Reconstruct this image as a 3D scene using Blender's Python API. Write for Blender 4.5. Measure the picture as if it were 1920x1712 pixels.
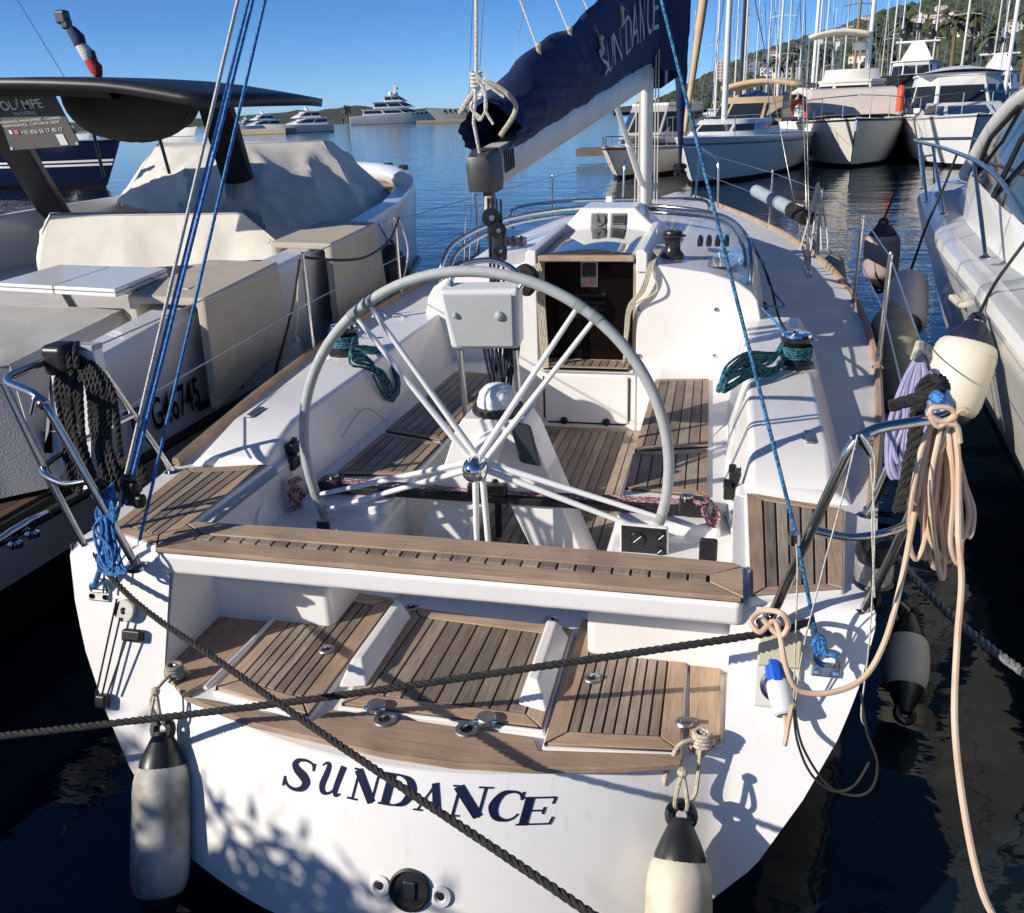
import bpy, bmesh, math, random
from mathutils import Vector as V, Matrix, noise
random.seed(11)
SC = bpy.context.scene
for o in list(bpy.data.objects): bpy.data.objects.remove(o)
R = math.radians
# ------------------------------------------------------------------ camera
# world: +Y = heading of the moored yacht, +X = its starboard side, z = 0 the water
FPX = 1680.0; PITCH, YAW, ROLL = R(20.95), R(14.2), R(-2.14); EYE = V((.855, 0, 2.3))
_f = V((-math.sin(YAW)*math.cos(PITCH), math.cos(YAW)*math.cos(PITCH), -math.sin(PITCH)))
_r = V((math.cos(YAW), math.sin(YAW), 0)); _u = _r.cross(_f)
_r, _u = _r*math.cos(ROLL)+_u*math.sin(ROLL), _u*math.cos(ROLL)-_r*math.sin(ROLL)
cd = bpy.data.cameras.new('camera'); cam = bpy.data.objects.new('camera', cd); SC.collection.objects.link(cam)
cd.sensor_fit = 'HORIZONTAL'; cd.sensor_width = 36; cd.lens = 36*FPX/1920
cd.clip_start = .05; cd.clip_end = 20000
cam.matrix_world = Matrix(((_r.x,_u.x,-_f.x,EYE.x),(_r.y,_u.y,-_f.y,EYE.y),(_r.z,_u.z,-_f.z,EYE.z),(0,0,0,1)))
SC.camera = cam
# ------------------------------------------------------------------ sky and sun
SUN_AZ, SUN_EL = R(53), R(25)         # direction the light travels: from the port quarter, forward to starboard
sd = V((math.sin(SUN_AZ)*math.cos(SUN_EL), math.cos(SUN_AZ)*math.cos(SUN_EL), -math.sin(SUN_EL)))
W = bpy.data.worlds.new('World'); SC.world = W; W.use_nodes = True
nt = W.node_tree; bg = nt.nodes['Background']
sky = nt.nodes.new('ShaderNodeTexSky'); sky.sky_type = 'NISHITA'; sky.sun_disc = False
sky.sun_elevation = SUN_EL; sky.sun_rotation = SUN_AZ+math.pi
sky.altitude = 0; sky.air_density = .45; sky.dust_density = .25; sky.ozone_density = 5
hs = nt.nodes.new('ShaderNodeHueSaturation'); hs.inputs['Saturation'].default_value = 1.12
nt.links.new(sky.outputs[0], hs.inputs['Color']); nt.links.new(hs.outputs[0], bg.inputs[0]); bg.inputs[1].default_value = .13
sl = bpy.data.lights.new('sun', 'SUN'); sl.energy = 5.0; sl.angle = R(.53); sl.color = (1, .93, .83)
so = bpy.data.objects.new('sun', sl); SC.collection.objects.link(so)
so.rotation_euler = sd.to_track_quat('-Z', 'Y').to_euler(); so.location = (-20, -15, 20)
SC.view_settings.view_transform = 'Standard'; SC.view_settings.look = 'None'
SC.view_settings.exposure = .15; SC.view_settings.gamma = 1; SC.view_settings.use_curve_mapping = False
# ------------------------------------------------------------------ helpers
def pix(a, b, x=None, y=None, z=None, d=None):
    """world point seen at photo pixel (a, b) on the plane x=, y= or z= (or at depth d)"""
    D = _f + _r*((a-960)/FPX) - _u*((b-856)/FPX)
    if x is not None: t = (x-EYE.x)/D.x
    elif y is not None: t = (y-EYE.y)/D.y
    elif z is not None: t = (z-EYE.z)/D.z
    else: t = d
    return EYE + D*t
def PZ(z, *pts): return [pix(a, b, z=z) for a, b in pts]
def PY(y, *pts): return [pix(a, b, y=y) for a, b in pts]
def lerp(a, b, t): return a+(b-a)*t
def interp(tab, t):
    if t <= tab[0][0]: return tab[0][1]
    for (a, p), (b, q) in zip(tab, tab[1:]):
        if t <= b: return p+(q-p)*(t-a)/(b-a)
    return tab[-1][1]
def spline(pts, n=8, closed=False):
    P = [V(p) for p in pts]; L = len(P); out = []
    if L < 3: return [P[0].lerp(P[1], i/n) for i in range(n+1)]
    for i in range(L if closed else L-1):
        if closed: a, b, c, e = P[i-1], P[i], P[(i+1) % L], P[(i+2) % L]
        else: a, b, c, e = P[max(i-1, 0)], P[i], P[i+1], P[min(i+2, L-1)]
        for k in range(n):
            t = k/n
            out.append(.5*((2*b)+(c-a)*t+(2*a-5*b+4*c-e)*t*t+(3*b-a-3*c+e)*t**3))
    if not closed: out.append(P[-1])
    return out
def bend(pts, rad=.06, n=5):
    """polyline with rounded corners, like a bent tube"""
    P = [V(p) for p in pts]; out = [P[0]]
    for a, b, c in zip(P, P[1:], P[2:]):
        u, w = (a-b), (c-b); r = min(rad, u.length*.45, w.length*.45); s, e = b+u.normalized()*r, b+w.normalized()*r
        for i in range(n+1):
            t = i/n; out.append(s*(1-t)**2+b*2*t*(1-t)+e*t*t)
    return out+[P[-1]]
def resample(pts, step):
    out = [pts[0]]; acc = 0; last = pts[0]
    for p in pts[1:]:
        d = (p-last).length
        while acc+d >= step:
            t = (step-acc)/d; last = last.lerp(p, t); out.append(last.copy()); d = (p-last).length; acc = 0
        acc += d; last = p
    out.append(pts[-1]); return out
class MB:
    def __init__(s): s.v = []; s.f = []
    def add(s, vs, fs):
        k = len(s.v); s.v += [tuple(p) for p in vs]; s.f += [[i+k for i in f] for f in fs]; return s
    def box(s, a, b):
        (x0,y0,z0),(x1,y1,z1) = a, b
        return s.add([(x0,y0,z0),(x1,y0,z0),(x1,y1,z0),(x0,y1,z0),(x0,y0,z1),(x1,y0,z1),(x1,y1,z1),(x0,y1,z1)],
                     [[3,2,1,0],[4,5,6,7],[0,1,5,4],[1,2,6,5],[2,3,7,6],[3,0,4,7]])
    def obox(s, c, ex, ey, ez):
        c, ex, ey, ez = V(c), V(ex), V(ey), V(ez)
        vs = [c+ex*i+ey*j+ez*k for k in (-.5,.5) for i, j in ((-.5,-.5),(.5,-.5),(.5,.5),(-.5,.5))]
        return s.add(vs, [[3,2,1,0],[4,5,6,7],[0,1,5,4],[1,2,6,5],[2,3,7,6],[3,0,4,7]])
    def prism(s, poly, off):
        off = V(off); n = len(poly); P = [V(p) for p in poly]
        nn = V((0,0,0))
        for i in range(n): nn += (P[i]-P[0]).cross(P[(i+1) % n]-P[0])
        if nn.dot(off) < 0: P.reverse()
        return s.add(P+[p+off for p in P], [list(range(n))[::-1], list(range(n, 2*n))]+[[i,(i+1) % n,n+(i+1) % n,n+i] for i in range(n)])
    def loft(s, rings, closed=True, caps=True, flip=False):
        n = len(rings[0]); vs = [p for r in rings for p in r]; fs = []
        for j in range(len(rings)-1):
            for i in range(n if closed else n-1):
                q = [j*n+i, j*n+(i+1) % n, (j+1)*n+(i+1) % n, (j+1)*n+i]; fs.append(q[::-1] if flip else q)
        if caps and closed:
            a = list(range(n)); b = [(len(rings)-1)*n+i for i in range(n)]
            fs += [a, b[::-1]] if flip else [a[::-1], b]
        return s.add(vs, fs)
    def tube(s, pts, r, n=8, caps=True, closed=False):
        P = [V(p) for p in pts]; L = len(P); rr = r if isinstance(r, (list, tuple)) else [r]*L
        T = []
        for i in range(L):
            a = P[i-1] if (i or closed) else P[0]; b = P[(i+1) % L] if (i < L-1 or closed) else P[-1]
            t = b-a; T.append(t.normalized() if t.length > 1e-9 else V((0,0,1)))
        up = V((0,0,1)) if abs(T[0].z) < .9 else V((1,0,0)); N = T[0].cross(up).normalized(); rings = []
        for i in range(L):
            N = (N-T[i]*N.dot(T[i]));  N = N.normalized() if N.length > 1e-6 else T[i].orthogonal().normalized()
            B = T[i].cross(N)
            rings.append([P[i]+(N*math.cos(2*math.pi*k/n)+B*math.sin(2*math.pi*k/n))*rr[i] for k in range(n)])
        if closed: rings.append(rings[0])
        return s.loft(rings, caps=caps and not closed)
    def twist(s, pts, r, pitch=None, strands=3, n=6, step=None):
        pitch = pitch or r*7; step = step or pitch/8
        P = resample([V(p) for p in pts], step); N = None; F = []
        for i in range(len(P)):
            t = (P[min(i+1, len(P)-1)]-P[max(i-1, 0)]).normalized()
            if N is None: N = t.orthogonal().normalized()
            N = (N-t*N.dot(t)).normalized(); F.append((N.copy(), t.cross(N)))
        for k in range(strands):
            q = []
            for i, p in enumerate(P):
                a = 2*math.pi*(i*step/pitch+k/strands); q.append(p+(F[i][0]*math.cos(a)+F[i][1]*math.sin(a))*r*.52)
            s.tube(q, r*.56, n)
        return s
    def lathe(s, prof, o, ax=(0,0,1), n=24):
        o, ax = V(o), V(ax).normalized(); N = ax.orthogonal().normalized(); B = ax.cross(N)
        return s.loft([[o+ax*h+(N*math.cos(2*math.pi*k/n)+B*math.sin(2*math.pi*k/n))*max(r, 1e-4) for k in range(n)] for r, h in prof])
    def ball(s, c, r, n=12, sc=(1,1,1)):
        c = V(c)
        return s.loft([[c+V((math.cos(2*math.pi*k/n)*math.sin(t)*r*sc[0], math.sin(2*math.pi*k/n)*math.sin(t)*r*sc[1], -math.cos(t)*r*sc[2])) for k in range(n)]
                       for t in [max(.02, min(math.pi-.02, math.pi*j/(n//2))) for j in range(n//2+1)]])
    def grid(s, nu, nv, fn, flip=False):
        vs = [fn(i/nu, j/nv) for j in range(nv+1) for i in range(nu+1)]; fs = []
        for j in range(nv):
            for i in range(nu):
                q = [j*(nu+1)+i, j*(nu+1)+i+1, (j+1)*(nu+1)+i+1, (j+1)*(nu+1)+i]; fs.append(q[::-1] if flip else q)
        return s.add(vs, fs)
    def mesh(s, name, mat, smooth=True, ang=38, weld=False):
        m = bpy.data.meshes.new(name); m.from_pydata(s.v, [], s.f); m.update()
        if weld:
            q = bmesh.new(); q.from_mesh(m); bmesh.ops.remove_doubles(q, verts=q.verts, dist=.0006); bmesh.ops.recalc_face_normals(q, faces=q.faces); q.to_mesh(m); q.free()
        if smooth:
            m.polygons.foreach_set('use_smooth', [True]*len(m.polygons)); m.set_sharp_from_angle(angle=R(ang))
        m.materials.append(mat); return m
    def build(s, name, mat, parent=None, smooth=True, bevel=0, ang=38, seg=2, solid=0, weld=False):
        return link(s.mesh(name, mat, smooth, ang, weld), name, parent, bevel, seg, solid)
def link(m, name, parent=None, bevel=0, seg=2, solid=0):
    o = bpy.data.objects.new(name, m); SC.collection.objects.link(o)
    if parent is not None:
        o.parent = parent
        if parent.type == 'EMPTY': o.matrix_parent_inverse = Matrix.Translation(-parent.location)
    if solid:
        md = o.modifiers.new('s', 'SOLIDIFY'); md.thickness = solid; md.offset = -1
    if bevel:
        md = o.modifiers.new('b', 'BEVEL'); md.width = bevel; md.segments = seg; md.limit_method = 'ANGLE'; md.angle_limit = R(35)
        md.harden_normals = True
    return o
def tag(o, label, cat, group=None):
    o['label'] = label; o['category'] = cat
    if group: o['group'] = group
    return o
def thing(name, label, cat, loc, group=None):
    o = bpy.data.objects.new(name, None); SC.collection.objects.link(o); o.location = loc; o.empty_display_size = .1
    return tag(o, label, cat, group)
def struct(o): o['kind'] = 'structure'; return o
def text_mesh(txt, size=1, extrude=.001, shear=0, align='CENTER', space=1.0, bold=0, res=4):
    c = bpy.data.curves.new('lettering', 'FONT'); c.body = txt; c.size = size; c.extrude = extrude; c.shear = shear
    c.align_x = align; c.align_y = 'CENTER'; c.space_character = space; c.offset = bold; c.resolution_u = res
    o = bpy.data.objects.new('lettering', c); SC.collection.objects.link(o)
    dg = bpy.context.evaluated_depsgraph_get(); m = bpy.data.meshes.new_from_object(o.evaluated_get(dg))
    bpy.data.objects.remove(o); bpy.data.curves.remove(c); return m
def text_on(name, txt, mat, parent, o, ex, ey, size, fn=None, **k):
    """lettering laid on the frame o + ex*x + ey*y (unit vectors), fn bends it on a surface"""
    m = text_mesh(txt, size, **k); ex, ey = V(ex).normalized(), V(ey).normalized(); ez = ex.cross(ey)
    for v in m.vertices:
        c = v.co.copy(); v.co = fn(c) if fn else V(o)+ex*c.x+ey*c.y+ez*c.z
    m.materials.clear(); m.materials.append(mat); return link(m, name, parent)
# ------------------------------------------------------------------ materials
def nodes(name):
    m = bpy.data.materials.new(name); m.use_nodes = True; t = m.node_tree
    return m, t, t.nodes['Principled BSDF'], t.nodes.new, t.links.new
def M(name, col, rough=.5, metal=0, col2=None, scale=6, detail=4, lo=.35, hi=.7, bump=0, bscale=60, coat=0, spec=.5, stretch=(1,1,1), alpha=1, trans=0, rvar=0):
    m, t, b, N, L = nodes(name)
    b.inputs['Base Color'].default_value = (*col, 1); b.inputs['Roughness'].default_value = rough
    b.inputs['Metallic'].default_value = metal; b.inputs['Coat Weight'].default_value = coat
    b.inputs['Specular IOR Level'].default_value = spec; b.inputs['Alpha'].default_value = alpha; b.inputs['Transmission Weight'].default_value = trans
    if col2 or bump:
        tc = N('ShaderNodeTexCoord'); mp = N('ShaderNodeMapping'); L(tc.outputs['Object'], mp.inputs[0]); mp.inputs['Scale'].default_value = stretch
    if col2:
        n = N('ShaderNodeTexNoise'); n.inputs['Scale'].default_value = scale; n.inputs['Detail'].default_value = detail; L(mp.outputs[0], n.inputs[0])
        r = N('ShaderNodeValToRGB'); r.color_ramp.elements[0].position = lo; r.color_ramp.elements[1].position = hi
        r.color_ramp.elements[0].color = (*col, 1); r.color_ramp.elements[1].color = (*col2, 1)
        L(n.outputs[0], r.inputs[0]); L(r.outputs[0], b.inputs['Base Color'])
        if rvar:
            q = N('ShaderNodeMapRange'); q.inputs[3].default_value = max(.02, rough-rvar); q.inputs[4].default_value = rough+rvar
            L(n.outputs[0], q.inputs[0]); L(q.outputs[0], b.inputs['Roughness'])
    if bump:
        n2 = N('ShaderNodeTexNoise'); n2.inputs['Scale'].default_value = bscale; n2.inputs['Detail'].default_value = 3; L(mp.outputs[0], n2.inputs[0])
        bp = N('ShaderNodeBump'); bp.inputs['Strength'].default_value = bump; bp.inputs['Distance'].default_value = .01
        L(n2.outputs[0], bp.inputs['Height']); L(bp.outputs[0], b.inputs['Normal'])
    return m
def teak(name, axis, c0, c1, c2, rnd=.35):
    m, t, b, N, L = nodes(name); b.inputs['Roughness'].default_value = .68; b.inputs['Specular IOR Level'].default_value = .3
    tc = N('ShaderNodeTexCoord'); oi = N('ShaderNodeObjectInfo'); ad = N('ShaderNodeVectorMath'); ad.operation = 'ADD'
    sc = N('ShaderNodeVectorMath'); sc.operation = 'SCALE'; cb = N('ShaderNodeCombineXYZ')
    for i in range(3): L(oi.outputs['Random'], cb.inputs[i])
    L(cb.outputs[0], sc.inputs[0]); sc.inputs['Scale'].default_value = 37
    L(tc.outputs['Object'], ad.inputs[0]); L(sc.outputs[0], ad.inputs[1])
    mp = N('ShaderNodeMapping'); L(ad.outputs[0], mp.inputs[0])
    mp.inputs['Scale'].default_value = (4, 70, 70) if axis == 'x' else (70, 4, 70)
    n = N('ShaderNodeTexNoise'); n.inputs['Scale'].default_value = 1.6; n.inputs['Detail'].default_value = 6; n.inputs['Roughness'].default_value = .65; L(mp.outputs[0], n.inputs[0])
    r = N('ShaderNodeValToRGB'); e = r.color_ramp.elements; e[0].position = .28; e[0].color = (*c0, 1); e[1].position = .72; e[1].color = (*c2, 1)
    k = e.new(.5); k.color = (*c1, 1); L(n.outputs[0], r.inputs[0])
    hs = N('ShaderNodeHueSaturation'); mr = N('ShaderNodeMapRange'); mr.inputs[3].default_value = 1-rnd*.6; mr.inputs[4].default_value = 1+rnd*.6
    L(oi.outputs['Random'], mr.inputs[0]); L(mr.outputs[0], hs.inputs['Value']); L(r.outputs[0], hs.inputs['Color'])
    n3 = N('ShaderNodeTexNoise'); n3.inputs['Scale'].default_value = 5; n3.inputs['Detail'].default_value = 3; L(tc.outputs['Object'], n3.inputs[0])
    mx = N('ShaderNodeMix'); mx.data_type = 'RGBA'; mx.blend_type = 'MULTIPLY'; mx.inputs[0].default_value = .75
    r3 = N('ShaderNodeValToRGB'); r3.color_ramp.elements[0].position = .3; r3.color_ramp.elements[0].color = (.62,.62,.64,1); r3.color_ramp.elements[1].position = .6; r3.color_ramp.elements[1].color = (1,1,1,1)
    L(n3.outputs[0], r3.inputs[0]); L(hs.outputs[0], mx.inputs[6]); L(r3.outputs[0], mx.inputs[7]); L(mx.outputs[2], b.inputs['Base Color'])
    bp = N('ShaderNodeBump'); bp.inputs['Strength'].default_value = .35; bp.inputs['Distance'].default_value = .004; L(n.outputs[0], bp.inputs['Height']); L(bp.outputs[0], b.inputs['Normal'])
    return m
def flecked(name, c0, c1, scale=140, thr=.5, rough=.75):
    m, t, b, N, L = nodes(name); b.inputs['Roughness'].default_value = rough
    tc = N('ShaderNodeTexCoord'); v = N('ShaderNodeTexVoronoi'); v.inputs['Scale'].default_value = scale; L(tc.outputs['Object'], v.inputs[0])
    sp = N('ShaderNodeSeparateColor'); L(v.outputs['Color'], sp.inputs[0])
    r = N('ShaderNodeValToRGB'); r.color_ramp.interpolation = 'CONSTANT'; r.color_ramp.elements[0].color = (*c0, 1); r.color_ramp.elements[1].position = thr; r.color_ramp.elements[1].color = (*c1, 1)
    L(sp.outputs[0], r.inputs[0]); L(r.outputs[0], b.inputs['Base Color'])
    bp = N('ShaderNodeBump'); bp.inputs['Strength'].default_value = .5; bp.inputs['Distance'].default_value = .003; L(v.outputs['Distance'], bp.inputs['Height']); L(bp.outputs[0], b.inputs['Normal'])
    return m
def gelcoat(name, col, dirt=(.50,.46,.40), amt=.5):
    """white moulding with faint blotches, run marks and scuffs"""
    m, t, b, N, L = nodes(name); b.inputs['Roughness'].default_value = .3; b.inputs['Coat Weight'].default_value = .35
    tc = N('ShaderNodeTexCoord'); prev = None
    for sc, st, lo, hi, k in ((1.7,(1,1,1),.48,.95,.45), (9,(3,3,.35),.60,.88,.50), (55,(1,1,1),.66,.80,.30), (20,(.25,3,2),.70,.80,.45)):
        mp = N('ShaderNodeMapping'); mp.inputs['Scale'].default_value = st; L(tc.outputs['Object'], mp.inputs[0])
        n = N('ShaderNodeTexNoise'); n.inputs['Scale'].default_value = sc; n.inputs['Detail'].default_value = 6; n.inputs['Roughness'].default_value = .6; L(mp.outputs[0], n.inputs[0])
        mr = N('ShaderNodeMapRange'); mr.inputs[1].default_value = lo; mr.inputs[2].default_value = hi; mr.inputs[3].default_value = 0; mr.inputs[4].default_value = k*amt; L(n.outputs[0], mr.inputs[0])
        mx = N('ShaderNodeMix'); mx.data_type = 'RGBA'; L(mr.outputs[0], mx.inputs[0]); mx.inputs[7].default_value = (*dirt, 1)
        if prev: L(prev.outputs[2], mx.inputs[6])
        else: mx.inputs[6].default_value = (*col, 1)
        prev = mx
    L(prev.outputs[2], b.inputs['Base Color'])
    n = N('ShaderNodeTexNoise'); n.inputs['Scale'].default_value = 14; n.inputs['Detail'].default_value = 5; L(tc.outputs['Object'], n.inputs[0])
    mr = N('ShaderNodeMapRange'); mr.inputs[3].default_value = .2; mr.inputs[4].default_value = .46; L(n.outputs[0], mr.inputs[0]); L(mr.outputs[0], b.inputs['Roughness'])
    bp = N('ShaderNodeBump'); bp.inputs['Strength'].default_value = .03; bp.inputs['Distance'].default_value = .01; L(n.outputs[0], bp.inputs['Height']); L(bp.outputs[0], b.inputs['Normal'])
    return m
GEL = gelcoat('gelcoat', (.82,.80,.775), amt=.85)
DECK = M('nonskid_deck', (.70,.69,.67), .55, col2=(.62,.61,.6), scale=3, detail=6, bump=.25, bscale=420)
NAVY = M('navy_hull', (.006,.010,.035), .12, coat=.6)
STEEL = M('stainless_steel', (.60,.59,.57), .2, 1, col2=(.48,.47,.46), scale=30, rvar=.06)
STEELB = M('brushed_steel', (.46,.45,.43), .42, 1, col2=(.36,.35,.34), scale=40)
CHROME = M('chrome', (.75,.75,.76), .05, 1)
BLACK = M('black_plastic', (.012,.012,.014), .38, col2=(.022,.022,.024), scale=20)
RUBBER = M('caulking_rubber', (.010,.010,.010), .7)
GREYP = M('grey_plastic', (.40,.41,.40), .5, col2=(.35,.36,.36), scale=8, bump=.05, bscale=300)
LEATHER = M('grey_wheel_leather', (.43,.45,.44), .55, col2=(.36,.38,.37), scale=25, bump=.25, bscale=350)
WHITEP = M('white_paint', (.78,.78,.76), .28, coat=.3)
ALU = M('painted_aluminium', (.66,.65,.62), .38, col2=(.56,.55,.52), scale=5, detail=5, metal=.15)
TEAKY = teak('teak_slat', 'y', (.20,.155,.118), (.305,.243,.19), (.40,.325,.26), .6)
TEAKX = teak('teak_slat_across', 'x', (.20,.155,.118), (.305,.243,.19), (.40,.325,.26), .6)
TEAKMY = teak('teak_margin', 'y', (.33,.225,.15), (.44,.31,.21), (.50,.365,.26), .3)
TEAKMX = teak('teak_margin_across', 'x', (.33,.225,.15), (.44,.31,.21), (.50,.365,.26), .3)
NAVYCLOTH = M('navy_canvas', (.008,.018,.075), .8, col2=(.012,.026,.10), scale=3, detail=5, bump=.35, bscale=260)
SMOKED = M('smoked_acrylic', (.006,.004,.004), .12, spec=.22)

def cloth(faces, verts, cuts=7, amp=.02, scale=3, seed=0, smooth=.5, ridge=0, ztop=None):
    """a tarpaulin: flat facets subdivided, softened and wrinkled"""
    q = bmesh.new(); vs = [q.verts.new(v) for v in verts]
    for f in faces: q.faces.new([vs[i] for i in f])
    bmesh.ops.recalc_face_normals(q, faces=q.faces)
    bmesh.ops.triangulate(q, faces=[f for f in q.faces if len(f.verts) > 4])
    bmesh.ops.subdivide_edges(q, edges=q.edges[:], cuts=cuts, use_grid_fill=True)
    for _ in range(2): bmesh.ops.smooth_vert(q, verts=[v for v in q.verts if not v.is_boundary], factor=smooth, use_axis_x=True, use_axis_y=True, use_axis_z=True)
    q.normal_update(); off = V((seed*7.3, seed*3.1, seed))
    for v in q.verts:
        c = v.co*scale+off; w = V((noise.noise(c*.35), noise.noise(c*.35+V((5,1,2))), 0))*1.2
        d = noise.noise(c*.45)*1.2
        f1 = noise.noise(V((c.x*1.5+c.y*.5, c.y*1.5, c.z*.30))+w); f2 = noise.noise(V((c.x*2.9, c.y*2.9, c.z*.5+c.x*.6))+w*1.5+V((3,8,1)))
        fade = min(1, max(0, (ztop-v.co.z)/.22)) if ztop else 1
        v.co += v.normal*amp*fade*(d*.6+ridge*((1-min(1, abs(f1)*2.2))**2*1.6+(1-min(1, abs(f2)*4))**2*.12))
    m = bpy.data.meshes.new('cloth'); q.to_mesh(m); q.free()
    m.polygons.foreach_set('use_smooth', [True]*len(m.polygons)); m.set_sharp_from_angle(angle=R(34)); return m
def cloth_obj(name, mat, parent, *a, **k):
    m = cloth(*a, **k); m.materials.append(mat); return link(m, name, parent)
# ================================================================== the setting
wm, t, b, N, L = nodes('harbour_water')
b.inputs['Base Color'].default_value = (.004,.011,.018,1); b.inputs['Roughness'].default_value = .035; b.inputs['IOR'].default_value = 1.33
tc = N('ShaderNodeTexCoord'); prev = None
for sc, st, dist in ((.35, .35, .10), (1.6, .4, .035), (7, .3, .007)):
    mp = N('ShaderNodeMapping'); mp.inputs['Scale'].default_value = (1, 1.9, 1); mp.inputs['Rotation'].default_value = (0, 0, .5); L(tc.outputs['Object'], mp.inputs[0])
    n = N('ShaderNodeTexNoise'); n.inputs['Scale'].default_value = sc; n.inputs['Detail'].default_value = 2; L(mp.outputs[0], n.inputs[0])
    bp = N('ShaderNodeBump'); bp.inputs['Strength'].default_value = st; bp.inputs['Distance'].default_value = dist; L(n.outputs[0], bp.inputs['Height'])
    if prev: L(prev.outputs[0], bp.inputs['Normal'])
    prev = bp
L(prev.outputs[0], b.inputs['Normal'])
mb = MB(); mb.add([(-6000,-2500,0),(6000,-2500,0),(6000,9000,0),(-6000,9000,0)], [[0,1,2,3]])
struct(mb.build('water', wm, smooth=False))
# the quay the photographer stands on, behind the transom
CONC = M('quay_concrete', (.33,.31,.28), .85, col2=(.24,.23,.21), scale=4, detail=7, bump=.4, bscale=40)
mb = MB(); mb.box((-60,-30,-1.5), (60,.05,.55)); q = mb.build('quay', CONC, bevel=.03); struct(q)
# ================================================================== the sailing yacht
YT = thing('sailing_yacht', 'white and navy sailing yacht moored stern-to in the foreground, SUNDANCE on its transom', 'sailing yacht', (0, 6, 0))
def part(mb, name, mat, parent=None, **k): return mb.build(name, mat, parent or YT, **k)
def ytr(x, z): return 1.90+.26*min(1, abs(x)/.9)**2+.4*(z-.63)
OUT = [(0,.13),(.4,.135),(.72,.15),(.88,.19),(1.0,.30),(1.12,.49),(1.21,.67),(1.262,.83),(1.285,.985)]
HB = [(2.3,1.285),(3,1.38),(4,1.54),(5,1.66),(6,1.72),(7,1.74),(8,1.68),(9,1.57),(10,1.40),(11.3,1.06),(12.5,.68),(13.6,.26),(14.2,.02)]
SH = [(2.3,.985),(3,.97),(5,.96),(7,.965),(9.5,.99),(12.5,1.05),(14.2,1.10)]
# transom: columns from the hull outline up to the platform or the quarter
mb = MB(); NR = 10
def zb(x): return interp(OUT, abs(x))
def ztop(x): return max(.6, zb(x)+.004)
xs = sorted(set([-.9+1.8*i/36 for i in range(37)]+[k*(.9+.385*i/14) for i in range(15) for k in (-1, 1)]))
mb.loft([[V((x, ytr(x, z), z)) for z in [lerp(zb(x), ztop(x), i/NR) for i in range(NR+1)]] for x in xs], closed=False)
for s in (-1, 1):
    cols = []
    for i in range(15):
        x = .9+.385*i/14; c = [V((x*s, ytr(x, z), z)) for z in [lerp(ztop(x), .925, k/5) for k in range(6)]] if ztop(x) < .92 else [V((x*s, ytr(x, .95), .95))]*6
        y0 = c[-1].y; z0 = c[-1].z
        c += [V((x*s, y0+.045*(1-math.cos(a))+.02*a, z0+(.986-z0)*math.sin(a))) for a in (.4,.8,1.2,1.57)]+[V((x*s, 2.46, .987))]
        cols.append(c)
    mb.loft(cols, closed=False, flip=(s < 0))
part(mb, 'transom', GEL, ang=60, weld=True)
# topsides
rings = []
prof = [(p[0], p[1]) for p in OUT[::-1]]
rings.append([V((x, ytr(x, z)+.004, z)) for x, z in prof]+[V((-x, ytr(x, z)+.004, z)) for x, z in prof[::-1][1:]])
PX = [0,.08,.25,.42,.62,.76,.88,.97,1.0]; PXW = PX[::-1]
for y, hb in HB[1:]:
    sh = interp(SH, y); k = min(1, (y-2.3)/3)
    ring = []
    for i, (x, z) in enumerate(prof):
        wx = lerp(x/1.285, [1,.99,.965,.93,.86,.75,.58,.27,0][i], k)*hb
        wz = lerp(z, sh-(sh+.45)*[0,.13,.26,.42,.58,.72,.84,.95,1][i], k) if i else sh
        ring.append(V((wx, y, wz)))
    rings.append(ring+[V((-p.x, p.y, p.z)) for p in ring[::-1][1:]])
mb = MB(); mb.loft(rings, closed=False, flip=True); part(mb, 'hull', NAVY, ang=70)
# thin broken cove stripe under the sheer
for s in (-1, 1):
    mb = MB()
    for k in range(14):
        y0 = 2.33+k*.62; y1 = y0+.5
        q = []
        for y in (y0, (y0+y1)/2, y1):
            hb = interp(HB, y); q.append((V((s*(hb+.004), y, interp(SH, y)-.10)), V((s*(hb+.002), y, interp(SH, y)-.13))))
        for a, c in zip(q, q[1:]): mb.add([a[0], a[1], c[1], c[0]], [[0,1,2,3]])
    part(mb, 'cove_stripe', WHITEP)
# side decks, foredeck
for s in (-1, 1):
    rows = []
    ys = [2.43,2.6,2.8,3.0,3.05]+[3.2+.4*i for i in range(28)]
    for y in ys:
        hb = interp(HB, y); sh = interp(SH, y); xi = .9 if y <= 3.05 else (.98 if y < 5.4 else max(0, interp([(5.4,.8),(9,.62),(9.8,0)], y)))
        xi = min(xi, hb*.98); rows.append([V((s*lerp(hb, xi, t), y, sh+.03*math.sin(t*1.57)*min(1, (y-2.43)*.5)+.001)) for t in (0,.04,.3,.6,1)])
    mb = MB(); mb.loft(rows, closed=False, flip=(s > 0)); part(mb, 'side_deck', DECK, ang=60)
    tr = [V((s*(interp(HB, y)-.025), y, interp(SH, y)+.012)) for y in [3.05+.3*i for i in range(36)]]
    mb = MB(); rg = [[p+V((-.018*s,0,-.012)), p+V((.018*s,0,-.012)), p+V((.016*s,0,.022)), p+V((.008*s,0,.030)), p+V((-.012*s,0,.026))] for p in tr]
    mb.loft(rg, flip=(s > 0)); part(mb, 'toe_rail', TEAKMY)
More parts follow.
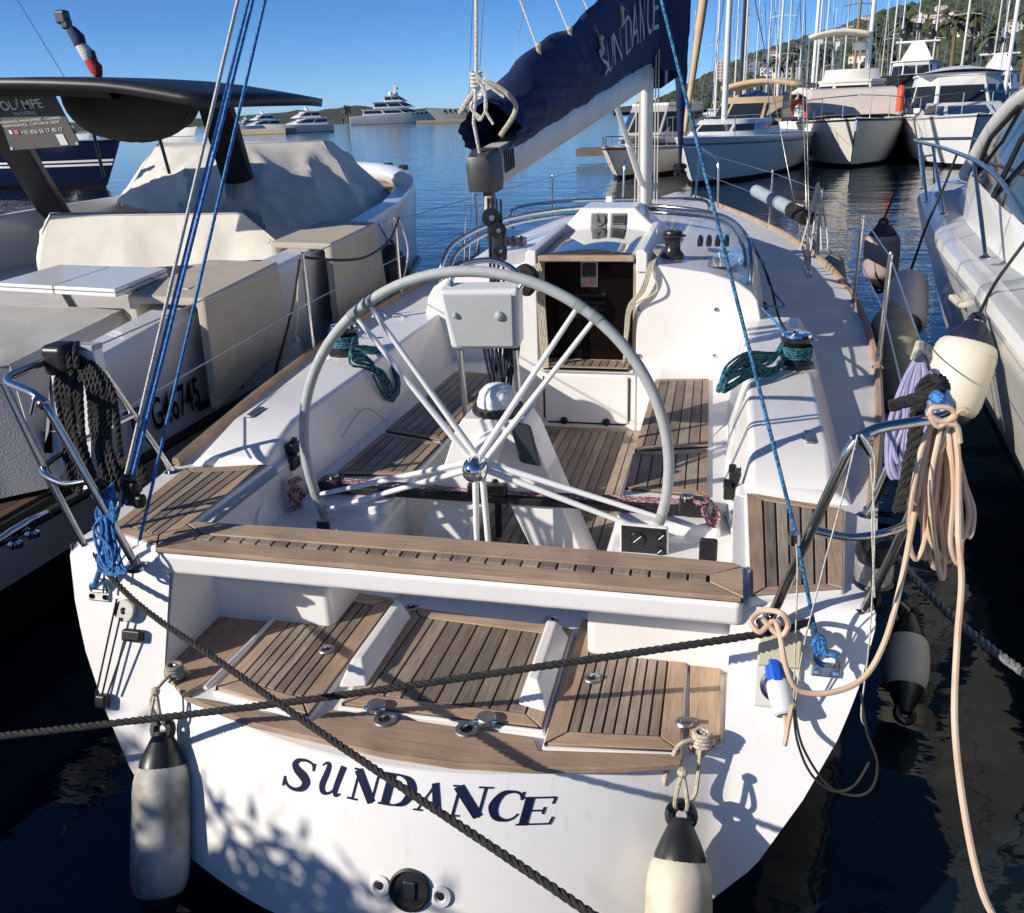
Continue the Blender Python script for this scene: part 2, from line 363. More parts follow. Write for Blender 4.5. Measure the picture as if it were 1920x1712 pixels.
# ---- bathing platform
ed = [V((x, ytr(x, .6)+.002, .6)) for x in [-.9+.05*i for i in range(37)]]
mb = MB(); mb.prism([V((p.x, p.y, .606)) for p in ed]+[V((.9,2.84,.606)), V((-.9,2.84,.606))], (0,0,-.03)); part(mb, 'platform_floor', GEL)
for s in (-1, 1):     # inner side walls of the quarters
    mb = MB(); mb.box((min(.9*s,.95*s),2.34,.42),(max(.9*s,.95*s),3.06,.965)); 
    mb.prism([V((.9*s,2.16,.61)),V((.9*s,2.34,.61)),V((.9*s,2.34,.96)),V((.9*s,2.33,.94)),V((.9*s,2.30,.92))], (.03*s,0,0))
    part(mb, 'quarter_wall', GEL)
def flat(name, pxs, z, mat, parent=None, th=.02, bevel=.003):
    mb = MB(); mb.prism(PZ(z, *pxs), (0,0,-th)); return part(mb, name, mat, parent, bevel=bevel)
flat('margin_board', [(345,1305),(470,1355),(600,1385),(720,1412),(850,1432),(1000,1440),(1150,1440),(1276,1432),(1282,1414),(1010,1406),(1000,1382),(622,1330),(583,1354),(398,1314)], .626, TEAKMX)
flat('margin_board', [(302,1252),(343,1302),(396,1272),(556,1112),(592,1082),(505,1072)], .626, TEAKMY)
flat('margin_board', [(1295,1158),(1350,1160),(1351,1380),(1318,1411),(1293,1398)], .626, TEAKMY)
GAP = .0062
def teak_panel(parent, name, c, n, mw=.05, th=.016, along='y', slat=None, mats=None, mitre=True, label=None, rim=None, ends=(1,1)):
    """c: near-left, near-right, far-right, far-left corners; n slats run near->far"""
    a, b_, e, d = [V(p) for p in c]; my, mx = (TEAKMY, TEAKMX); sl = TEAKY
    if mats: my, mx, sl = mats
    dn = V((0,0,-th)); lw = (b_-a).length; lh = (d-a).length
    def at(u, v): return a.lerp(b_, u).lerp(d.lerp(e, u), v)
    base = MB(); base.prism([p+V((0,0,-.004)) for p in (a, b_, e, d)], dn); o = part(base, name, RUBBER, parent)
    mu, mv = mw/lw, mw/lh; gu, gv = GAP/lw, GAP/lh; m0 = mv*ends[0]; m1 = mv*ends[1]
    def pl(pts, mat, nm='plank'):
        q = MB(); q.prism([at(u, v) for u, v in pts], dn); q.build(nm, mat, o, bevel=.0015)
    pl([(0,0),(mu,m0),(mu,1-m1),(0,1)], my, 'margin_plank'); pl([(1,0),(1,1),(1-mu,1-m1),(1-mu,m0)], my, 'margin_plank')
    if ends[0]: pl([(gu*1.6,0),(1-gu*1.6,0),(1-mu-gu,m0),(mu+gu,m0)], mx, 'margin_plank')
    if ends[1]: pl([(mu+gu,1-m1),(1-mu-gu,1-m1),(1-gu*1.6,1),(gu*1.6,1)], mx, 'margin_plank')
    w = (1-2*mu-gu)/n
    for i in range(n):
        u0 = mu+gu+i*w; pl([(u0,m0+gv),(u0+w-gu,m0+gv),(u0+w-gu,1-m1-gv),(u0,1-m1-gv)], sl)
    return o
def rimmed(c, z0=.61, h=.022, grow=.012):
    a = [V(p) for p in c]; m = sum(a, V((0,0,0)))/4
    return [p+(p-m).normalized()*grow for p in a]
def white_tray(c, name='hatch_lid', h=.03, grow=.014, drop=.011):
    mb = MB(); mb.prism([V((p.x,p.y,p.z-drop)) for p in rimmed(c, grow=grow)], (0,0,-h)); return part(mb, name, GEL, bevel=.008, seg=3)
pl_ = PZ(.634, (404,1287),(578,1338),(737,1124),(576,1098))
pm_ = PZ(.634, (640,1318),(1015,1362),(1072,1178),(772,1138))
pr_ = PZ(.634, (1020,1393),(1274,1405),(1291,1173),(1092,1160))
for c, n in ((pl_, 7), (pm_, 9), (pr_, 8)):
    white_tray(c); teak_panel(YT, 'teak_hatch_panel', c, n, mw=.055)
# low strip of teak further forward, half hidden under the bench
c = PZ(.634, (592,1083),(742,1106),(790,1072),(655,1052)); white_tray(c); teak_panel(YT, 'teak_hatch_panel', c, 6, mw=.03)
c = PZ(.634, (1120,1150),(1282,1158),(1280,1125),(1140,1118)); white_tray(c); teak_panel(YT, 'teak_hatch_panel', c, 7, mw=.03)
for pts in ([(632,1291),(688,1288),(772,1158),(742,1138)], [(970,1322),(1026,1338),(1068,1196),(1022,1174)]):
    a, b_, e, d = PZ(.636, *pts); up = V((0,0,.055)); w1 = (b_-a)*.55; w2 = (e-d)*.55
    mb = MB(); mb.add([a, b_, e, d, a+w1*.35+up+(d-a)*.16, a+w1+up+(d-a)*.16, d+w2+up+(a-d)*.04, d+w2*.35+up+(a-d)*.04],
        [[3,2,1,0],[4,5,6,7],[0,1,5,4],[1,2,6,5],[2,3,7,6],[3,0,4,7]]); part(mb, 'foot_chock', GEL, bevel=.008, seg=3)
# sockets, latches and the lifting rings of the platform
def socket(p, r=.027, nm='deck_socket'):
    p = V(p); mb = MB(); mb.lathe([(r,0),(r,.003),(r*.9,.006),(r*.55,.006),(r*.5,.001),(0,.001)], p, n=20); o = part(mb, nm, STEELB)
    mb = MB(); mb.lathe([(r*.48,.0015),(0,.0035)], p, n=14); mb.build('socket_hole', BLACK, o)
    mb = MB(); mb.tube([p+V((math.cos(a)*r*.6+r*.35, math.sin(a)*r*.5, .008)) for a in [i*.5 for i in range(8)]], r*.09, 6); mb.build('ring', CHROME, o)
for a, b_ in ((612,1219),(772,1140),(1032,1164),(1110,1273)): socket(pix(a, b_, z=.636))
for a, b_ in ((722,1350),(875,1369)): socket(pix(a, b_, z=.627), .036)
for a, b_ in ((706,1328),(912,1352)):
    p = pix(a, b_, z=.634); mb = MB(); mb.lathe([(.030,0),(.030,.014),(.026,.018),(0,.018)], p, n=20); o = part(mb, 'hinge', STEELB)
    mb = MB(); mb.tube([p+V((-.03,-.02,.012)), p+V((.035,-.012,.012))], .006, 8); mb.build('hinge_pin', CHROME, o)
for a, b_ in ((1283,1357),(1285,1195),(541,1124)):
    p = pix(a, b_, z=.63); mb = MB(); mb.lathe([(.024,0),(.026,.004),(.022,.01),(.006,.012),(0,.012)], p, n=20); o = part(mb, 'turn_latch', STEELB)
    mb = MB(); mb.obox(p+V((.012,0,.014)), (.045,.005,0), (0,.016,0), (0,0,.005)); mb.build('latch_tongue', STEELB, o, bevel=.002)
# hatch gutter rails on the port side
mb = MB(); mb.tube(PZ(.64, (385,1290),(470,1205),(560,1112),(585,1098),(740,1118)), .008, 8); part(mb, 'gutter_rail', GEL)
# U-bolts that carry the fenders
def ubolt(p, nm='eye_bolt', r=.022):
    p = V(p); mb = MB(); mb.tube(spline([p+V((-r,0,-.01)), p+V((-r,0,.02)), p+V((0,-.012,.042)), p+V((r,0,.02)), p+V((r,0,-.01))], 5), .006, 8)
    mb.obox(p+V((0,0,.002)), (.075,0,0), (0,.03,0), (0,0,.006)); return part(mb, nm, STEELB)
UBL, UBR = V((-.83,2.14,.632)), pix(1316,1392, z=.632); ubolt(UBL); ubolt(UBR)
# ---- helm bench across the stern
mb = MB()
bz0, bz1 = .925, 1.004
sec = [(-.93,0),(-.90,.02),(-.5,.035),(0,.04),(.5,.035),(.90,.02),(.93,0)]
mb.prism([V((x, 2.262-.0*d, bz1)) for x, d in sec]+[V((x, 2.45+d, bz1)) for x, d in sec[::-1]], (0,0,bz0-bz1))
BN = part(mb, 'helm_bench', GEL, bevel=.02, seg=3)
base = MB(); base.prism([V((x, 2.268, 1.010)) for x, d in sec]+[V((x, 2.444+d, 1.010)) for x, d in sec[::-1]], (0,0,-.008)); base.build('caulking', RUBBER, BN)
def slab(poly, mat, nm='plank'):
    q = MB(); q.prism([V((x, y, 1.022)) for x, y in poly], (0,0,-.016)); q.build(nm, mat, BN, bevel=.0025)
slab([(-.925,2.262),(.925,2.262),(.83,2.338),(-.83,2.338)], TEAKMX, 'margin_plank')
slab([(-.925,2.452),(-.83,2.388),(.83,2.388),(.925,2.452),(.90,2.47),(.5,2.484),(0,2.489),(-.5,2.484),(-.90,2.47)], TEAKMX, 'margin_plank')
for s in (-1, 1): slab([(.93*s,2.268),(.93*s,2.446),(.836*s,2.385),(.836*s,2.341)], TEAKMX, 'margin_plank')
nb = 30; bw = (1.66)/nb
for i in range(nb): slab([(-.828+i*bw,2.346),(-.828+(i+1)*bw-GAP,2.346),(-.828+(i+1)*bw-GAP,2.381),(-.828+i*bw,2.381)], TEAKY, 'block')
# ---- quarter seats
for s in (-1, 1):
    q = [(.952,2.315),(1.205,2.40),(1.262,2.96),(.945,3.055)]
    c = [V((s*x, y, 1.004)) for x, y in q]
    if s < 0: c = [c[1], c[0], c[3], c[2]]
    mb = MB(); mb.prism([V((p.x+(p.x-s*1.1)*.06, p.y+(p.y-2.68)*.03, .999)) for p in c], (0,0,-.05)); part(mb, 'quarter_pad', GEL, bevel=.012, seg=3)
    teak_panel(YT, 'quarter_seat', c, 5, mw=.042)
# ---- cockpit well, seats, side boxes
mb = MB(); mb.box((-.47,2.80,.40),(.47,5.40,.412)); part(mb, 'cockpit_floor', GEL)
teak_panel(YT, 'cockpit_sole', [V((-.42,2.92,.428)),V((.42,2.92,.428)),V((.40,5.30,.428)),V((-.40,5.30,.428))], 14, mw=.045)
mb = MB(); mb.box((-.9,2.79,.44),(.9,2.86,.685)); part(mb, 'platform_sill', GEL, bevel=.015)
for s in (-1, 1):
    def X(a, b_): return (min(a*s, b_*s), max(a*s, b_*s))
    x0, x1 = X(.45,.91); mb = MB(); mb.box((x0,3.30,.38),(x1,5.37,.836)); part(mb, 'seat_base', GEL, bevel=.025, seg=4)
    x0, x1 = X(.45,.93); mb = MB(); mb.box((x0,2.50,.38),(x1,3.31,.79)); part(mb, 'helm_side_box', GEL, bevel=.03, seg=4)
    x0, x1 = X(.46,.86); mb = MB(); mb.box((x0,3.10,.38),(x1,3.32,.832)); part(mb, 'traveller_mount', GEL, bevel=.03, seg=4)
    for (ya, yo, yb, yob, xi, xo, xj, xp, n) in ((3.40,3.36,3.80,3.90,.47,.80,.46,.785,5), (3.84,3.94,5.0,5.04,.46,.785,.455,.752,5)):
        c = [V((s*xi,ya,.85)), V((s*xo,yo,.85)), V((s*xp,yob,.85)), V((s*xj,yb,.85))]
        if s < 0: c = [c[1], c[0], c[3], c[2]]
        teak_panel(YT, 'seat_panel', c, n, mw=.035)
    # coaming: inner face, top, outer face
    rows = []
    for y, top, o in ((3.06,1.012,0),(3.12,1.045,0),(3.34,1.10,0),(3.6,1.105,0),(4.2,1.11,.0),(4.8,1.12,.0),(5.1,1.125,-.01),(5.42,1.13,-.02)):
        k = (y-3.06)/2.36
        pts = [(.91-.055*min(1,k*6),.80),(.955-.02*k,top),(1.235+.01*k,top-.004),(1.30+.03*k,.985),(1.325+.03*k,.93)]
        rows.append([V((s*x, y, z)) for x, z in pts])
    mb = MB(); mb.loft(rows, closed=False, flip=(s > 0)); mb.add([rows[0][i] for i in range(5)], [list(range(5)) if s > 0 else list(range(5))[::-1]]); part(mb, 'coaming', GEL, ang=30, bevel=.022, seg=4, weld=True)
    mb = MB(); mb.box((min(.905*s,.965*s),3.058,.42),(max(.905*s,.965*s),3.2,.985)); part(mb, 'coaming_end', GEL, bevel=.02)
    # moulded lip line
    mb = MB(); mb.tube(spline([V((s*.865,3.6,.93)), V((s*.87,3.9,.97)), V((s*.80,4.02,.86))], 6), .0025, 6); part(mb, 'moulding_seam', GREYP)
# ---- coachroof
CR = []
for y, hw, zt, ze in ((5.36,.985,1.46,1.30),(5.8,1.0,1.475,1.31),(6.6,1.0,1.50,1.33),(7.6,.95,1.50,1.33),(8.6,.82,1.46,1.31),(9.4,.62,1.38,1.26),(9.9,.42,1.27,1.20)):
    zb_ = interp(SH, y)-.02
    half = [(hw+.10,zb_),(hw+.075,zb_+.05),(hw+.02,ze-.06),(hw-.02,ze),(hw-.09,ze+.045),(hw*.72,lerp(ze,zt,.62)),(hw*.4,lerp(ze,zt,.92)),(0,zt)]
    CR.append([V((x,y,z)) for x, z in half]+[V((-x,y,z)) for x, z in half[::-1][1:]])
mb = MB(); mb.loft(CR, closed=False)
n = len(CR[0]); mb.add(CR[-1], [list(range(n))])
part(mb, 'coachroof', GEL, ang=50)
# bulkhead with the companionway cut out (five flat pieces behind one face)
Bo = CR[0]; yb_ = 5.345
for s in (-1, 1):
    half = [(.30,.40),(.30,1.50),(.36,1.475)]+[(p.x, p.z+.0) for p in Bo[:8][::-1] if p.x > .37]+[(1.08,.80),(.80,.78),(.46,.78),(.46,.40)]
    mb = MB(); mb.prism([V((x*s, yb_, z)) for x, z in half], (0,.03,0)); part(mb, 'bulkhead', GEL, bevel=.012, seg=3)
mb = MB(); mb.box((-.31,5.335,.40),(.31,5.40,.80)); part(mb, 'bulkhead_sill', GEL, bevel=.01)
mb = MB(); mb.box((-.262,5.322,.455),(.262,5.34,.765)); LK = part(mb, 'locker_door', GEL, bevel=.035, seg=4)
mb = MB(); mb.tube([V((x,5.333,z)) for x, z in ((-.27,.75),(-.27,.48),(-.24,.447),(.24,.447),(.27,.48),(.27,.75))], .005, 6); mb.build('door_seal', RUBBER, LK)
for x in (-.14, .13):
    mb = MB(); mb.lathe([(.024,0),(.024,.012),(.018,.016),(0,.016)], (x,5.322,.465), (0,-1,0), 18); mb.build('door_catch', BLACK, LK)
# bridge deck step in teak
teak_panel(YT, 'companionway_step', [V((-.265,5.30,.822)),V((.265,5.30,.822)),V((.265,5.52,.822)),V((-.265,5.52,.822))], 9, mw=.028)
mb = MB(); mb.box((-.29,5.31,.79),(.29,5.56,.808)); part(mb, 'step_ledge', GEL)
# washboard, lock and louvres, inside the frame
mb = MB(); mb.box((-.285,5.50,.815),(.285,5.52,1.47)); WB = part(mb, 'washboard', SMOKED)
for k in range(4): 
    mb = MB(); mb.obox((-.01,5.495,1.10+.045*k), (.22,0,0), (0,.012,.008), (0,0,.012)); mb.build('louvre', BLACK, WB)
mb = MB(); mb.box((-.055,5.488,1.28),(.05,5.502,1.44)); mb.build('lock_plate', STEEL, WB, bevel=.004)
mb = MB(); mb.box((-.045,5.470,1.345),(.04,5.49,1.43)); mb.build('lock_case', BLACK, WB, bevel=.006)
mb = MB(); mb.lathe([(.014,0),(.014,.012),(0,.014)], (0,5.488,1.315), (0,-1,0), 16); mb.build('lock_barrel', M('red_lock', (.16,.03,.02), .4), WB)
for x in (-.21, .20):
    mb = MB(); mb.tube([V((x-.04,5.49,1.445)), V((x+.04,5.49,1.445))], .007, 8); mb.ball((x-.03,5.485,1.445), .012, 8); mb.ball((x+.03,5.485,1.445), .012, 8); mb.build('hinge', CHROME, WB)
for s in (-1, 1):
    mb = MB(); mb.box((min(.283*s,.302*s),5.352,.82),(max(.283*s,.302*s),5.54,1.475)); part(mb, 'companionway_jamb', TEAKMY)
# sliding hatch with wooden grip, between raised rails
mb = MB(); mb.grid(8, 8, lambda u, v: V((lerp(-.285,.285,u), lerp(5.36,6.42,v), 1.478+.03*math.sin(u*math.pi)+.035*v))); part(mb, 'sliding_hatch', M('tinted_hatch', (.05,.04,.036), .04, coat=1), solid=.012)
mb = MB(); mb.prism([V((-.29,5.325,1.462)),V((.29,5.325,1.462)),V((.265,5.365,1.462)),V((-.265,5.365,1.462))], (0,0,.036)); part(mb, 'hatch_grip', TEAKMX, bevel=.006)
for s in (-1, 1):
    mb = MB(); mb.prism([V((s*.30,5.33,1.40)),V((s*.365,5.33,1.40)),V((s*.365,5.33,1.51)),V((s*.345,5.33,1.53)),V((s*.30,5.33,1.525))], (0,1.06,.04)); part(mb, 'hatch_rail', GEL, bevel=.008)
# instrument pod
Pt = PY(6.36, (1056,428),(1088,391),(1191,391),(1229,427)); Pb = [V((-.40,6.40,1.49)), V((.38,6.40,1.49))]
mb = MB(); mb.prism([Pb[0]+V((-.02,-.06,0)), Pt[0], Pt[1]+V((0,.05,0)), Pt[2]+V((0,.05,0)), Pt[3], Pb[1]+V((.02,-.06,0))], (0,.42,.0)); POD = part(mb, 'instrument_pod', GEL, bevel=.02, seg=3)
LCD = M('lcd', (.16,.17,.16), .12)
fc = Pt[0].lerp(Pt[3], .5).lerp(Pt[1].lerp(Pt[2], .5), .42)
for k, a in enumerate((1123, 1160)):
    p = pix(a, 416, y=6.385); ex, ez = V((1,0,0)), V((0,.33,.94))
    mb = MB(); mb.obox(p, ex*.118, V((0,-.028,.01)), ez*.118); I = mb.build('instrument', M('instrument_case', (.19,.20,.20), .45), POD, bevel=.01)
    mb = MB()
    if k == 0: mb.lathe([(.046,0),(.046,.004),(.04,.005),(0,.005)], p+V((0,-.016,.016)), (0,-.94,.33), 28)
    else: mb.obox(p+V((0,-.016,.018)), ex*.085, V((0,-.008,.003)), ez*.066)
    mb.build('dial', LCD, I)
    mb = MB()
    if k == 0: mb.obox(p+V((0,-.024,.024)), (.006,0,0), (0,-.002,0), ez*.055+V((-.018,0,0))); mb.lathe([(.014,0),(.012,.003),(0,.003)], p+V((0,-.021,.012)), (0,-.94,.33), 16)
    else: mb.obox(p+V((0,-.0205,.019)), ex*.07, V((0,-.006,.002)), ez*.05)
    mb.build('needle' if k == 0 else 'screen', M('dark_lcd', (.05,.055,.05), .15), I)
    mb = MB()
    for q in range(4): mb.obox(p+ex*(-.036+.024*q)+V((0,-.016,-.044)), ex*.014, V((0,-.008,0)), ez*.009)
    mb.build('buttons', LCD, I)
# stainless hoops lying on the coachroof
for pts, r in (([(-.95,5.46,1.30),(-.94,5.50,1.44),(-.90,5.75,1.54),(-.72,6.35,1.60),(-.30,6.75,1.63),(.30,6.80,1.63),(.75,6.45,1.60),(.92,5.8,1.55),(.955,5.52,1.44),(.96,5.46,1.31)], .015),
               ([(-.93,5.60,1.38),(-.90,5.82,1.48),(-.72,6.45,1.55),(-.30,6.9,1.57),(.30,6.95,1.57),(.75,6.55,1.55),(.90,5.88,1.49),(.93,5.64,1.38)], .013)):
    mb = MB(); mb.tube(spline(pts, 8), r, 10); part(mb, 'grab_hoop', STEEL)
for s in (-1, 1): mb = MB(); mb.box((.935*s-.02,5.42,1.28),(.935*s+.02,5.52,1.325)); part(mb, 'hoop_foot', STEEL, bevel=.006)
# granny rail before the mast
p0, p1, pmid = pix(962,392, y=8.3), pix(1325,378, y=8.3), pix(1143,374, y=8.3)
mb = MB(); mb.tube(spline([p0+V((0,0,-.18)), p0, pix(1050,378, y=8.3), pmid, pix(1240,373, y=8.3), p1, p1+V((0,0,-.2))], 6), .014, 8); o = part(mb, 'mast_rail', STEEL)
mb = MB(); mb.box((pmid.x-.03,8.27,1.3),(pmid.x+.03,8.33,pmid.z+.03)); mb.build('rail_bracket', WHITEP, o, bevel=.01)
# portlight and clear deck window on the coachroof side
mb = MB(); mb.grid(6, 4, lambda u, v: pix(lerp(1312,1395,u), lerp(470,500,v), z=1.405+.012*math.sin(u*3.1)*math.sin(v*3.1))); part(mb, 'roof_window', M('roof_glass', (.42,.45,.5), .05, coat=1))
# ================================================================== helm
mb = MB(); ax = -.03
poly = [(-.45,.415),(-.36,.67),(-.185,1.13),(-.15,1.185),(.09,1.185),(.125,1.13),(.31,.655),(.41,.415),(.185,.415),(.10,.65),(-.02,.93),(-.035,.93),(-.145,.67),(-.235,.415)]
mb.prism([V((x, 3.20+(1.18-z)*.02, z)) for x, z in poly], (0,.20,0)); PED = part(mb, 'pedestal', GEL, bevel=.018, seg=3)
mb = MB(); mb.lathe([(.10,0),(.105,.012),(.10,.03),(.085,.032)], (-.03,3.30,1.187), n=28); CMP = part(mb, 'compass', BLACK, PED)
mb = MB(); mb.lathe([(.084,.02),(.083,.05),(.072,.085),(.05,.108),(.02,.118),(0,.119)], (-.03,3.30,1.187), n=28); mb.build('compass_hood', WHITEP, CMP)
mb = MB(); mb.ball((.0,3.245,1.265), .024, 12); mb.build('hood_button', WHITEP, CMP)
# autopilot handset on the side of the pedestal
h0 = pix(985,832, y=3.17); ex, ez = V((.93,.15,-.2)).normalized(), V((-.25,.1,.95)).normalized(); ey = ex.cross(ez)
mb = MB(); mb.obox(h0, ex*.085, ey*.03, ez*.17); HS = part(mb, 'autopilot_handset', M('handset_grey', (.035,.04,.045), .45), bevel=.012)
mb = MB(); mb.obox(h0+ez*.035-ey*.017, ex*.055, ey*.004, ez*.07); mb.build('screen', M('handset_screen', (.42,.42,.36), .2), HS)
mb = MB()
for i in range(3):
    for j in range(3): mb.obox(h0-ez*(.03+.02*j)+ex*(.02*(i-1))-ey*.017, ex*.014, ey*.006, ez*.012)
mb.build('keypad', GREYP, HS)
# wheel
WC = V((-.035,3.0,1.09)); WR = .705
mb = MB(); ring = [WC+V((math.cos(a)*WR, .0, math.sin(a)*WR)) for a in [2*math.pi*i/96 for i in range(96)]]
mb.tube(ring, .0195, 14, closed=True); WH = part(mb, 'wheel', LEATHER)
mb = MB(); mb.tube([WC+V((0,-.03,-.015)), WC+V((0,.22,-.0))], [.045,.055], 20); mb.build('hub', WHITEP, WH)
mb = MB(); mb.lathe([(.048,0),(.049,.02),(.043,.045),(.028,.062),(.01,.068),(0,.069)], WC+V((0,-.03,-.015)), (0,-1,0), 28); mb.build('hub_cap', CHROME, WH)
for k in range(5):
    a = R(126-72*k)
    for e in (-1, 1):
        mb = MB(); p0 = WC+V((math.cos(a+e*.35)*.04, 0, math.sin(a+e*.35)*.04-.01)); p1 = WC+V((math.cos(a+e*.05)*WR, 0, math.sin(a+e*.05)*WR))
        mb.tube([p0, p0.lerp(p1, .15), p0.lerp(p1, .85), p1], [.0125,.0125,.0095,.0085], 10); mb.build('spoke', WHITEP, WH)
    for e in (-1, 1):
        c = WC+V((math.cos(a+e*.05)*WR, 0, math.sin(a+e*.05)*WR)); tdir = V((-math.sin(a),0,math.cos(a)))
        mb = MB(); mb.tube([c-tdir*.018, c+tdir*.018], .0208, 14); mb.build('rim_stitching', M('stitch', (.26,.28,.27), .8), WH)
# instrument box on a tubular guard, forward of the pedestal
yq = 3.58
a, b_, e, d = [pix(*p, y=yq) for p in ((821,545),(971,543),(974,656),(846,656))]
mb = MB(); mb.prism([a, b_, e, d], (0,.10,.02)); NB = part(mb, 'instrument_box', M('box_white', (.62,.63,.63), .35, coat=.2), bevel=.018, seg=4)
m4 = (a+b_+e+d)/4
ins = [p.lerp(m4, .13)+V((0,-.006,0)) for p in (a, b_, e, d)]; ins[3] = ins[3]+(ins[2]-ins[3])*.04
mb = MB(); mb.prism(ins, (0,-.012,0)); BC = mb.build('box_lid', GREYP, NB, bevel=.012, seg=3)
for q, (u, v) in enumerate(((.12,.62),(.80,.60))):
    p = ins[3].lerp(ins[2], u).lerp(ins[0].lerp(ins[1], u), v); mb = MB(); rr = (.013,.021)[q]
    mb.lathe([(rr,0),(rr*.95,.008),(rr*.6,.016),(0,.019)], p+V((0,-.012,0)), (0,-1,0), 18); mb.build('lid_knob', GREYP, BC)
for s, (u0, u1, u2) in ((-1, ((862,656),(868,720),(880,815))), (1, ((966,656),(972,740),(985,870)))):
    mb = MB(); mb.tube([pix(*u0, y=yq+.05), pix(*u1, y=yq+.06), V((pix(*u2, y=yq+.07).x, yq+.07, .43))], .0125, 10); part(mb, 'guard_tube', STEEL)
mb = MB(); mb.tube(spline([pix(848,542, y=yq+.05), pix(846,522, y=yq+.06), pix(870,497, y=yq+.07), pix(915,488, y=yq+.08), pix(955,500, y=yq+.07), pix(978,525, y=yq+.06), pix(972,545, y=yq+.05)], 8), .0125, 10); part(mb, 'guard_hoop', STEEL)
# mainsheet traveller
mb = MB(); mb.obox((0,3.205,.852), (1.56,0,0), (0,.055,0), (0,0,.032)); TV = part(mb, 'traveller_track', BLACK, bevel=.006)
for s in (-1, 1):
    mb = MB(); mb.prism([V((s*.70,3.16,.845)),V((s*.82,3.16,.845)),V((s*.80,3.16,.885)),V((s*.74,3.16,.905)),V((s*.70,3.16,.90))], (0,.09,0)); E = mb.build('track_end', BLACK, TV, bevel=.008)
    mb = MB(); mb.lathe([(.022,0),(.022,.012),(0,.014)], (s*.73,3.20,.905), n=16); mb.build('sheave', STEEL, E)
    # jammers on the coaming face
    for k in range(2):
        p = pix(1378-10*k, 893+28*k, y=3.30-.04*k) if s > 0 else pix(548, 840+28*k, x=-.925+.015*k); mb = MB(); mb.obox(p, (.045,0,0), (0,.07,0), (0,0,.05)); mb.obox(p+V((-.01*s,-.01,.03)), (.03,0,0), (0,.05,.02), (0,0,.016)); part(mb, 'cam_cleat', BLACK, bevel=.008)
mb = MB(); mb.obox((-.06,3.205,.895), (.16,0,0), (0,.075,0), (0,0,.05)); mb.build('traveller_car', BLACK, TV, bevel=.01)
# engine panel in the starboard helm box
def engine():
    y = 2.94; q = PY(y, (1165,985),(1250,993),(1250,1047),(1165,1047))
    mb = MB(); mb.prism([p+(p-(q[0]+q[2])/2)*.07 for p in q], (0,.03,0)); EP = part(mb, 'engine_panel', GEL, bevel=.01)
    mb = MB(); mb.prism([p+V((0,-.003,0)) for p in q], (0,.012,0)); mb.build('panel_face', BLACK, EP)
    for (a, b_, r) in ((1195,1010,.027),(1240,1006,.018),(1237,1033,.015)):
        p = pix(a, b_, y=y-.004); mb = MB(); mb.lathe([(r,0),(r,.006),(r*.88,.008),(r*.85,.004),(0,.004)], p, (0,-1,0), 20); g = mb.build('gauge', M('gauge_dark', (.02,.02,.022), .2), EP)
        mb = MB(); mb.tube([p+V((-r*.5,-.007,-r*.5)), p+V((r*.5,-.007,r*.45))], .0012, 5); mb.build('needle', WHITEP, g)
    mb = MB(); mb.box((pix(1275,1020, y=2.9).x-.05,2.55,.79),(pix(1275,1020, y=2.9).x+.06,2.72,.80)); part(mb, 'locker_lid', GEL, bevel=.006)
    p = pix(1328,1032, y=2.75); mb = MB(); mb.obox(p, (.06,0,0), (0,.02,0), (0,0,.09)); part(mb, 'throttle_lever', BLACK, bevel=.01)
engine()
p = pix(492,975, x=-.90); mb = MB(); mb.lathe([(.06,0),(.06,.012),(.05,.016),(0,.018)], p, (1,0,0), 26); part(mb, 'inspection_cover', GEL)
p = pix(606,985, y=2.9); mb = MB(); mb.obox(p, (.055,0,0), (0,.01,0), (0,0,.03)); part(mb, 'vent', BLACK, bevel=.004)
# ================================================================== winches and deck fittings
def winch(p, h=.15, r=.062, chrome=True):
    p = V(p); k = h/.15; mb = MB()
    mb.lathe([(r*1.25,0),(r*1.25,.018*k),(r*1.05,.028*k),(r*.82,.045*k),(r*.78,.085*k),(r*.9,.105*k),(r*1.08,.112*k),(r*1.08,.122*k),(r*.9,.126*k)], p, n=28); o = part(mb, 'winch', M('winch_black', (.018,.018,.02), .3, col2=(.03,.03,.033), scale=12))
    mb = MB(); mb.lathe([(r*.92,.124*k),(r*1.0,.132*k),(r*.95,.142*k),(r*.4,.146*k),(r*.36,.138*k),(0,.138*k)], p, n=24); mb.build('winch_top', CHROME if chrome else BLACK, o)
    mb = MB(); mb.obox(p+V((r*.9,0,.118*k)), (r*.9,0,0), (0,r*.35,0), (0,0,.012)); mb.build('self_tailer_arm', CHROME if chrome else BLACK, o, bevel=.003)
    return o
for s in (-1, 1):
    mb = MB(); mb.lathe([(.11,-.06),(.105,.015),(.095,.02),(0,.02)], (s*1.17,4.40,1.09), n=28); part(mb, 'winch_plinth', GEL)
    winch((s*1.17,4.40,1.11), .17, .07)
winch(V((.49,5.62,1.44)), .17, .058, False)
# clutches beside the hatch
for s in (-1, 1):
    for k in range(4):
        mb = MB(); c = V((s*(.52+.055*k)+(.12 if s > 0 else -.02),6.02,1.485)); mb.obox(c, (.034,0,0), (0,.14,0), (0,0,.05)); mb.obox(c+V((0,-.06,.03)), (.022,0,0), (0,.08,.02), (0,0,.014)); part(mb, 'rope_clutch', BLACK, bevel=.008)
# small snap vents / screws on the bulkhead
for a, b_ in ((1199,580),(1343,580),(1199,667),(1340,667)):
    p = pix(a, b_, y=5.344); mb = MB(); mb.lathe([(.012,0),(.012,.006),(0,.008)], p, (0,-1,0), 12); part(mb, 'snap_stud', STEEL)
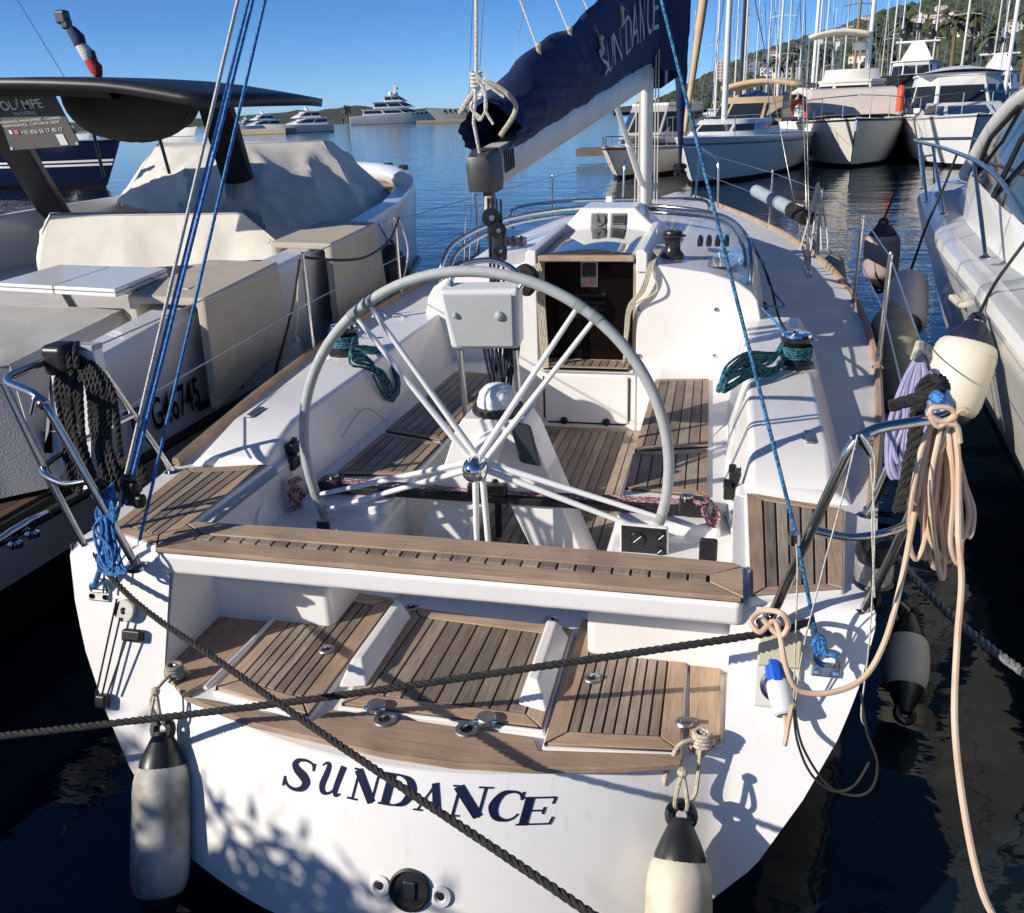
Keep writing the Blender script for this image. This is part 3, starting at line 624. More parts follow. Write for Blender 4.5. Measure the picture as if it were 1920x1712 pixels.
# fairlead blocks along the starboard coaming
for a, b_ in ((1430,575),(1456,607)):
    p = pix(a, b_, z=1.03); mb = MB(); mb.lathe([(.035,-.012),(.035,.012),(.02,.016),(0,.016)], p, (-.6,-.6,.5), 18); o = part(mb, 'turning_block', BLACK)
    mb = MB(); mb.lathe([(.018,.012),(.018,.02),(0,.022)], p, (-.6,-.6,.5), 14); mb.build('sheave', CHROME, o)
for a, b_ in ((708,592),(745,597),(690,634)):
    p = pix(a, b_, z=1.12); mb = MB(); mb.tube(spline([p+V((-.04,0,-.01)), p+V((-.02,0,.02)), p+V((.03,0,.02)), p+V((.05,0,-.01))], 5), .008, 8); part(mb, 'deck_cleat', CHROME)
for s in (-1, 1):     # fold-down cleats on the quarters
    p = V((s*1.17,3.40,1.103)); mb = MB(); mb.obox(p, (.03,0,0), (0,.13,0), (0,0,.014)); mb.obox(p+V((0,0,-.006)), (.05,0,0), (0,.05,0), (0,0,.012)); part(mb, 'deck_cleat', STEELB, bevel=.006)
# stern fittings: chainplates, block, cam cleat, power inlet
def chainplate(p, n):
    p = V(p); n = V(n).normalized(); ex = V((1,0,0)); ez = ex.cross(n).normalized()*-1
    mb = MB(); mb.obox(p+n*.004, ex*.08, n*.008, ez*.032); o = part(mb, 'chainplate', STEELB, bevel=.004)
    for e in (-1, 1): mb = MB(); mb.lathe([(.009,.008),(.009,.012),(0,.013)], p+ex*e*.026, n, 12); mb.build('bolt', CHROME, o)
    mb = MB(); mb.tube(spline([p-ex*.03+ez*.012, p-ex*.028+ez*.04+n*.01, p+ez*.058+n*.014, p+ex*.028+ez*.04+n*.01, p+ex*.03+ez*.012], 5), .008, 8); mb.tube([p-ex*.032+ez*.016, p+ex*.032+ez*.016], .009, 10); mb.build('shackle', STEELB, o)
    return o
NT = V((0,-.93,.37))
def ontr(a, b_):     # photo pixel on the quarter part of the transom plane
    D = pix(a, b_, d=1)-EYE; p0 = V((1.1, ytr(1.1,.63), .63)); t = (p0-EYE).dot(NT)/D.dot(NT); return EYE+D*t
CPR = ontr(1548,1258); CPL = ontr(188,1118); chainplate(CPR, NT); chainplate(CPL, NT)
p = ontr(242,1143); mb = MB(); mb.lathe([(.036,.01),(.038,.016),(.036,.03),(.012,.03),(.010,.02),(0,.02)], p, NT, 24); part(mb, 'backstay_block', STEELB)
p = ontr(254,1190); mb = MB(); mb.obox(p+NT*.014, (.075,0,0), NT*.028, V((0,.3,.8))*.05); part(mb, 'cam_cleat', BLACK, bevel=.01)
p = ontr(199,1312); mb = MB(); mb.obox(p+NT*.018, (.045,0,0), NT*.036, V((0,.3,.8))*.06); part(mb, 'turning_block', BLACK, bevel=.012)
INL = ontr(1458,1260); ezt = V((0,.37,.93))
mb = MB(); mb.obox(INL+NT*.006-ezt*.035, (.125,0,0), NT*.012, ezt*.13); PI_ = part(mb, 'power_inlet', M('inlet_cream', (.62,.60,.55), .4), bevel=.006)
mb = MB(); mb.obox(INL+NT*.035+ezt*.07, (.115,0,0), NT*.02+ezt*.008, ezt*.11+NT*.045); LID = mb.build('inlet_lid', M('inlet_lid', (.62,.58,.40), .35), PI_, bevel=.006)
mb = MB(); mb.lathe([(.045,.01),(.047,.016),(.038,.02),(.036,.006),(0,.006)], INL-ezt*.035, NT, 26); mb.build('inlet_ring', M('inlet_navy', (.01,.012,.05), .4), PI_)
# exhaust and drain outlets low on the transom
def ontrc(a, b_):
    t = 2.0
    for _ in range(30):
        p = pix(a, b_, y=t); t = ytr(p.x, p.z)
    return pix(a, b_, y=t)
NB2 = NT
p = ontrc(768,1668); mb = MB(); mb.lathe([(.060,-.01),(.060,.008),(.054,.010),(.05,.002),(0,.002)], p, NT, 28); EX = part(mb, 'exhaust_outlet', BLACK)
mb = MB(); mb.obox(p+NT*.006, (.036,0,0), NT*.01, ezt*.05); mb.build('exhaust_flap', STEEL, EX, bevel=.004)
for a, b_ in ((712,1660),(826,1680)):
    p = ontrc(a, b_); mb = MB(); mb.lathe([(.030,-.005),(.030,.006),(.018,.008),(.014,.002),(0,.002)], p, NT, 22); o = part(mb, 'drain_outlet', GEL)
    mb = MB(); mb.lathe([(.012,.0032),(0,.0038)], p, NT, 14); mb.build('outlet_hole', BLACK, o)
# name on the transom, bent to its surface
INK = M('navy_lettering', (.006,.006,.035), .35)
def letters(txt, cs, size, shear, space=1.0, bold=0, yscale=1.0):
    for ch, (a, b_), sz, sx in cs:
        c0 = ontrc(a, b_); m = text_mesh(ch, 1, extrude=.0, shear=shear, bold=bold, res=6)
        xs_ = [v.co.x for v in m.vertices]; ys_ = [v.co.y for v in m.vertices]; cx, cy = (min(xs_)+max(xs_))/2, (min(ys_)+max(ys_))/2
        sc = sz/(max(ys_)-min(ys_))
        for v in m.vertices:
            x = c0.x+(v.co.x-cx)*sc*sx; z = c0.z+(v.co.y-cy)*sc*.93+(v.co.x-cx)*sc*sx*-.0
            v.co = V((x, ytr(x, z)-.0035, z+.001))
        m.materials.clear(); m.materials.append(INK); o = link(m, 'transom_letter', YT); yield o
# ================================================================== pushpits, stanchions, lifelines
for s in (-1, 1):
    F1, F2, F3 = V((s*1.0,2.25,.955)), V((s*1.25,2.33,.95)), V((s*1.345,2.99,.97))
    T0, T1, T2 = V((s*1.17,2.20,1.545)), V((s*1.41,2.31,1.56)), V((s*1.44,2.76,1.56))
    mb = MB(); mb.tube(bend([F1, T0, T1, T2, F3], .075, 6), .0135, 10); PP = part(mb, 'pushpit', STEEL)
    mb = MB(); mb.tube(spline([F2, F2.lerp(T1,.5)+V((.005*s,0,0)), T1+V((-.005*s,0,-.01))], 6), .0125, 10); mb.build('pushpit_leg', STEEL, PP)
    mb = MB(); mb.tube(spline([F1.lerp(T0,.52), V((s*1.2,2.24,1.24)), F2.lerp(T1,.5)+V((0,-.012,0)), V((s*1.37,2.5,1.26)), F3.lerp(T2,.48)], 6), .0115, 10); mb.build('mid_rail', STEEL, PP)
    for F in (F1, F2, F3): mb = MB(); mb.lathe([(.034,-.01),(.034,.004),(.018,.012),(.016,.03)], F, n=18); mb.build('foot_flange', STEEL, PP)
    mb = MB(); mb.tube([T0+V((-.005*s,.003,-.03)), T0+V((.03*s,.012,-.012))], .019, 10); mb.tube([T0+V((-.0*s,-.025,.0)), T0+V((.03*s,-.02,-.05))], .008, 8); mb.build('rail_clamp', STEEL, PP)
    ST = [(4.94,1.63,.965),(6.7,1.70,.97),(8.6,1.58,.98),(10.6,1.22,1.01)]
    tops = []
    for y, x, z in ST:
        p0 = V((s*x, y, z)); p1 = V((s*(x+.0), y, z+.60)); tops.append(p1)
        mb = MB(); mb.tube([p0, p1], .0125, 10); mb.lathe([(.03,0),(.03,.006),(.017,.02),(.0165,.09)], p0, n=14); mb.ball(p1, .015, 8); part(mb, 'stanchion', STEEL)
    wire = M('lifeline_wire', (.5,.5,.5), .3, .9) if s < 0 else bpy.data.materials['lifeline_wire']
    for dz in (0, -.28):
        mb = MB(); mb.tube([T2+V((0,0,dz-.02))]+[p+V((0,0,dz-.015)) for p in tops]+[V((s*.32,13.6,1.70+dz))], .0035, 6); part(mb, 'lifeline', wire)
# bow pulpit
mb = MB(); mb.tube(bend([(.62,12.3,1.04),(.60,12.35,1.66),(.3,13.9,1.74),(0,14.3,1.74),(-.3,13.9,1.74),(-.60,12.35,1.66),(-.62,12.3,1.04)], .12, 6), .0135, 8); mb.tube([(.28,13.4,1.08),(.3,13.9,1.74)], .0125, 8); mb.tube([(-.28,13.4,1.08),(-.3,13.9,1.74)], .0125, 8); part(mb, 'bow_pulpit', STEEL)
# ================================================================== rig
MX, MY = .10, 7.9
mb = MB(); mb.loft([[V((MX+.058*math.cos(a), MY+.10*math.sin(a)-k*.6, 1.46+k*14)) for a in [2*math.pi*i/20 for i in range(20)]] for k in (0,.5,1)]); MAST = part(mb, 'mast', ALU)
mb = MB(); mb.lathe([(.14,0),(.14,.02),(.10,.04),(.09,.08)], (MX,MY,1.46), n=20); mb.build('mast_collar', BLACK, MAST)
for dx in (-.075,-.05,.085,.11): mb = MB(); mb.tube([V((MX+dx,MY-.1,1.55)), V((MX+dx*.7,MY-.16,6))], .005, 6); mb.build('halyard', M('halyard_cream', (.55,.5,.4), .8), MAST)
B0, B1 = V((-.265,4.12,2.06)), V((MX-.01,7.72,2.55)); bd = (B1-B0).normalized(); bs = bd.cross(V((0,0,1))).normalized(); bu = bs.cross(bd)
sect = [(.055,-.085),(.062,-.04),(.062,.05),(.045,.085),(-.045,.085),(-.062,.05),(-.062,-.04),(-.055,-.085)]
mb = MB(); mb.loft([[B0.lerp(B1, t)+bs*x+bu*z for x, z in sect] for t in (0,1)]); BOOM = part(mb, 'boom', ALU, bevel=.012)
mb = MB(); mb.loft([[B0+bd*t+bs*x*k+bu*z*k for x, z in sect] for t, k in ((-.10,.55),(-.085,.9),(-.02,1.08),(.06,1.08))]); EC = mb.build('boom_end', M('boom_end_grey', (.055,.058,.062), .45), BOOM)
for q in range(5): mb = MB(); mb.obox(B0+bd*(.10+.03*q)+bs*.066+bu*.02, bd*.012, bs*.006, bu*.10); mb.build('boom_slot', BLACK, BOOM)
mb = MB(); mb.obox(B0+bd*.03-bu*.16, bd*.05, bs*.05, bu*.16); mb.build('boom_bail', M('bail_grey', (.10,.10,.10), .5), EC, bevel=.012)
mb = MB(); mb.tube([B0-bd*.06+bs*.03-bu*.1, B0-bd*.07+bs*.03-bu*.22], [.018,.03], 8); mb.build('rope_tuft', M('frayed_rope', (.62,.57,.42), .9, bump=.8, bscale=300), EC)
for dx, dz in ((0,.07),(.05,.06)): mb = MB(); mb.lathe([(.05,-.012),(.05,.012),(.02,.016),(0,.016)], B0-bd*.0+bs*.0-bu*(.30+dx), (1,0.2,0), 20); mb.build('mainsheet_block', BLACK, EC)
mb = MB(); mb.obox(V((MX,MY-.15,2.53)), (.05,0,0), (0,.16,0), (0,0,.07)); mb.build('gooseneck', BLACK, MAST, bevel=.01)
v0, v1 = V((MX-.02,MY-.13,1.72)), B0.lerp(B1, .73)-bu*.09
mb = MB(); mb.tube([v0, v0.lerp(v1,.55)], .026, 12); mb.tube([v0.lerp(v1,.5), v1], .02, 12); VG = part(mb, 'boom_vang', WHITEP)
# standing rigging: shrouds, forestay with furled headsail, split backstay
for s in (-1, 1):
    cp = V((s*1.46,7.75,1.0))
    for k, (dy, top) in enumerate(((-.10,(s*.95,7.5,6.2)),(.06,(s*.9,7.9,6.2)),(.2,(s*.12,7.8,6.0)))):
        c = cp+V((0,dy,0)); d_ = (V(top)-c).normalized()
        mb = MB(); mb.tube([c, c+d_*.06, c+d_*.28, c+d_*.3], [.007,.012,.010,.005], 8); mb.tube([c+d_*.29, V(top)], .0042, 6); part(mb, 'shroud', STEEL)
    mb = MB(); mb.box((cp.x-.02,cp.y-.16,.965),(cp.x+.02,cp.y+.26,1.01)); part(mb, 'shroud_plate', STEEL, bevel=.006)
f0, f1 = V((0.02,14.05,1.36)), V((MX,7.6,16.0)); fd = (f1-f0).normalized()
mb = MB(); mb.lathe([(.05,.0),(.10,.02),(.10,.03),(.06,.05),(.06,.11),(.10,.13),(.10,.14),(.04,.16)], f0, fd, 18); part(mb, 'furling_drum', BLACK)
pts = [f0+fd*t for t in (.2,.5,.9,1.2,1.8,2.6,3.6,5,8)]; mb = MB()
mb.tube(resample(pts, .12), [.02+.07*min(1, i/12)*(1+.10*math.sin(i*1.9)) for i in range(len(resample(pts, .12)))], 12); part(mb, 'furled_headsail', NAVYCLOTH)
GL = {   # strokes in a unit box: (points, widths); widths of thick and thin pen strokes, finished by serifs
 'S': [([(.86,.80),(.80,.93),(.60,.99),(.36,.93),(.28,.77),(.40,.62),(.60,.50),(.74,.34),(.68,.13),(.46,.02),(.22,.06),(.10,.20),(.08,.26)],[.03,.05,.07,.11,.16,.21,.24,.21,.16,.10,.07,.05,.03]), ([(.86,.98),(.87,.74)],[.04,.02]), ([(.06,.32),(.07,.0)],[.02,.04])],
 'U': [([(.02,.86),(.16,.98),(.28,.90),(.26,.62),(.20,.28),(.28,.08),(.44,.03),(.62,.12),(.74,.30)],[.03,.07,.15,.19,.20,.16,.09,.06,.03]), ([(.86,1.0),(.80,.60),(.76,.22),(.84,.05),(1.0,.14)],[.20,.19,.17,.10,.03])],
 'N': [([(.18,0),(.18,.98)],[.05,.05]), ([(.14,.97),(.84,.02)],[.24,.22]), ([(.84,0),(.84,1)],[.05,.05]), ([(0,.015),(.36,.015)],[.035,.035]), ([(0,.985),(.26,.985)],[.035,.035]), ([(.66,.985),(1.02,.985)],[.035,.035])],
 'D': [([(.2,0),(.2,1)],[.22,.22]), ([(.2,.975),(.5,.97),(.76,.84),(.88,.52),(.76,.16),(.5,.03),(.2,.025)],[.05,.06,.17,.25,.17,.06,.05]), ([(0,.015),(.4,.015)],[.035,.035]), ([(0,.985),(.4,.985)],[.035,.035])],
 'A': [([(.52,.98),(.14,.0)],[.05,.045]), ([(.50,1.0),(.82,.0)],[.20,.24]), ([(.28,.32),(.72,.32)],[.04,.04]), ([(0,.015),(.32,.015)],[.035,.035]), ([(.60,.015),(1.02,.015)],[.035,.035])],
 'C': [([(.90,.76),(.82,.92),(.60,.99),(.32,.90),(.16,.50),(.30,.12),(.58,.01),(.80,.08),(.92,.24)],[.03,.06,.08,.16,.25,.17,.09,.06,.03]), ([(.92,.99),(.91,.70)],[.04,.02])],
 'E': [([(.2,0),(.2,1)],[.22,.22]), ([(.2,.975),(.9,.975)],[.05,.05]), ([(.2,.51),(.66,.51)],[.045,.045]), ([(.2,.025),(.92,.025)],[.05,.06]), ([(.90,.99),(.87,.74)],[.05,.02]), ([(.67,.64),(.66,.38)],[.05,.05]), ([(.92,.0),(.97,.28)],[.05,.02]), ([(0,.015),(.3,.015)],[.035,.035]), ([(0,.985),(.3,.985)],[.035,.035])]}
def glyph(ch, place, dk):
    mb = MB()
    for pts, ws in GL[ch]:
        dk[0] += 1
        P = [V((x, y, 0)) for x, y in pts]
        if len(P) > 2:
            n = 6; W_ = [lerp(ws[i], ws[i+1], k/n) for i in range(len(ws)-1) for k in range(n)]+[ws[-1]]; P = spline(P, n)
        else:
            W_ = [lerp(ws[0], ws[1], k/5) for k in range(6)]; P = [P[0].lerp(P[1], k/5) for k in range(6)]
        L, R_ = [], []; W_ = [max(w_*1.12, .066) if len(pts) == 2 else max(w_*1.15, .055) for w_ in W_]
        for i, p in enumerate(P):
            t = (P[min(i+1, len(P)-1)]-P[max(i-1, 0)]).normalized(); nn = V((-t.y, t.x, 0)); L.append(p+nn*W_[i]/2); R_.append(p-nn*W_[i]/2)
        mb.loft([[place(a.x, a.y), place(b_.x, b_.y)] for a, b_ in zip(L, R_)], closed=False, caps=False)
    return mb
for ch, u0, v0, u1, v1 in (('S',530,1473,592,1430),('U',592,1484,652,1438),('N',650,1496,722,1450),('D',708,1506,784,1456),('A',774,1518,846,1470),('N',834,1529,926,1475),('C',913,1538,984,1483),('E',966,1547,1048,1492)):
    lo, hi = ontrc(u0, v0), ontrc(u1, v1)      # lower left and upper right corner of the letter
    h = hi.z-lo.z; sh = .24*h; w = hi.x-lo.x-sh; dk = [0]; x0_ = min(q_[0]-w_/2*(abs(q_[0]) > -1)*.6 for P_, W2 in GL[ch] for q_, w_ in zip(P_, W2)); x1_ = max(q_[0]+w_/2*.6 for P_, W2 in GL[ch] for q_, w_ in zip(P_, W2))
    def place(x, y, lo=lo, h=h, w=w, sh=sh, dk=dk, x0_=x0_, x1_=x1_):
        x = (x-x0_)/(x1_-x0_); X_ = lo.x+x*w+y*sh; Z_ = lo.z+y*h+(x-.5)*w*-.02; return V((X_, ytr(X_, Z_)-.002-.00012*dk[0], Z_+.0012))
    glyph(ch, place, dk).build('transom_letter', INK, YT, smooth=False)
# ================================================================== motor yacht on the port side
LY = thing('motor_yacht', 'white motor yacht with black hard top and beige covers, left of the SUNDANCE yacht', 'motor yacht', (-4.7, 7, 0))
def lp(mb, name, mat, parent=None, **k): return mb.build(name, mat, parent or LY, **k)
HULLW = M('yacht_hull_white', (.66,.67,.68), .3, col2=(.6,.61,.62), scale=2, coat=.3)
BEIGE = M('beige_pad', (.50,.45,.36), .85, col2=(.45,.40,.32), scale=7, detail=6, bump=.3, bscale=200)
TARP = M('cream_tarpaulin', (.66,.63,.56), .85, col2=(.56,.53,.46), scale=4, detail=6, bump=.3, bscale=120)
TARPG = M('grey_tarpaulin', (.46,.45,.42), .85, col2=(.40,.39,.37), scale=3, detail=6, bump=.3, bscale=120)
MATT = M('black_lacquer', (.008,.008,.009), .45, col2=(.014,.014,.015), scale=6)
CANV = M('black_canvas', (.010,.010,.011), .9, bump=.3, bscale=160)
DTEAK = teak('dark_teak', 'y', (.075,.040,.026), (.12,.064,.042), (.16,.09,.06), .3)
LCX = -4.7
LHB = [(1.0,2.45),(3.6,2.56),(5.8,2.54),(7.3,2.45),(9,2.2),(10.8,1.75),(12,1.1),(12.5,.6),(12.7,.05)]
LGZ = [(3.6,1.24),(4.4,1.32),(5.8,1.39),(8,1.45),(12.7,1.60)]
ys = [1.0,2,3,3.6,4.5,5.8,7.3,8.2,9,9.9,10.8,11.4,12,12.3,12.5,12.7]
for s in (1, -1):
    rows = [[V((LCX+s*(interp(LHB,y)-d), y-e, z)) for d, e, z in ((.42,0,-.3),(.24,0,.30),(.18,0,.33),(.06,0,.60),(.04,0,.63))] for y in ys]
    mb = MB(); mb.loft([r[1:] for r in rows], closed=False, flip=(s < 0)); lp(mb, 'lower_hull', HULLW)
    mb = MB(); mb.loft([r[:2] for r in rows], closed=False, flip=(s < 0)); lp(mb, 'boot_top', BLACK)
    rr = [V((LCX+s*(interp(LHB,y)-.03), y, .635)) for y in ys]; mb = MB(); mb.tube(rr, .028, 8); lp(mb, 'rub_rail', BLACK)
    up = []
    for y in ys[3:]:
        b_ = interp(LHB, y); g = interp(LGZ, y); up.append([V((LCX+s*x, y, z)) for x, z in ((b_-.06,.62),(b_-.05,.95),(b_-.01,g-.06),(b_-.04,g),(b_-.20 if b_ > .3 else 0,g+.01),(b_-.23 if b_ > .3 else 0,g-.04),(b_-.24 if b_ > .3 else 0,.9))])
    # aft end slopes down
    y0 = 3.6; up.insert(0, [V((p.x, y0-.30+.25*(p.z-.6), min(p.z, .66))) for p in up[0]])
    mb = MB(); mb.loft(up, closed=False, flip=(s < 0)); lp(mb, 'bulwark', HULLW, ang=32)
mb = MB(); mb.add([V((LCX+interp(LHB,y)*s_*.93, y, .92)) for y in (3.5,6,9,11,12.4) for s_ in (-1,1)], [[0,1,3,2],[2,3,5,4],[4,5,7,6],[6,7,9,8]]); lp(mb, 'cockpit_deck', DECK)
mb = MB(); mb.box((LCX-2.38,1.0,.60),(LCX+2.40,3.75,.645)); SP = lp(mb, 'swim_platform', RUBBER)
for i in range(30):     # platform planks near the camera
    x1 = LCX+2.36-i*.062
    mb = MB(); mb.box((x1-.056,1.02,.64),(x1,3.72,.658)); mb.build('plank', DTEAK, SP)
mb = MB(); mb.box((LCX-2.36,1.02,.64),(LCX+2.36-30*.062,3.72,.657)); mb.build('platform_planking', DTEAK, SP)
# teak foredeck and white bow coaming
mb = MB(); mb.add([V((LCX+x, y, 1.50)) for x, y in ((-1.5,10.3),(1.5,10.3),(1.35,11.2),(.8,11.95),(0,12.35),(-.8,11.95),(-1.35,11.2))], [list(range(7))]); lp(mb, 'bow_deck', TEAKMY)
mb = MB(); mb.tube(spline([(LCX+1.62,10.7,1.585),(LCX+1.2,11.5,1.6),(LCX+.7,12.1,1.62),(LCX,12.45,1.63),(LCX-.7,12.1,1.62),(LCX-1.2,11.5,1.6)], 6), .12, 10); lp(mb, 'bow_coaming', HULLW)
for x, y in ((LCX+.35,12.35),(LCX+1.0,11.85),(LCX+1.45,11.2)): mb = MB(); mb.obox((x,y,1.71), (.10,0,0), (0,.12,0), (0,0,.06)); lp(mb, 'bow_cleat', BLACK, bevel=.015)
# hard top with its struts
def roofz(x): return 2.475+.18*(1-((x+4.7)/2.45)**2)
mb = MB()
def rgrid(u, v):
    y = lerp(5.6, 7.5, v); xr = -2.36-.5*abs(v-.45)**1.5; x = lerp(-7.0, xr, u); return V((x, y, roofz(x)+.03*math.sin(v*3.14)-.05*max(0, u-.85)/.15))
mb.grid(24, 8, rgrid); RF = lp(mb, 'hard_top', MATT, solid=.065)
for (u0, u1, y0, y1, w) in (((472,404),(402,200),8.62,7.25,.30), ((118,402),(25,282),9.1,8.2,.36)):
    p0, p1 = pix(*u0, y=y0), pix(*u1, y=y1); p0.z -= .3; pass
    if u0[0] > 300: p1 = pix(398,196, y=y1)
    else: dq = pix(25,282, y=y1)-p0; p1 = p0+dq*((2.50-p0.z)/dq.z)
    mb = MB(); mb.prism([p0+V((-w/2,0,0)), p0+V((w/2,0,0)), p1+V((w/2,0,0)), p1+V((-w/2,0,0))], (0,.09,.02)); ST_ = lp(mb, 'hard_top_strut', MATT, bevel=.015)
    if u0[0] > 300:
        q = pix(436,282, y=7.72)
        text_on('strut_lettering', 'D M', M('strut_white', (.6,.6,.6), .5), ST_, V((q.x,7.70,q.z)), (1,0,0), (0,-.7,.75), .07)
# folded black awning bulging under the hard top
c0 = pix(252,205, y=6.6)
mb = MB(); mb.grid(20, 10, lambda u, v: V((c0.x+.50*math.cos(u*2*math.pi)*math.sin(v*1.57)*(1+.04*math.sin(u*25)), 6.6+.5*math.sin(u*2*math.pi)*math.sin(v*1.57), 2.57-.38*math.cos(v*1.57)**.8+.012*noise.noise(V((u*14,v*5,0))))), flip=True); lp(mb, 'folded_awning', CANV)
mb = MB(); mb.grid(16, 6, lambda u, v: V((lerp(-6.4,-3.3,u), 5.78+.08*math.cos(v*6.28), 2.43+.16*(1-((lerp(-6.4,-3.3,u)+4.7)/2.3)**2)+.05*math.sin(v*6.28)))); lp(mb, 'awning_roll', CANV)
for a, b_ in (((172,235),(195,332)), ((300,262),(318,326))):
    mb = MB(); mb.tube([pix(*a, y=6.6), pix(*b_, y=6.6)], .013, 8); lp(mb, 'awning_pole', BLACK)
# beige pads hung over the gunwale
def pad(label, top, bot, x, w=.40, z2=None):
    t0, t1 = [pix(*p, x=x) for p in top]; b0, b1 = [pix(*p, x=x) for p in bot]; n = V((-w,0,.015))
    o = thing('gunwale_pad', label, 'fender pad', (x, t0.y, b0.z), 'beige pads over the gunwale')
    mb = MB(); mb.add([b0, b1, t1, t0, t0+n, t1+n, t0+n+V((0,0,-.34)), t1+n+V((0,0,-.34)), b0+V((-.05,0,0)), b1+V((-.05,0,0)), t0+V((-.06,0,-.05)), t1+V((-.06,0,-.05)), t0+n+V((.06,0,-.05)), t1+n+V((.06,0,-.05)), t0+n+V((.06,0,-.34)), t1+n+V((.06,0,-.34))],
        [[0,1,2,3],[3,2,5,4],[4,5,7,6],[1,0,8,9],[8,10,11,9],[10,12,13,11],[12,14,15,13],[6,7,15,14],[0,3,10,8],[3,4,12,10],[4,6,14,12],[2,1,9,11],[5,2,11,13],[7,5,13,15]]); mb.build('pad_cover', BEIGE, o, bevel=.018, seg=3)
    for f in (.0,): mb = MB(); mb.tube([t0, t0.lerp(b0,.5), b0], .005, 5); mb.build('seam', TARPG, o)
    return o
pad('nearest beige pad hung over the gunwale of the left motor yacht, beside its registration number', ((383,560),(522,490)), ((408,768),(545,645)), -2.02, .50)
pad('second beige pad over the left yacht gunwale, beside the navy fender at its bow', ((620,457),(706,416)), ((640,655),(738,600)), -2.05, .50)
o = thing('gunwale_pad', 'beige pad over the far gunwale at the left edge of the picture', 'fender pad', (-7.2, 8, .9), 'beige pads over the gunwale')
mb = MB(); mb.box((-7.40,6.4,.95),(-6.95,8.6,1.50)); mb.build('pad_cover', BEIGE, o, bevel=.03, seg=3)
# tarpaulins
def tarp(name, label, mat, P, **k):
    """P: two closed rows of points, upper outline and lower outline"""
    up, dn = P; n = len(up); verts = up+dn; faces = [list(range(n))]+[[i, n+i, n+(i+1) % n, (i+1) % n] for i in range(n)]
    o = tag(cloth_obj(name, mat, None, faces, verts, **k), label, 'boat cover')
    for i in range(n):
        a, b_, c = V(up[i]), V(up[(i+1) % n]), V(dn[i]); mb = MB(); mb.tube([a, b_], .008, 6); mb.build('piping', TARPG, o)
        mb = MB(); mb.tube([a, a.lerp(c,.5), c], .007, 6); mb.build('piping', TARPG, o)
    return o
tarp('boat_cover', 'large pale tarpaulin peaked over the console of the left motor yacht', TARP,
     ([pix(290,275, y=8.9), pix(450,270, y=8.9), pix(604,264, y=9.3), pix(622,266, y=10.2), pix(300,268, y=10.2)],
      [pix(228,385, y=8.6), pix(500,420, y=6.7)+V((0,0,-.15)), pix(720,455, y=8.6)+V((0,0,-.1)), pix(748,368, y=10.9)+V((.05,0,-.1)), pix(228,385, y=10.6)]), cuts=19, amp=.036, scale=1.3, seed=1, ridge=1.0, smooth=.0, ztop=2.1)
tarp('boat_cover', 'cream tarpaulin over the seat back, in front of the peaked cover on the left yacht', TARP,
     ([pix(95,405, y=6.8), pix(455,400, y=6.8), pix(455,398, y=7.6), pix(95,400, y=7.6)],
      [pix(75,515, y=6.6), pix(548,485, y=6.7), pix(545,440, y=7.9), pix(80,440, y=7.9)]), cuts=19, amp=.028, scale=1.4, seed=3, ridge=1.0, smooth=.0, ztop=1.60)
tarp('boat_cover', 'grey tarpaulin over the stern sunbed at the left edge, behind the black rope', TARPG,
     ([V((-2.55,3.55,1.24)), V((-2.62,4.55,1.30)), V((-7.0,4.55,1.36)), V((-7.0,3.0,1.24)), V((-3.4,2.95,1.19))],
      [V((-2.32,3.35,.68)), V((-2.40,4.65,.95)), V((-7.1,4.7,.8)), V((-7.1,2.7,.66)), V((-3.2,2.55,.66))]), cuts=16, amp=.03, scale=1.4, seed=5, ridge=.5, smooth=.12, ztop=1.45)
# folding table
TB = thing('folding_table', 'white folding table on steel legs among the covers of the left yacht', 'table', (-3.1, 4.8, .92))
q = [pix(0,528, z=1.47), pix(105,522, z=1.47), pix(215,540, z=1.47), pix(312,502, z=1.47), pix(208,497, z=1.47), pix(105,497, z=1.47)]
A_, B_, C_, D_ = pix(-10,530, z=1.47), pix(215,542, z=1.47), pix(313,502, z=1.47), pix(112,496, z=1.47)
TBW = M('table_white', (.70,.72,.70), .3, coat=.2)
for f0, f1 in ((0,.495),(.505,1)):
    mb = MB(); mb.prism([A_.lerp(B_,f0), A_.lerp(B_,f1), D_.lerp(C_,f1), D_.lerp(C_,f0)], (0,0,-.022)); mb.build('leaf', TBW, TB, bevel=.005)
    mb = MB(); mb.prism([p+V((0,0,-.026)) for p in (A_.lerp(B_,f0), A_.lerp(B_,f1), D_.lerp(C_,f1), D_.lerp(C_,f0))], (0,0,-.022)); mb.build('leaf', TBW, TB, bevel=.005)
for f in (.3,.7): mb = MB(); mb.obox(B_.lerp(C_, f)+V((.004,0,-.024)), (.006,0,0), (C_-B_).normalized()*.05, (0,0,.012)); mb.build('hinge', STEEL, TB)
for f in (.33,.93): p = A_.lerp(B_, f).lerp(D_.lerp(C_, f), .4); mb = MB(); mb.tube(bend([p+V((0,0,-.05)), p+V((.03,.05,-.22)), p+V((.15,.1,-.36)), p+V((.17,.1,-.54))], .05), .025, 12); mb.build('leg', STEEL, TB)
mb = MB(); mb.obox(B_.lerp(C_,.6)+V((.12,.05,-.07)), (.42,0,0), (0,.3,0), (0,0,.03)); mb.build('side_tray', M('tray_cream', (.5,.47,.4), .5), TB, bevel=.01)
# registration number on the hull
REG = M('registration_black', (.012,.012,.014), .5)
def regfn(c):
    y = 4.17+c.x*.60; b_ = interp(LHB, y); x = LCX+b_-.045+.006; return V((x+.006, y, .82+c.y))
text_on('registration_number', 'TL G46745', REG, LY, None, (0,1,0), (0,0,1), .25, fn=regfn, align='CENTER', bold=.004)
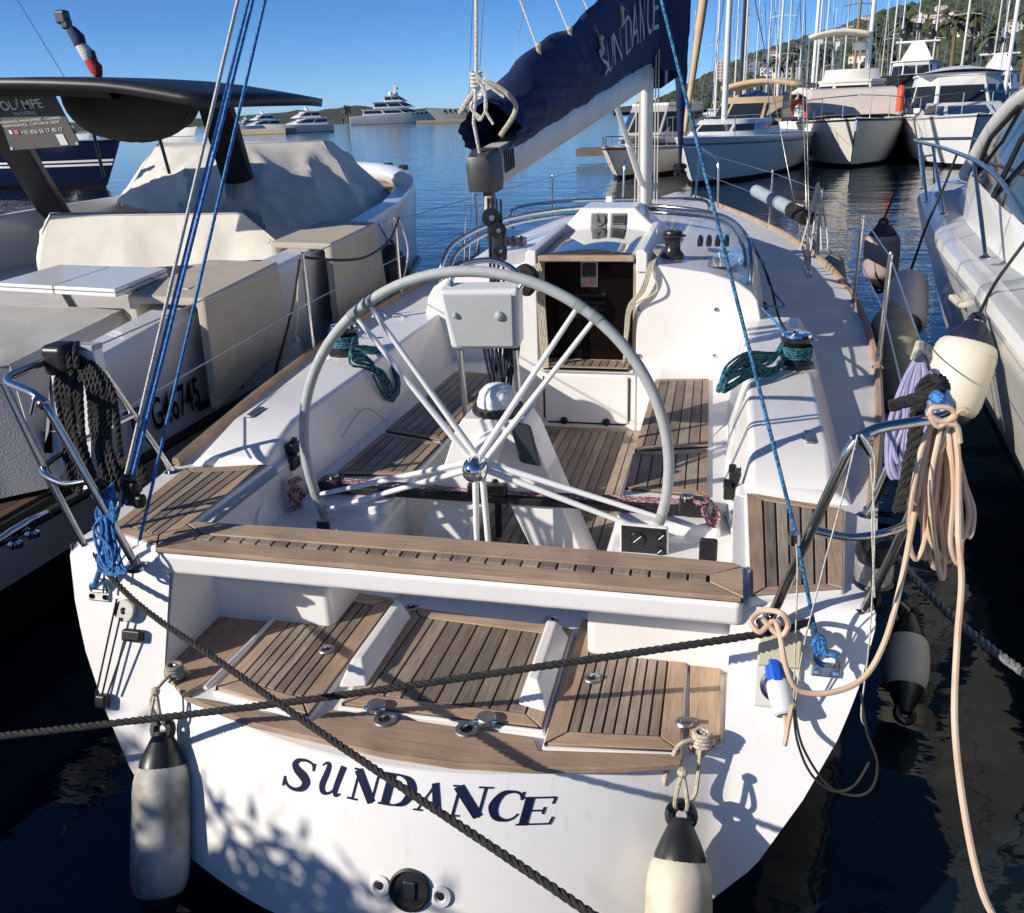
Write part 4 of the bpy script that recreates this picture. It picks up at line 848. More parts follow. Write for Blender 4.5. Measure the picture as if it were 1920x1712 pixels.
# hull side steps: small window
mb = MB(); mb.obox((LCX+2.53,4.72,.74), (.02,0,0), (0,.5,0), (0,0,.04)); lp(mb, 'hull_vent', BLACK)
# staff with a furled ensign, aerials
FS = thing('flag_staff', 'dark staff with a rolled red, white and blue ensign on the black hard top', 'flag staff', pix(185,146, y=6.7))
p0, p1 = pix(186,148, y=6.7), pix(125,45, y=6.7)
mb = MB(); mb.tube([p0, p1], .018, 8); mb.build('staff', BLACK, FS)
mb = MB(); mb.obox(p1+(p1-p0)*.12, (.095,0,0), (0,.08,0), (0,0,.10)); mb.obox(p1+(p1-p0)*.0, (.07,0,0), (0,.07,0), (0,0,.08)); mb.build('lamp_head', M('lamp_dark', (.03,.04,.045), .4), FS, bevel=.02)
for i, (f0, f1, c) in enumerate(((.62,.9,(.03,.04,.09)),(.34,.64,(.55,.53,.5)),(.06,.36,(.38,.03,.03)))):
    mb = MB(); mb.tube([p0.lerp(p1,f0)+V((.01,0,0)), p0.lerp(p1,(f0+f1)/2)+V((.03,0,-.01)), p0.lerp(p1,f1)+V((.01,0,0))], [.05-.008*i,.055,.04], 10); mb.build('ensign_band', M('ensign_%d' % i, c, .85, bump=.4, bscale=60), FS)
mb = MB(); mb.tube([pix(190,148, y=6.7), pix(174,95, y=6.7)], .014, 6); tag(mb.build('aerial', BLACK), 'short dark whip aerial beside the rolled ensign on the hard top', 'aerial')
# advertising board hung under the hard top
SG = thing('advertising_board', 'dark brown OLYMPE yachting board hung under the black hard top', 'sign', pix(60,280, y=5.85))
qa, qb, qc, qd = [pix(*p, y=5.85) for p in ((-14,177),(98,172),(150,272),(20,282))]
BRN = M('board_brown', (.045,.038,.034), .6, col2=(.055,.047,.042), scale=5)
mb = MB(); mb.prism([qa, qb, qc, qd], (0,.012,0)); mb.build('board', BRN, SG)
for p in (qb, qc, qd): mb = MB(); mb.lathe([(.012,0),(.012,.004),(.006,.005),(0,.002)], p.lerp((qa+qc)/2, .06)+V((0,-.001,0)), (0,-1,0), 14); mb.build('eyelet', STEEL, SG)
ex_, ey_ = (qc-qd).normalized(), (qa-qd).normalized()
CRM = M('board_print', (.62,.58,.50), .6); WPR = M('board_white_print', (.55,.55,.54), .6)
def bt(txt, a, b_, size, mat, **k):
    o_ = pix(a, b_, y=5.845); text_on('lettering', txt, mat, SG, o_, ex_, (qb-qc).normalized(), size, **k)
bt('OL', 14, 199, .094, CRM, bold=.001); bt('MPE', 60, 196, .094, CRM, bold=.001)
mb = MB(); g0 = pix(31,193, y=5.844)
for k in (-2,-1,0,1,2): mb.prism([g0+ex_*(k*.006)+V((0,0,.038-.007*abs(k))), g0+ex_*(k*.007+.003)+V((0,0,.04-.008*abs(k))), g0+ex_*(k*.002+.002)+V((0,0,-.035)), g0+ex_*(k*.002-.002)+V((0,0,-.035))], (0,.001,0))
mb.build('gold_emblem', M('board_gold', (.45,.33,.14), .5), SG)
bt('YACHTING', 47, 213, .038, WPR, bold=0); bt('GARDIENNAGE, MANAGEMENT - CLEANING', 52, 226, .028, WPR); bt('MAINTENANCE - CAPTAIN & CREW', 58, 233, .030, WPR)
bt('+33 (0)6 50 17 40 17', 78, 246, .041, WPR)
for k, c in enumerate(((.6,.6,.6),(.45,.10,.10))):
    p = pix(20+10*k, 248, y=5.844); mb = MB(); mb.obox(p, ex_*(.023+.016*k), (0,.001,0), (qb-qc).normalized()*.03); mb.build('flag_print', M('flag_print_%d' % k, c, .6), SG)
p = pix(116,262, y=5.844); mb = MB(); mb.obox(p, ex_*.062, (0,.001,0), (qb-qc).normalized()*.08); mb.build('printed_panel', WPR, SG)
# ================================================================== cruiser on the starboard side
RY = thing('motor_cruiser', 'white motor cruiser with tall dark side glass, cut by the right edge', 'motor cruiser', (4.3, 6, 0))
def rp(mb, name, mat, parent=None, **k): return mb.build(name, mat, parent or RY, **k)
CRW = M('cruiser_white', (.78,.76,.70), .25, col2=(.72,.70,.64), scale=1.5, detail=5, coat=.4)
RCX = 4.35
RHB = [(-.5,2.36),(2,2.36),(4,2.32),(5.6,2.18),(7,2.08),(8.4,1.96),(10,1.74),(11,1.42),(11.7,1.05),(12.2,.55),(12.4,.05)]
ys = [1.2,2,3,4,4.8,5.6,6.4,7.2,8,8.8,9.4,10,10.5,11,11.4,11.7,12,12.2,12.33,12.4]
for s in (-1, 1):
    rows = []
    for y in ys:
        b_ = interp(RHB, y); k = max(0, (y-7)/4); tp = 1.33+.10*k
        rows.append([V((RCX+s*(b_-d*min(1,b_/.6)), y-e*k, z)) for d, e, z in ((.62,.7,-.2),(.36,.45,.30),(.30,.4,.42),(.26,.36,.47),(.14,.2,.86),(.08,.1,1.06),(.06,.08,1.10),(0,0,tp-.05),(.02,.0,tp),(.07,.02,tp+.012),(.16,.05,tp))])
    mb = MB(); mb.loft([r[3:] for r in rows], closed=False, flip=(s > 0)); rp(mb, 'topsides', CRW, ang=32)
    mb = MB(); mb.loft([r[1:4] for r in rows], closed=False, flip=(s > 0)); rp(mb, 'rubbing_strake', M('strake_grey', (.10,.10,.105), .5))
    mb = MB(); mb.loft([r[:2] for r in rows], closed=False, flip=(s > 0)); rp(mb, 'bottom', BLACK)
    dk = [[V((RCX+s*max(0, b_-t), y-.05*max(0,(y-7)/4), 1.328+.10*max(0,(y-7)/4)+(.004 if t < .3 else 0))) for t in (.15,.5,.9,1.6)] for y, b_ in [(y, interp(RHB, y)) for y in ys]]
    mb = MB(); mb.loft(dk, closed=False, flip=(s < 0)); rp(mb, 'side_deck', M('cruiser_deck', (.50,.52,.55), .6, bump=.3, bscale=400) if s < 0 else bpy.data.materials['cruiser_deck'], ang=60)
# foredeck mouldings, hatch cowl
mb = MB(); mb.loft([[V((RCX+math.cos(a)*w, y, 1.36+.10*max(0,(y-7)/4)+h*math.sin(a)**.6)) for a in [math.pi*i/14 for i in range(15)]] for y, w, h in ((9.0,1.5,.30),(9.8,1.3,.26),(10.6,.95,.17),(11.2,.6,.07),(11.5,.35,.01))], closed=False, flip=True); rp(mb, 'foredeck_moulding', CRW, ang=60)
# superstructure: white lower side, dark glass above, white roof
GLS = M('tinted_glass', (.010,.011,.013), .05, spec=.35)
side = [(9.7,1.42,1.60),(9.0,1.56,1.68),(8.0,1.70,1.66),(6.2,1.86,1.56),(4.0,1.95,1.46),(2.0,1.98,1.42)]
for s in (-1, 1):
    rows = [[V((RCX+s*w, y, 1.32+.1*max(0,(y-7)/4))), V((RCX+s*(w-.03), y, lerp(1.33,zt,.5))), V((RCX+s*(w-.07), y, zt))] for y, w, zt in side]
    mb = MB(); mb.loft(rows, closed=False, flip=(s < 0)); rp(mb, 'cabin_side', CRW, ang=60)
    top = [(9.7,1.62),(9.3,1.86),(8.7,2.10),(7.9,2.30),(6.9,2.42),(5.6,2.48),(4.0,2.50),(2.0,2.50)]
    gl = []
    for y in (9.65,9.3,8.7,7.9,6.9,5.6,4.0,2.0):
        w = interp([(p[0],p[1]) for p in side[::-1]], y); zt = interp([(p[0],p[2]) for p in side[::-1]], y); z2 = interp(sorted(top), y)
        gl.append([V((RCX+s*(w-.06), y, zt-.01)), V((RCX+s*(w-.06-.16*(z2-zt)), y, lerp(zt,z2,.5))), V((RCX+s*(w-.06-.36*(z2-zt)), y, max(z2, zt+.01)))])
    mb = MB(); mb.loft(gl, closed=False, flip=(s < 0)); rp(mb, 'side_glass', GLS, ang=60)
    for y0, y1 in ((8.6,7.9),(7.3,6.6),(5.6,5.0)):     # mullions
        a0 = [g for g in gl]; w0 = interp([(p[0],p[1]) for p in side[::-1]], y0); z0 = interp([(p[0],p[2]) for p in side[::-1]], y0); z2 = interp(sorted(top), y1); w1 = interp([(p[0],p[1]) for p in side[::-1]], y1)
        mb = MB(); mb.tube([V((RCX+s*(w0-.06), y0, z0)), V((RCX+s*(interp([(p[0],p[1]) for p in side[::-1]], (y0+y1)/2)-.06-.16*(lerp(z0,z2,.5)-z0)), (y0+y1)/2, lerp(z0,z2,.5))), V((RCX+s*(w1-.065-.36*(z2-interp([(p[0],p[2]) for p in side[::-1]], y1))), y1, z2))], .02, 8); rp(mb, 'mullion', BLACK)
    arc = [V((RCX+s*(interp([(p[0],p[1]) for p in side[::-1]], y)-.055-.36*(z-interp([(p[0],p[2]) for p in side[::-1]], y))), y, z)) for y, z in ((9.75,1.60),)+tuple(top[1:])]
    mb = MB(); mb.tube(spline(arc, 5), .075, 10); rp(mb, 'roof_frame', CRW)
mb = MB(); mb.loft([[V((RCX+u*w, y, z+.22*(1-u*u))) for u in (-1,-.6,-.2,.2,.6,1)] for y, w, z in ((9.72,1.36,1.63),(9.3,1.40,1.87),(8.7,1.45,2.12),(7.9,1.50,2.33),(6.9,1.52,2.46),(5.6,1.58,2.54),(4,1.6,2.57),(2,1.62,2.58))], closed=False, flip=True)
rp(mb, 'roof', CRW, ang=60)
# bow rail
TR = [pix(1718,262, x=2.75), pix(1760,275, x=2.62), pix(1795,287, x=2.55), pix(1830,302, x=2.50), pix(1868,330, x=2.45), pix(1900,372, x=2.38), pix(1940,440, x=2.30)]
BRR = thing
tr2 = [V((3.25,10.35,TR[0].z+.03))]+TR
mb = MB(); mb.tube(spline(tr2, 6), .016, 10); RL = rp(mb, 'bow_rail', STEEL)
for t_, b_ in (((1722,265),(1730,352)), ((1726,267),(1738,378)), ((1748,272),(1770,398)), ((1826,301),(1848,478)), ((1752,272),(1752,345))):
    p0 = pix(*t_, x=2.70 if t_[0] < 1760 else 2.50); p1 = pix(*b_, z=1.40)
    mb = MB(); mb.tube([p0, p1], .0135, 10); mb.lathe([(.035,0),(.035,.006),(.016,.02)], p1+V((0,0,-.02)), n=14); mb.build('rail_post', STEEL, RL)
mb = MB(); mb.tube([pix(1723,295, x=2.72), pix(1752,290, x=2.66)], .010, 8); mb.build('rail_brace', STEEL, RL)
# moulded recess and hull vent in the topsides
p = pix(1795,565, x=2.24); mb = MB(); mb.obox(p, (.05,0,0), (0,.30,0), (0,0,.035)); rp(mb, 'hull_vent', M('vent_cream', (.55,.5,.4), .5), bevel=.012)

# chrome cleat on the neighbour's swim platform
p = pix(45,1012, z=.67); CL = thing('mooring_cleat', 'chrome mooring cleat on the dark teak platform at the left edge', 'cleat', p)
for dx in (-.05,.05): mb = MB(); mb.lathe([(.03,-.01),(.03,.01),(.016,.02),(.016,.05)], p+V((0,dx,0)), n=14); mb.build('cleat_foot', CHROME, CL)
mb = MB(); mb.tube([p+V((0,-.16,.055)), p+V((0,-.05,.06)), p+V((0,.05,.06)), p+V((0,.16,.055))], [.012,.02,.02,.012], 10); mb.build('cleat_horn', CHROME, CL)
# ================================================================== canvas, running rigging
LBLUE = flecked('blue_rope', (.02,.10,.30), (.04,.22,.50), 160, .5)
TEAL = flecked('teal_rope', (.008,.03,.05), (.03,.20,.24), 130, .5)
NVY = flecked('navy_rope', (.006,.008,.02), (.012,.018,.05), 160, .6)
BLKR = M('black_rope', (.013,.012,.012), .75, col2=(.03,.028,.026), scale=60, bump=.6, bscale=320)
WHTR = flecked('white_rope', (.58,.56,.50), (.44,.42,.36), 170, .6)
PEACH = M('peach_cable', (.54,.37,.25), .6, col2=(.60,.46,.34), scale=9, lo=.4, hi=.6)
LAV = M('lavender_rope', (.27,.26,.44), .8, col2=(.36,.35,.52), scale=14, bump=.4, bscale=300)
REDR = flecked('red_rope', (.22,.05,.07), (.40,.33,.34), 150, .55)
CREAM = flecked('cream_rope', (.52,.47,.36), (.38,.33,.24), 190, .6)
# boom cover with the name
SCV = thing('sail_cover', 'navy sail cover lettered SUN DANCE along the boom of the foreground yacht', 'sail cover', B0)
def scf(u, v, side):
    P = B0.lerp(B1, .03+.99*u); h = lerp(.24, .90, u**1.15)+.05*math.sin(u*9); wid = .115+.025*math.sin(u*5+1)
    w = wid*(math.sin(min(1, v*1.02)*math.pi)**.55*.85+.22*(1-v)); z = .045+h*v
    x = side*w; p = P+bs*x+bu*z
    n_ = noise.noise(V((u*13, v*2.1+side*3, 1.3)))+1.0*noise.noise(V((u*55+v*3, v*1.6, side*5.0)))+.5*noise.noise(V((u*26+v*14, v*3, side*2)))
    damp = 1-.8*(side > 0)*max(0, min(1, (u-.42)/.1))*max(0, min(1, (1.0-u)/.06))*math.sin(min(1, max(0, v))*math.pi)**.5
    return p+bs*side*n_*.036*damp*math.sin(v*math.pi)**.6+V((0,0,.022*noise.noise(V((u*9,v*7,4)))))
mb = MB(); NU, NV = 110, 26
for side in (1, -1): mb.grid(NU, NV, lambda u, v: scf(u, v, side), flip=(side < 0))
mb.build('canvas', NAVYCLOTH, SCV, weld=True, ang=80)
mb = MB(); mb.loft([[scf(1, v, 1) for v in (0,.25,.5,.75,1)], [B1+V((.30,.1,.0)), B1+V((.34,.14,.3)), B1+V((.34,.18,.7)), B1+V((.28,.2,1.2)), B1+V((.24,.2,1.6))], [B1+V((.10,.46,-.1)), B1+V((.10,.46,.3)), B1+V((.1,.46,.7)), B1+V((.1,.46,1.2)), B1+V((.1,.46,1.6))], [B1+V((-.12,.2,-.1)), B1+V((-.12,.2,.3)), B1+V((-.1,.2,.7)), B1+V((-.08,.2,1.2)), B1+V((-.06,.2,1.6))]], closed=False); mb.build('mast_wrap', NAVYCLOTH, SCV, ang=80)
LET = M('cover_lettering', (.42,.45,.55), .7)
def scfn(c):
    u = .715+c.x*.66; v = .45+c.y*4.0; p = scf(max(0, min(1, u)), max(.02, min(.98, v)), 1); return p+bs*.02
text_on('lettering', 'SUN DANCE', LET, SCV, None, (1,0,0), (0,1,0), .13, fn=scfn, bold=-.0015, space=1.08, align='CENTER', extrude=0)
for k in range(5):   # rope lashing eyes and lazy-jack toggles on the cover
    pass
def rope(name, pts, r, mat, label=None, cat='rope', group=None, n=8, sp=8, parent=None, twist=False, pitch=None):
    P = spline(pts, sp) if sp else [V(p) for p in pts]; mb = MB()
    if twist: mb.twist(P, r, pitch)
    else: mb.tube(P, r, n)
    o = mb.build(name, mat, parent)
    return tag(o, label, cat, group) if label else o
# lazy jacks and topping lift, each with its knot on the cover
for u, v, t0, lab in ((.20,.97,(975,0),'first'),(.36,.97,(1042,0),'second'),(.48,.70,(1094,0),'third'),(.66,.72,(1164,0),'fourth')):
    p = scf(u, v, 1)+bs*.01; q = pix(*t0, y=p.y+.15); q = p+(q-p)*2.2
    o = thing('lazy_jack', 'thin pale lazy jack line, %s from the boom end, tied to the sail cover' % lab, 'rope', p, 'lazy jack lines')
    mb = MB(); mb.tube([p, q], .0045, 6); mb.build('line', WHTR, o)
    mb = MB(); mb.ball(p+V((0,0,.02)), .018, 8); mb.tube([p+V((0,0,.01)), p+V((.008,0,-.06)), p+V((-.004,0,-.09))], [.012,.014,.008], 6); mb.build('knot', CREAM, o)
tl = pix(893,150, y=4.06)
TLF = thing('topping_lift', 'white topping lift knotted at the boom end with loose tails', 'rope', tl)
mb = MB(); mb.tube([B0+bd*-.04+V((0,0,.05)), pix(888,230, y=4.03), tl, pix(893,0, y=4.2), pix(893,-900, y=4.9)], .008, 8); mb.build('line', WHTR, TLF)
mb = MB()
for k in range(4): mb.tube(spline([tl+V((math.cos(a)*.022, math.sin(a)*.022, -.02+.016*k+.006*math.sin(a))) for a in [i*.9 for i in range(8)]], 3), .007, 6)
for pts in ([(893,148),(905,165),(912,200),(900,225),(893,215)], [(893,150),(910,170),(910,205),(925,233)], [(887,190),(884,205),(905,222)], [(893,140),(915,160),(945,182)]): mb.tube(spline([pix(a, b_, y=3.99) for a, b_ in pts], 6), .0065, 6)
mb.build('knot', WHTR, TLF)
mb = MB(); mb.tube(spline([B0+bs*.07+bu*.14+bd*.05, B0+bs*.13+bu*.26+bd*.12, B0+bu*.36+bd*.1, B0-bs*.12+bu*.24+bd*.06], 6), .012, 8); tag(mb.build('boom_strap', CREAM), 'cream lashing round the end of the navy sail cover', 'strap')
# mainsheet tackle
MS = thing('mainsheet', 'dark mainsheet tackle falling from the boom end behind the wheel', 'rope', (-.2,3.75,.6))
mb0 = B0-bu*.30; bl = [pix(918,410, y=4.0), pix(940,425, y=4.0)]
for k, (a, b_) in enumerate(((915,372),(922,372),(930,372),(938,374))):
    e = pix((925,933,940,931)[k], 770, y=3.72); mb = MB(); mb.tube(spline([pix(a, b_, y=4.05), pix(a+2, 430, y=4.0), pix(a+6, 560, y=3.9), e], 6), .0065, 7); mb.build('fall', NVY, MS)
for (a, b_, r) in ((921,408,.042),(934,432,.036),(938,470,.03)):
    p = pix(a, b_, y=3.97); mb = MB(); mb.lathe([(r,-.014),(r*1.03,0),(r,.014),(r*.35,.018),(0,.018)], p, (.35,-.94,0), 22); o = mb.build('block', BLACK, MS)
    mb = MB(); mb.lathe([(r*.32,.017),(r*.3,.022),(0,.023)], p, (.35,-.94,0), 14); mb.build('sheave_pin', STEEL, o)
mb = MB(); mb.obox(pix(938,462, y=3.98), (.055,0,0), (0,.05,0), (0,0,.13)); mb.build('cam_block', BLACK, MS, bevel=.012)
mb = MB()
for k in range(9):
    w = random.uniform(-.035,.035); mb.tube(spline([pix(930,520, y=3.86)+V((w*.4,0,0)), pix(900+k*9, 580+k*3, y=3.8), pix(915+k*6, 690+random.uniform(-20,20), y=3.78), pix(935+k*4, 720+random.uniform(-30,20), y=3.78), pix(950+k*3, 600, y=3.8), pix(938,530, y=3.86)], 6), .0065, 6)
mb.build('hank', NVY, MS)
mb = MB(); mb.tube([pix(931,770, y=3.72), V((-.16,3.70,.43))], .016, 10); mb.build('strop', NVY, MS)
# halyard tails in the companionway and on the right of it
mb = MB()
for k in range(4): mb.tube(spline([pix(1228+4*k, 468, y=5.45), pix(1215+3*k, 505, y=5.31), pix(1200+4*k-(k == 3)*-20, 545, y=5.30), pix(1178+3*k, 575, y=5.31), pix(1172+2*k, 620, y=5.32), pix(1170, 680, y=5.3)], 6), .006, 6)
tag(mb.build('halyard_tail', CREAM), 'cream halyard tails hanging from the coachroof winch beside the companionway', 'rope')
mb = MB()
for k in range(5): mb.tube(spline([pix(985+4*k, 470, y=5.42), pix(1000+4*k, 510, y=5.31), pix(1008+3*k, 560, y=5.32), pix(1014+3*k, 640, y=5.32), pix(1020+2*k, 690, y=5.3)], 6), .006, 6)
tag(mb.build('halyard_tail', CREAM), 'cream halyard tails down the port jamb of the companionway', 'rope')
mb = MB(); mb.tube(spline([pix(965,520, y=5.25), pix(985,505, y=5.22), pix(1000,520, y=5.2), pix(990,545, y=5.2), pix(975,535, y=5.2), pix(960,550, y=5.2)], 6), .035, 8); tag(mb.build('dark_bundle', CANV), 'dark canvas bundle on the coachroof beside the instrument box', 'bundle')
# backstay and its blue tackle, port and starboard
BSP = thing('backstay_tackle', 'blue and white backstay lines rising from the port quarter', 'rope', CPL)
for (a0, b0_, a1, b1_, y0, y1, r, m) in ((222,950,446,0,2.28,3.0,.0062,WHTR), (236,945,474,0,2.28,3.0,.006,LBLUE), (228,950,466,0,2.29,3.02,.005,LBLUE), (262,1012,497,0,2.27,3.0,.0055,LBLUE)):
    p, q = pix(a0, b0_, y=y0), pix(a1, b1_, y=y1); mb = MB(); mb.tube([p, q, q+(q-p)*1.5], r, 7); mb.build('line', m, BSP)
for (a, b_, w, h) in ((246,925,.055,.09),(238,905,.04,.06),(262,940,.04,.05)): p = pix(a, b_, y=2.30); mb = MB(); mb.obox(p, (w,0,0), (0,.035,0), (.01,0,h)); mb.build('block', BLACK, BSP, bevel=.015)
for a0, b0_, a1, b1_ in ((205,1110,215,945),(230,1090,240,1000),(191,1300,232,1120),(202,1302,238,1155),(212,1300,250,1195)):
    mb = MB(); mb.tube([ontr(a0, b0_)+NT*.03, ontr(a1, b1_)+NT*.035], .0032, 6); mb.build('purchase_line', LBLUE if b0_ < 1200 else NVY, BSP)
mb = MB(); mb.tube([pix(222,950, y=2.28), pix(196,1045, y=2.24), CPL+NT*.02+V((0,0,.04))], .009, 8); mb.build('tail_strop', LBLUE, BSP)
BSS = thing('backstay_tackle', 'blue backstay line rising from the starboard quarter across the cockpit', 'rope', CPR)
p, q = pix(1493,1005, y=2.22), pix(1240,0, y=3.2)
mb = MB(); mb.tube([CPR+NT*.02+V((0,0,.05)), pix(1530,1190, y=2.2), pix(1493,1005, y=2.22), q, q+(q-p)*1.5], .0056, 8); mb.build('line', flecked('backstay_blue', (.01,.05,.14), (.03,.18,.34), 150, .5), BSS)
mb = MB()
for pts in ([(1530,1190),(1545,1205),(1535,1225),(1525,1205),(1540,1195),(1548,1230)], [(1535,1200),(1540,1222),(1560,1228),(1572,1232)], [(1538,1210),(1530,1235),(1544,1248)]): mb.tube(spline([pix(a, b_, y=2.165) for a, b_ in pts], 6), .008, 7)
mb.build('knot', LBLUE, BSS)
mb = MB(); mb.tube([pix(1490,1000, y=2.2), pix(1490,1020, y=2.2)], .016, 10); mb.build('shackle', STEEL, BSS)
# thin signal halyards on the starboard rail
mb = MB()
for pts in ([(1615,815),(1640,860),(1635,980),(1640,1120)], [(1608,815),(1580,930),(1545,1060),(1505,1220),(1490,1330)], [(1493,1020),(1495,1080),(1490,1250),(1488,1330)], [(1632,860),(1640,1000),(1630,1200),(1615,1330),(1620,1360)]):
    mb.tube(spline([pix(a, b_, y=2.15) for a, b_ in pts], 6), .0022, 5)
tag(mb.build('signal_halyard', WHTR), 'thin pale lines hanging from the starboard pushpit corner', 'rope')
mb = MB()
for pts in ([(1488,1330),(1495,1390),(1520,1450),(1560,1482),(1600,1475),(1630,1430)], [(1490,1330),(1505,1400),(1550,1470),(1600,1492),(1635,1478),(1645,1430),(1625,1370),(1615,1300)]):
    mb.tube(spline([pix(a, b_, y=2.0) for a, b_ in pts], 7), .0035, 6)
tag(mb.build('thin_cable', BLKR), 'thin black cable looping below the starboard power inlet', 'cable')
# red traveller lines
TRV = thing('traveller_lines', 'red and grey control lines along the mainsheet traveller', 'rope', (0,3.2,.88))
for k in range(3): mb = MB(); mb.tube([V((-.74,3.185+.012*k,.885+.004*k)), V((0,3.185+.012*k,.882)), V((.74,3.185+.012*k,.885+.004*k))], .004, 6); mb.build('line', REDR, TRV)
for s, pts in ((1, [(1300,940),(1330,945),(1322,930),(1340,955),(1325,985),(1345,965),(1330,940),(1318,960),(1338,990)]), (-1, [(560,895),(542,905),(560,915),(540,925),(558,940),(545,950),(548,912),(565,925),(552,948)])):
    mb = MB(); mb.tube(spline([pix(a, b_, y=3.14) if s > 0 else pix(a, b_, x=-.86) for a, b_ in pts], 6), .0075, 7); mb.tube(spline([pix(a+5, b_+4, y=3.12) if s > 0 else pix(a+5, b_+4, x=-.85) for a, b_ in pts[::-1]], 6), .0065, 7)
    tag(mb.build('control_line', REDR), 'red and white line bundled at the %s end of the traveller' % ('starboard' if s > 0 else 'port'), 'rope')
# sheets on the primary winches
def hank(pts_list, r, mat, label, name='rope_coil', n=7, sp=7):
    mb = MB()
    for pts in pts_list: mb.tube(spline(pts, sp), r, n)
    return tag(mb.build(name, mat), label, 'rope')
ls = []
wc = V((1.17,4.40,1.11))
for k in range(5): ls.append([wc+V((math.cos(a)*.072, math.sin(a)*.072, .05+.012*k)) for a in [i*.7 for i in range(10)]])
for k in range(7):
    j = lambda s: random.uniform(-s, s)
    ls.append([wc+V((-.06,.02+j(.03),.06+.01*k)), pix(1440+j(6), 662+4*k, y=4.25), pix(1395+j(6), 662+5*k, y=4.1), pix(1360+j(8), 690+4*k, y=3.95)+V((0,0,j(.01))), pix(1350+j(6), 730+j(8), y=3.92), pix(1372+j(6), 705+4*k, y=3.98), pix(1405, 690+3*k, y=4.1), pix(1450, 690+2*k, y=4.25), wc+V((-.05,-.05,.05))])
hank(ls, .0068, TEAL, 'teal rope coiled round the starboard winch and draped over the coaming')
ls = []; wc = V((-1.17,4.40,1.11))
for k in range(5): ls.append([wc+V((math.cos(a)*.072, math.sin(a)*.072, .05+.012*k)) for a in [i*.7 for i in range(10)]])
for k in range(6):
    j = lambda s: random.uniform(-s, s)
    ls.append([wc+V((.06,j(.03),.05+.01*k)), pix(660+j(5), 660+4*k, x=-1.0), pix(690+j(6), 670+4*k, x=-.95), pix(702+5*k, 705+j(6), x=-.90), pix(722+3*k, 742+j(10), x=-.88), pix(742+j(5), 745-3*k, x=-.87), pix(745+j(4), 715-4*k, x=-.89), pix(722, 665+3*k, x=-.96), pix(690, 650+2*k, x=-1.03), wc+V((.05,-.05,.05))])
hank(ls, .0068, TEAL, 'dark teal rope coiled on the port winch and hanging into the cockpit')
# blue lashing on the port pushpit
ls = []
for k in range(9):
    j = lambda s: random.uniform(-s, s)
    ls.append([pix(200+j(6), 925, y=2.25), pix(192+j(12), 960, y=2.23), pix(186+j(16), 1000+j(10), y=2.2), pix(200+j(22), 1050+j(20), y=2.17), pix(222+j(18), 1075+j(12), y=2.16), pix(205+j(15), 1030, y=2.2), pix(208+j(8), 960, y=2.23), pix(204, 930, y=2.25)])
for k in range(4): ls.append([pix(196,935, y=2.26)+V((math.cos(a)*.035, math.sin(a)*.03, .02*math.sin(a*2)+.008*k)) for a in [i*.8 for i in range(9)]])
hank(ls, .0048, LBLUE, 'blue cord hanked and lashed on the port pushpit')
# three-strand black rope coil hung on the port pushpit
mb = MB()
for k in range(8):
    j = lambda s: random.uniform(-s, s); c = k % 2
    a0 = 108+9*(k//2) if c == 0 else 166+9*(k//2)
    mb.twist(spline([pix(128+3*k, 668, y=2.58), pix(a0-2, 720, y=2.5), pix(a0+8+j(6), 800, y=2.47), pix(a0+25+j(8), 890+j(25), y=2.42), pix(a0+38+j(6), 905+j(20), y=2.42), pix(a0+26+j(6), 830, y=2.46), pix(a0+16, 730, y=2.5), pix(140+3*k, 668, y=2.6)], 6), .0112, .068, n=5)
for k in range(3): mb.twist(spline([pix(215+8*k, 870, y=2.44), pix(250+6*k, 860+6*k, y=2.44), pix(262+4*k, 900, y=2.42), pix(240, 935, y=2.40), pix(205,915, y=2.42)], 6), .0115, .07, n=5)
for k in range(4): mb.twist(spline([pix(108+12*k, 690, y=2.52), pix(106+12*k, 655, y=2.55), pix(112+12*k, 645, y=2.66), pix(120+12*k, 660, y=2.7)], 5), .0112, .068, n=5)
tag(mb.build('rope_coil', BLKR), 'black three-strand mooring rope coiled over the port pushpit', 'rope')
mb = MB(); mb.obox(pix(116,672, y=2.56), (.10,0,0), (0,.10,0), (0,0,.11)); tag(mb.build('rail_cushion', BLACK, bevel=.025, seg=3), 'black rubber block clamped on the port pushpit rail', 'rail block')
SB = thing('switch_box', 'small white box hung on the port pushpit beside the black rope', 'box', pix(168,690, y=2.62))
p = pix(168,676, y=2.60); mb = MB(); mb.obox(p, (.085,0,0), (0,.05,0), (0,.0,.085)); mb.build('case', WHITEP, SB, bevel=.005)
mb = MB(); mb.obox(p+V((0,.0,.05)), (.088,0,0), (0,.055,0), (0,0,.02)); mb.build('case_lid', GREYP, SB, bevel=.004)
# mooring ropes over the transom
A_ = pix(1640,1135, y=2.50); B_ = pix(1430,1188, y=2.16); C_ = pix(-160,1398, y=1.72)
rope('mooring_rope', [A_+V((.02,.25,-.05)), A_, B_.lerp(A_,.4), B_, B_.lerp(C_,.25)+V((0,0,-.012)), B_.lerp(C_,.5)+V((0,0,-.02)), B_.lerp(C_,.75)+V((0,0,-.013)), C_, C_+(C_-B_)*.5+V((0,0,.03))], .0108, BLKR, 'black mooring rope stretched across the stern from starboard quarter to lower left', twist=True, pitch=.066)
D_ = pix(160,1028, y=2.33); E_ = pix(245,1120, y=2.16); G_ = pix(1112,1716, y=1.28)
rope('mooring_rope', [D_+V((-.05,.25,-.02)), D_+V((0,.03,.01)), E_, E_.lerp(G_,.3)+V((0,0,-.012)), E_.lerp(G_,.6)+V((0,0,-.014)), G_, G_+(G_-E_)*.7], .0098, BLKR, 'black mooring rope running down from the port quarter over the yacht name', twist=True, pitch=.066)
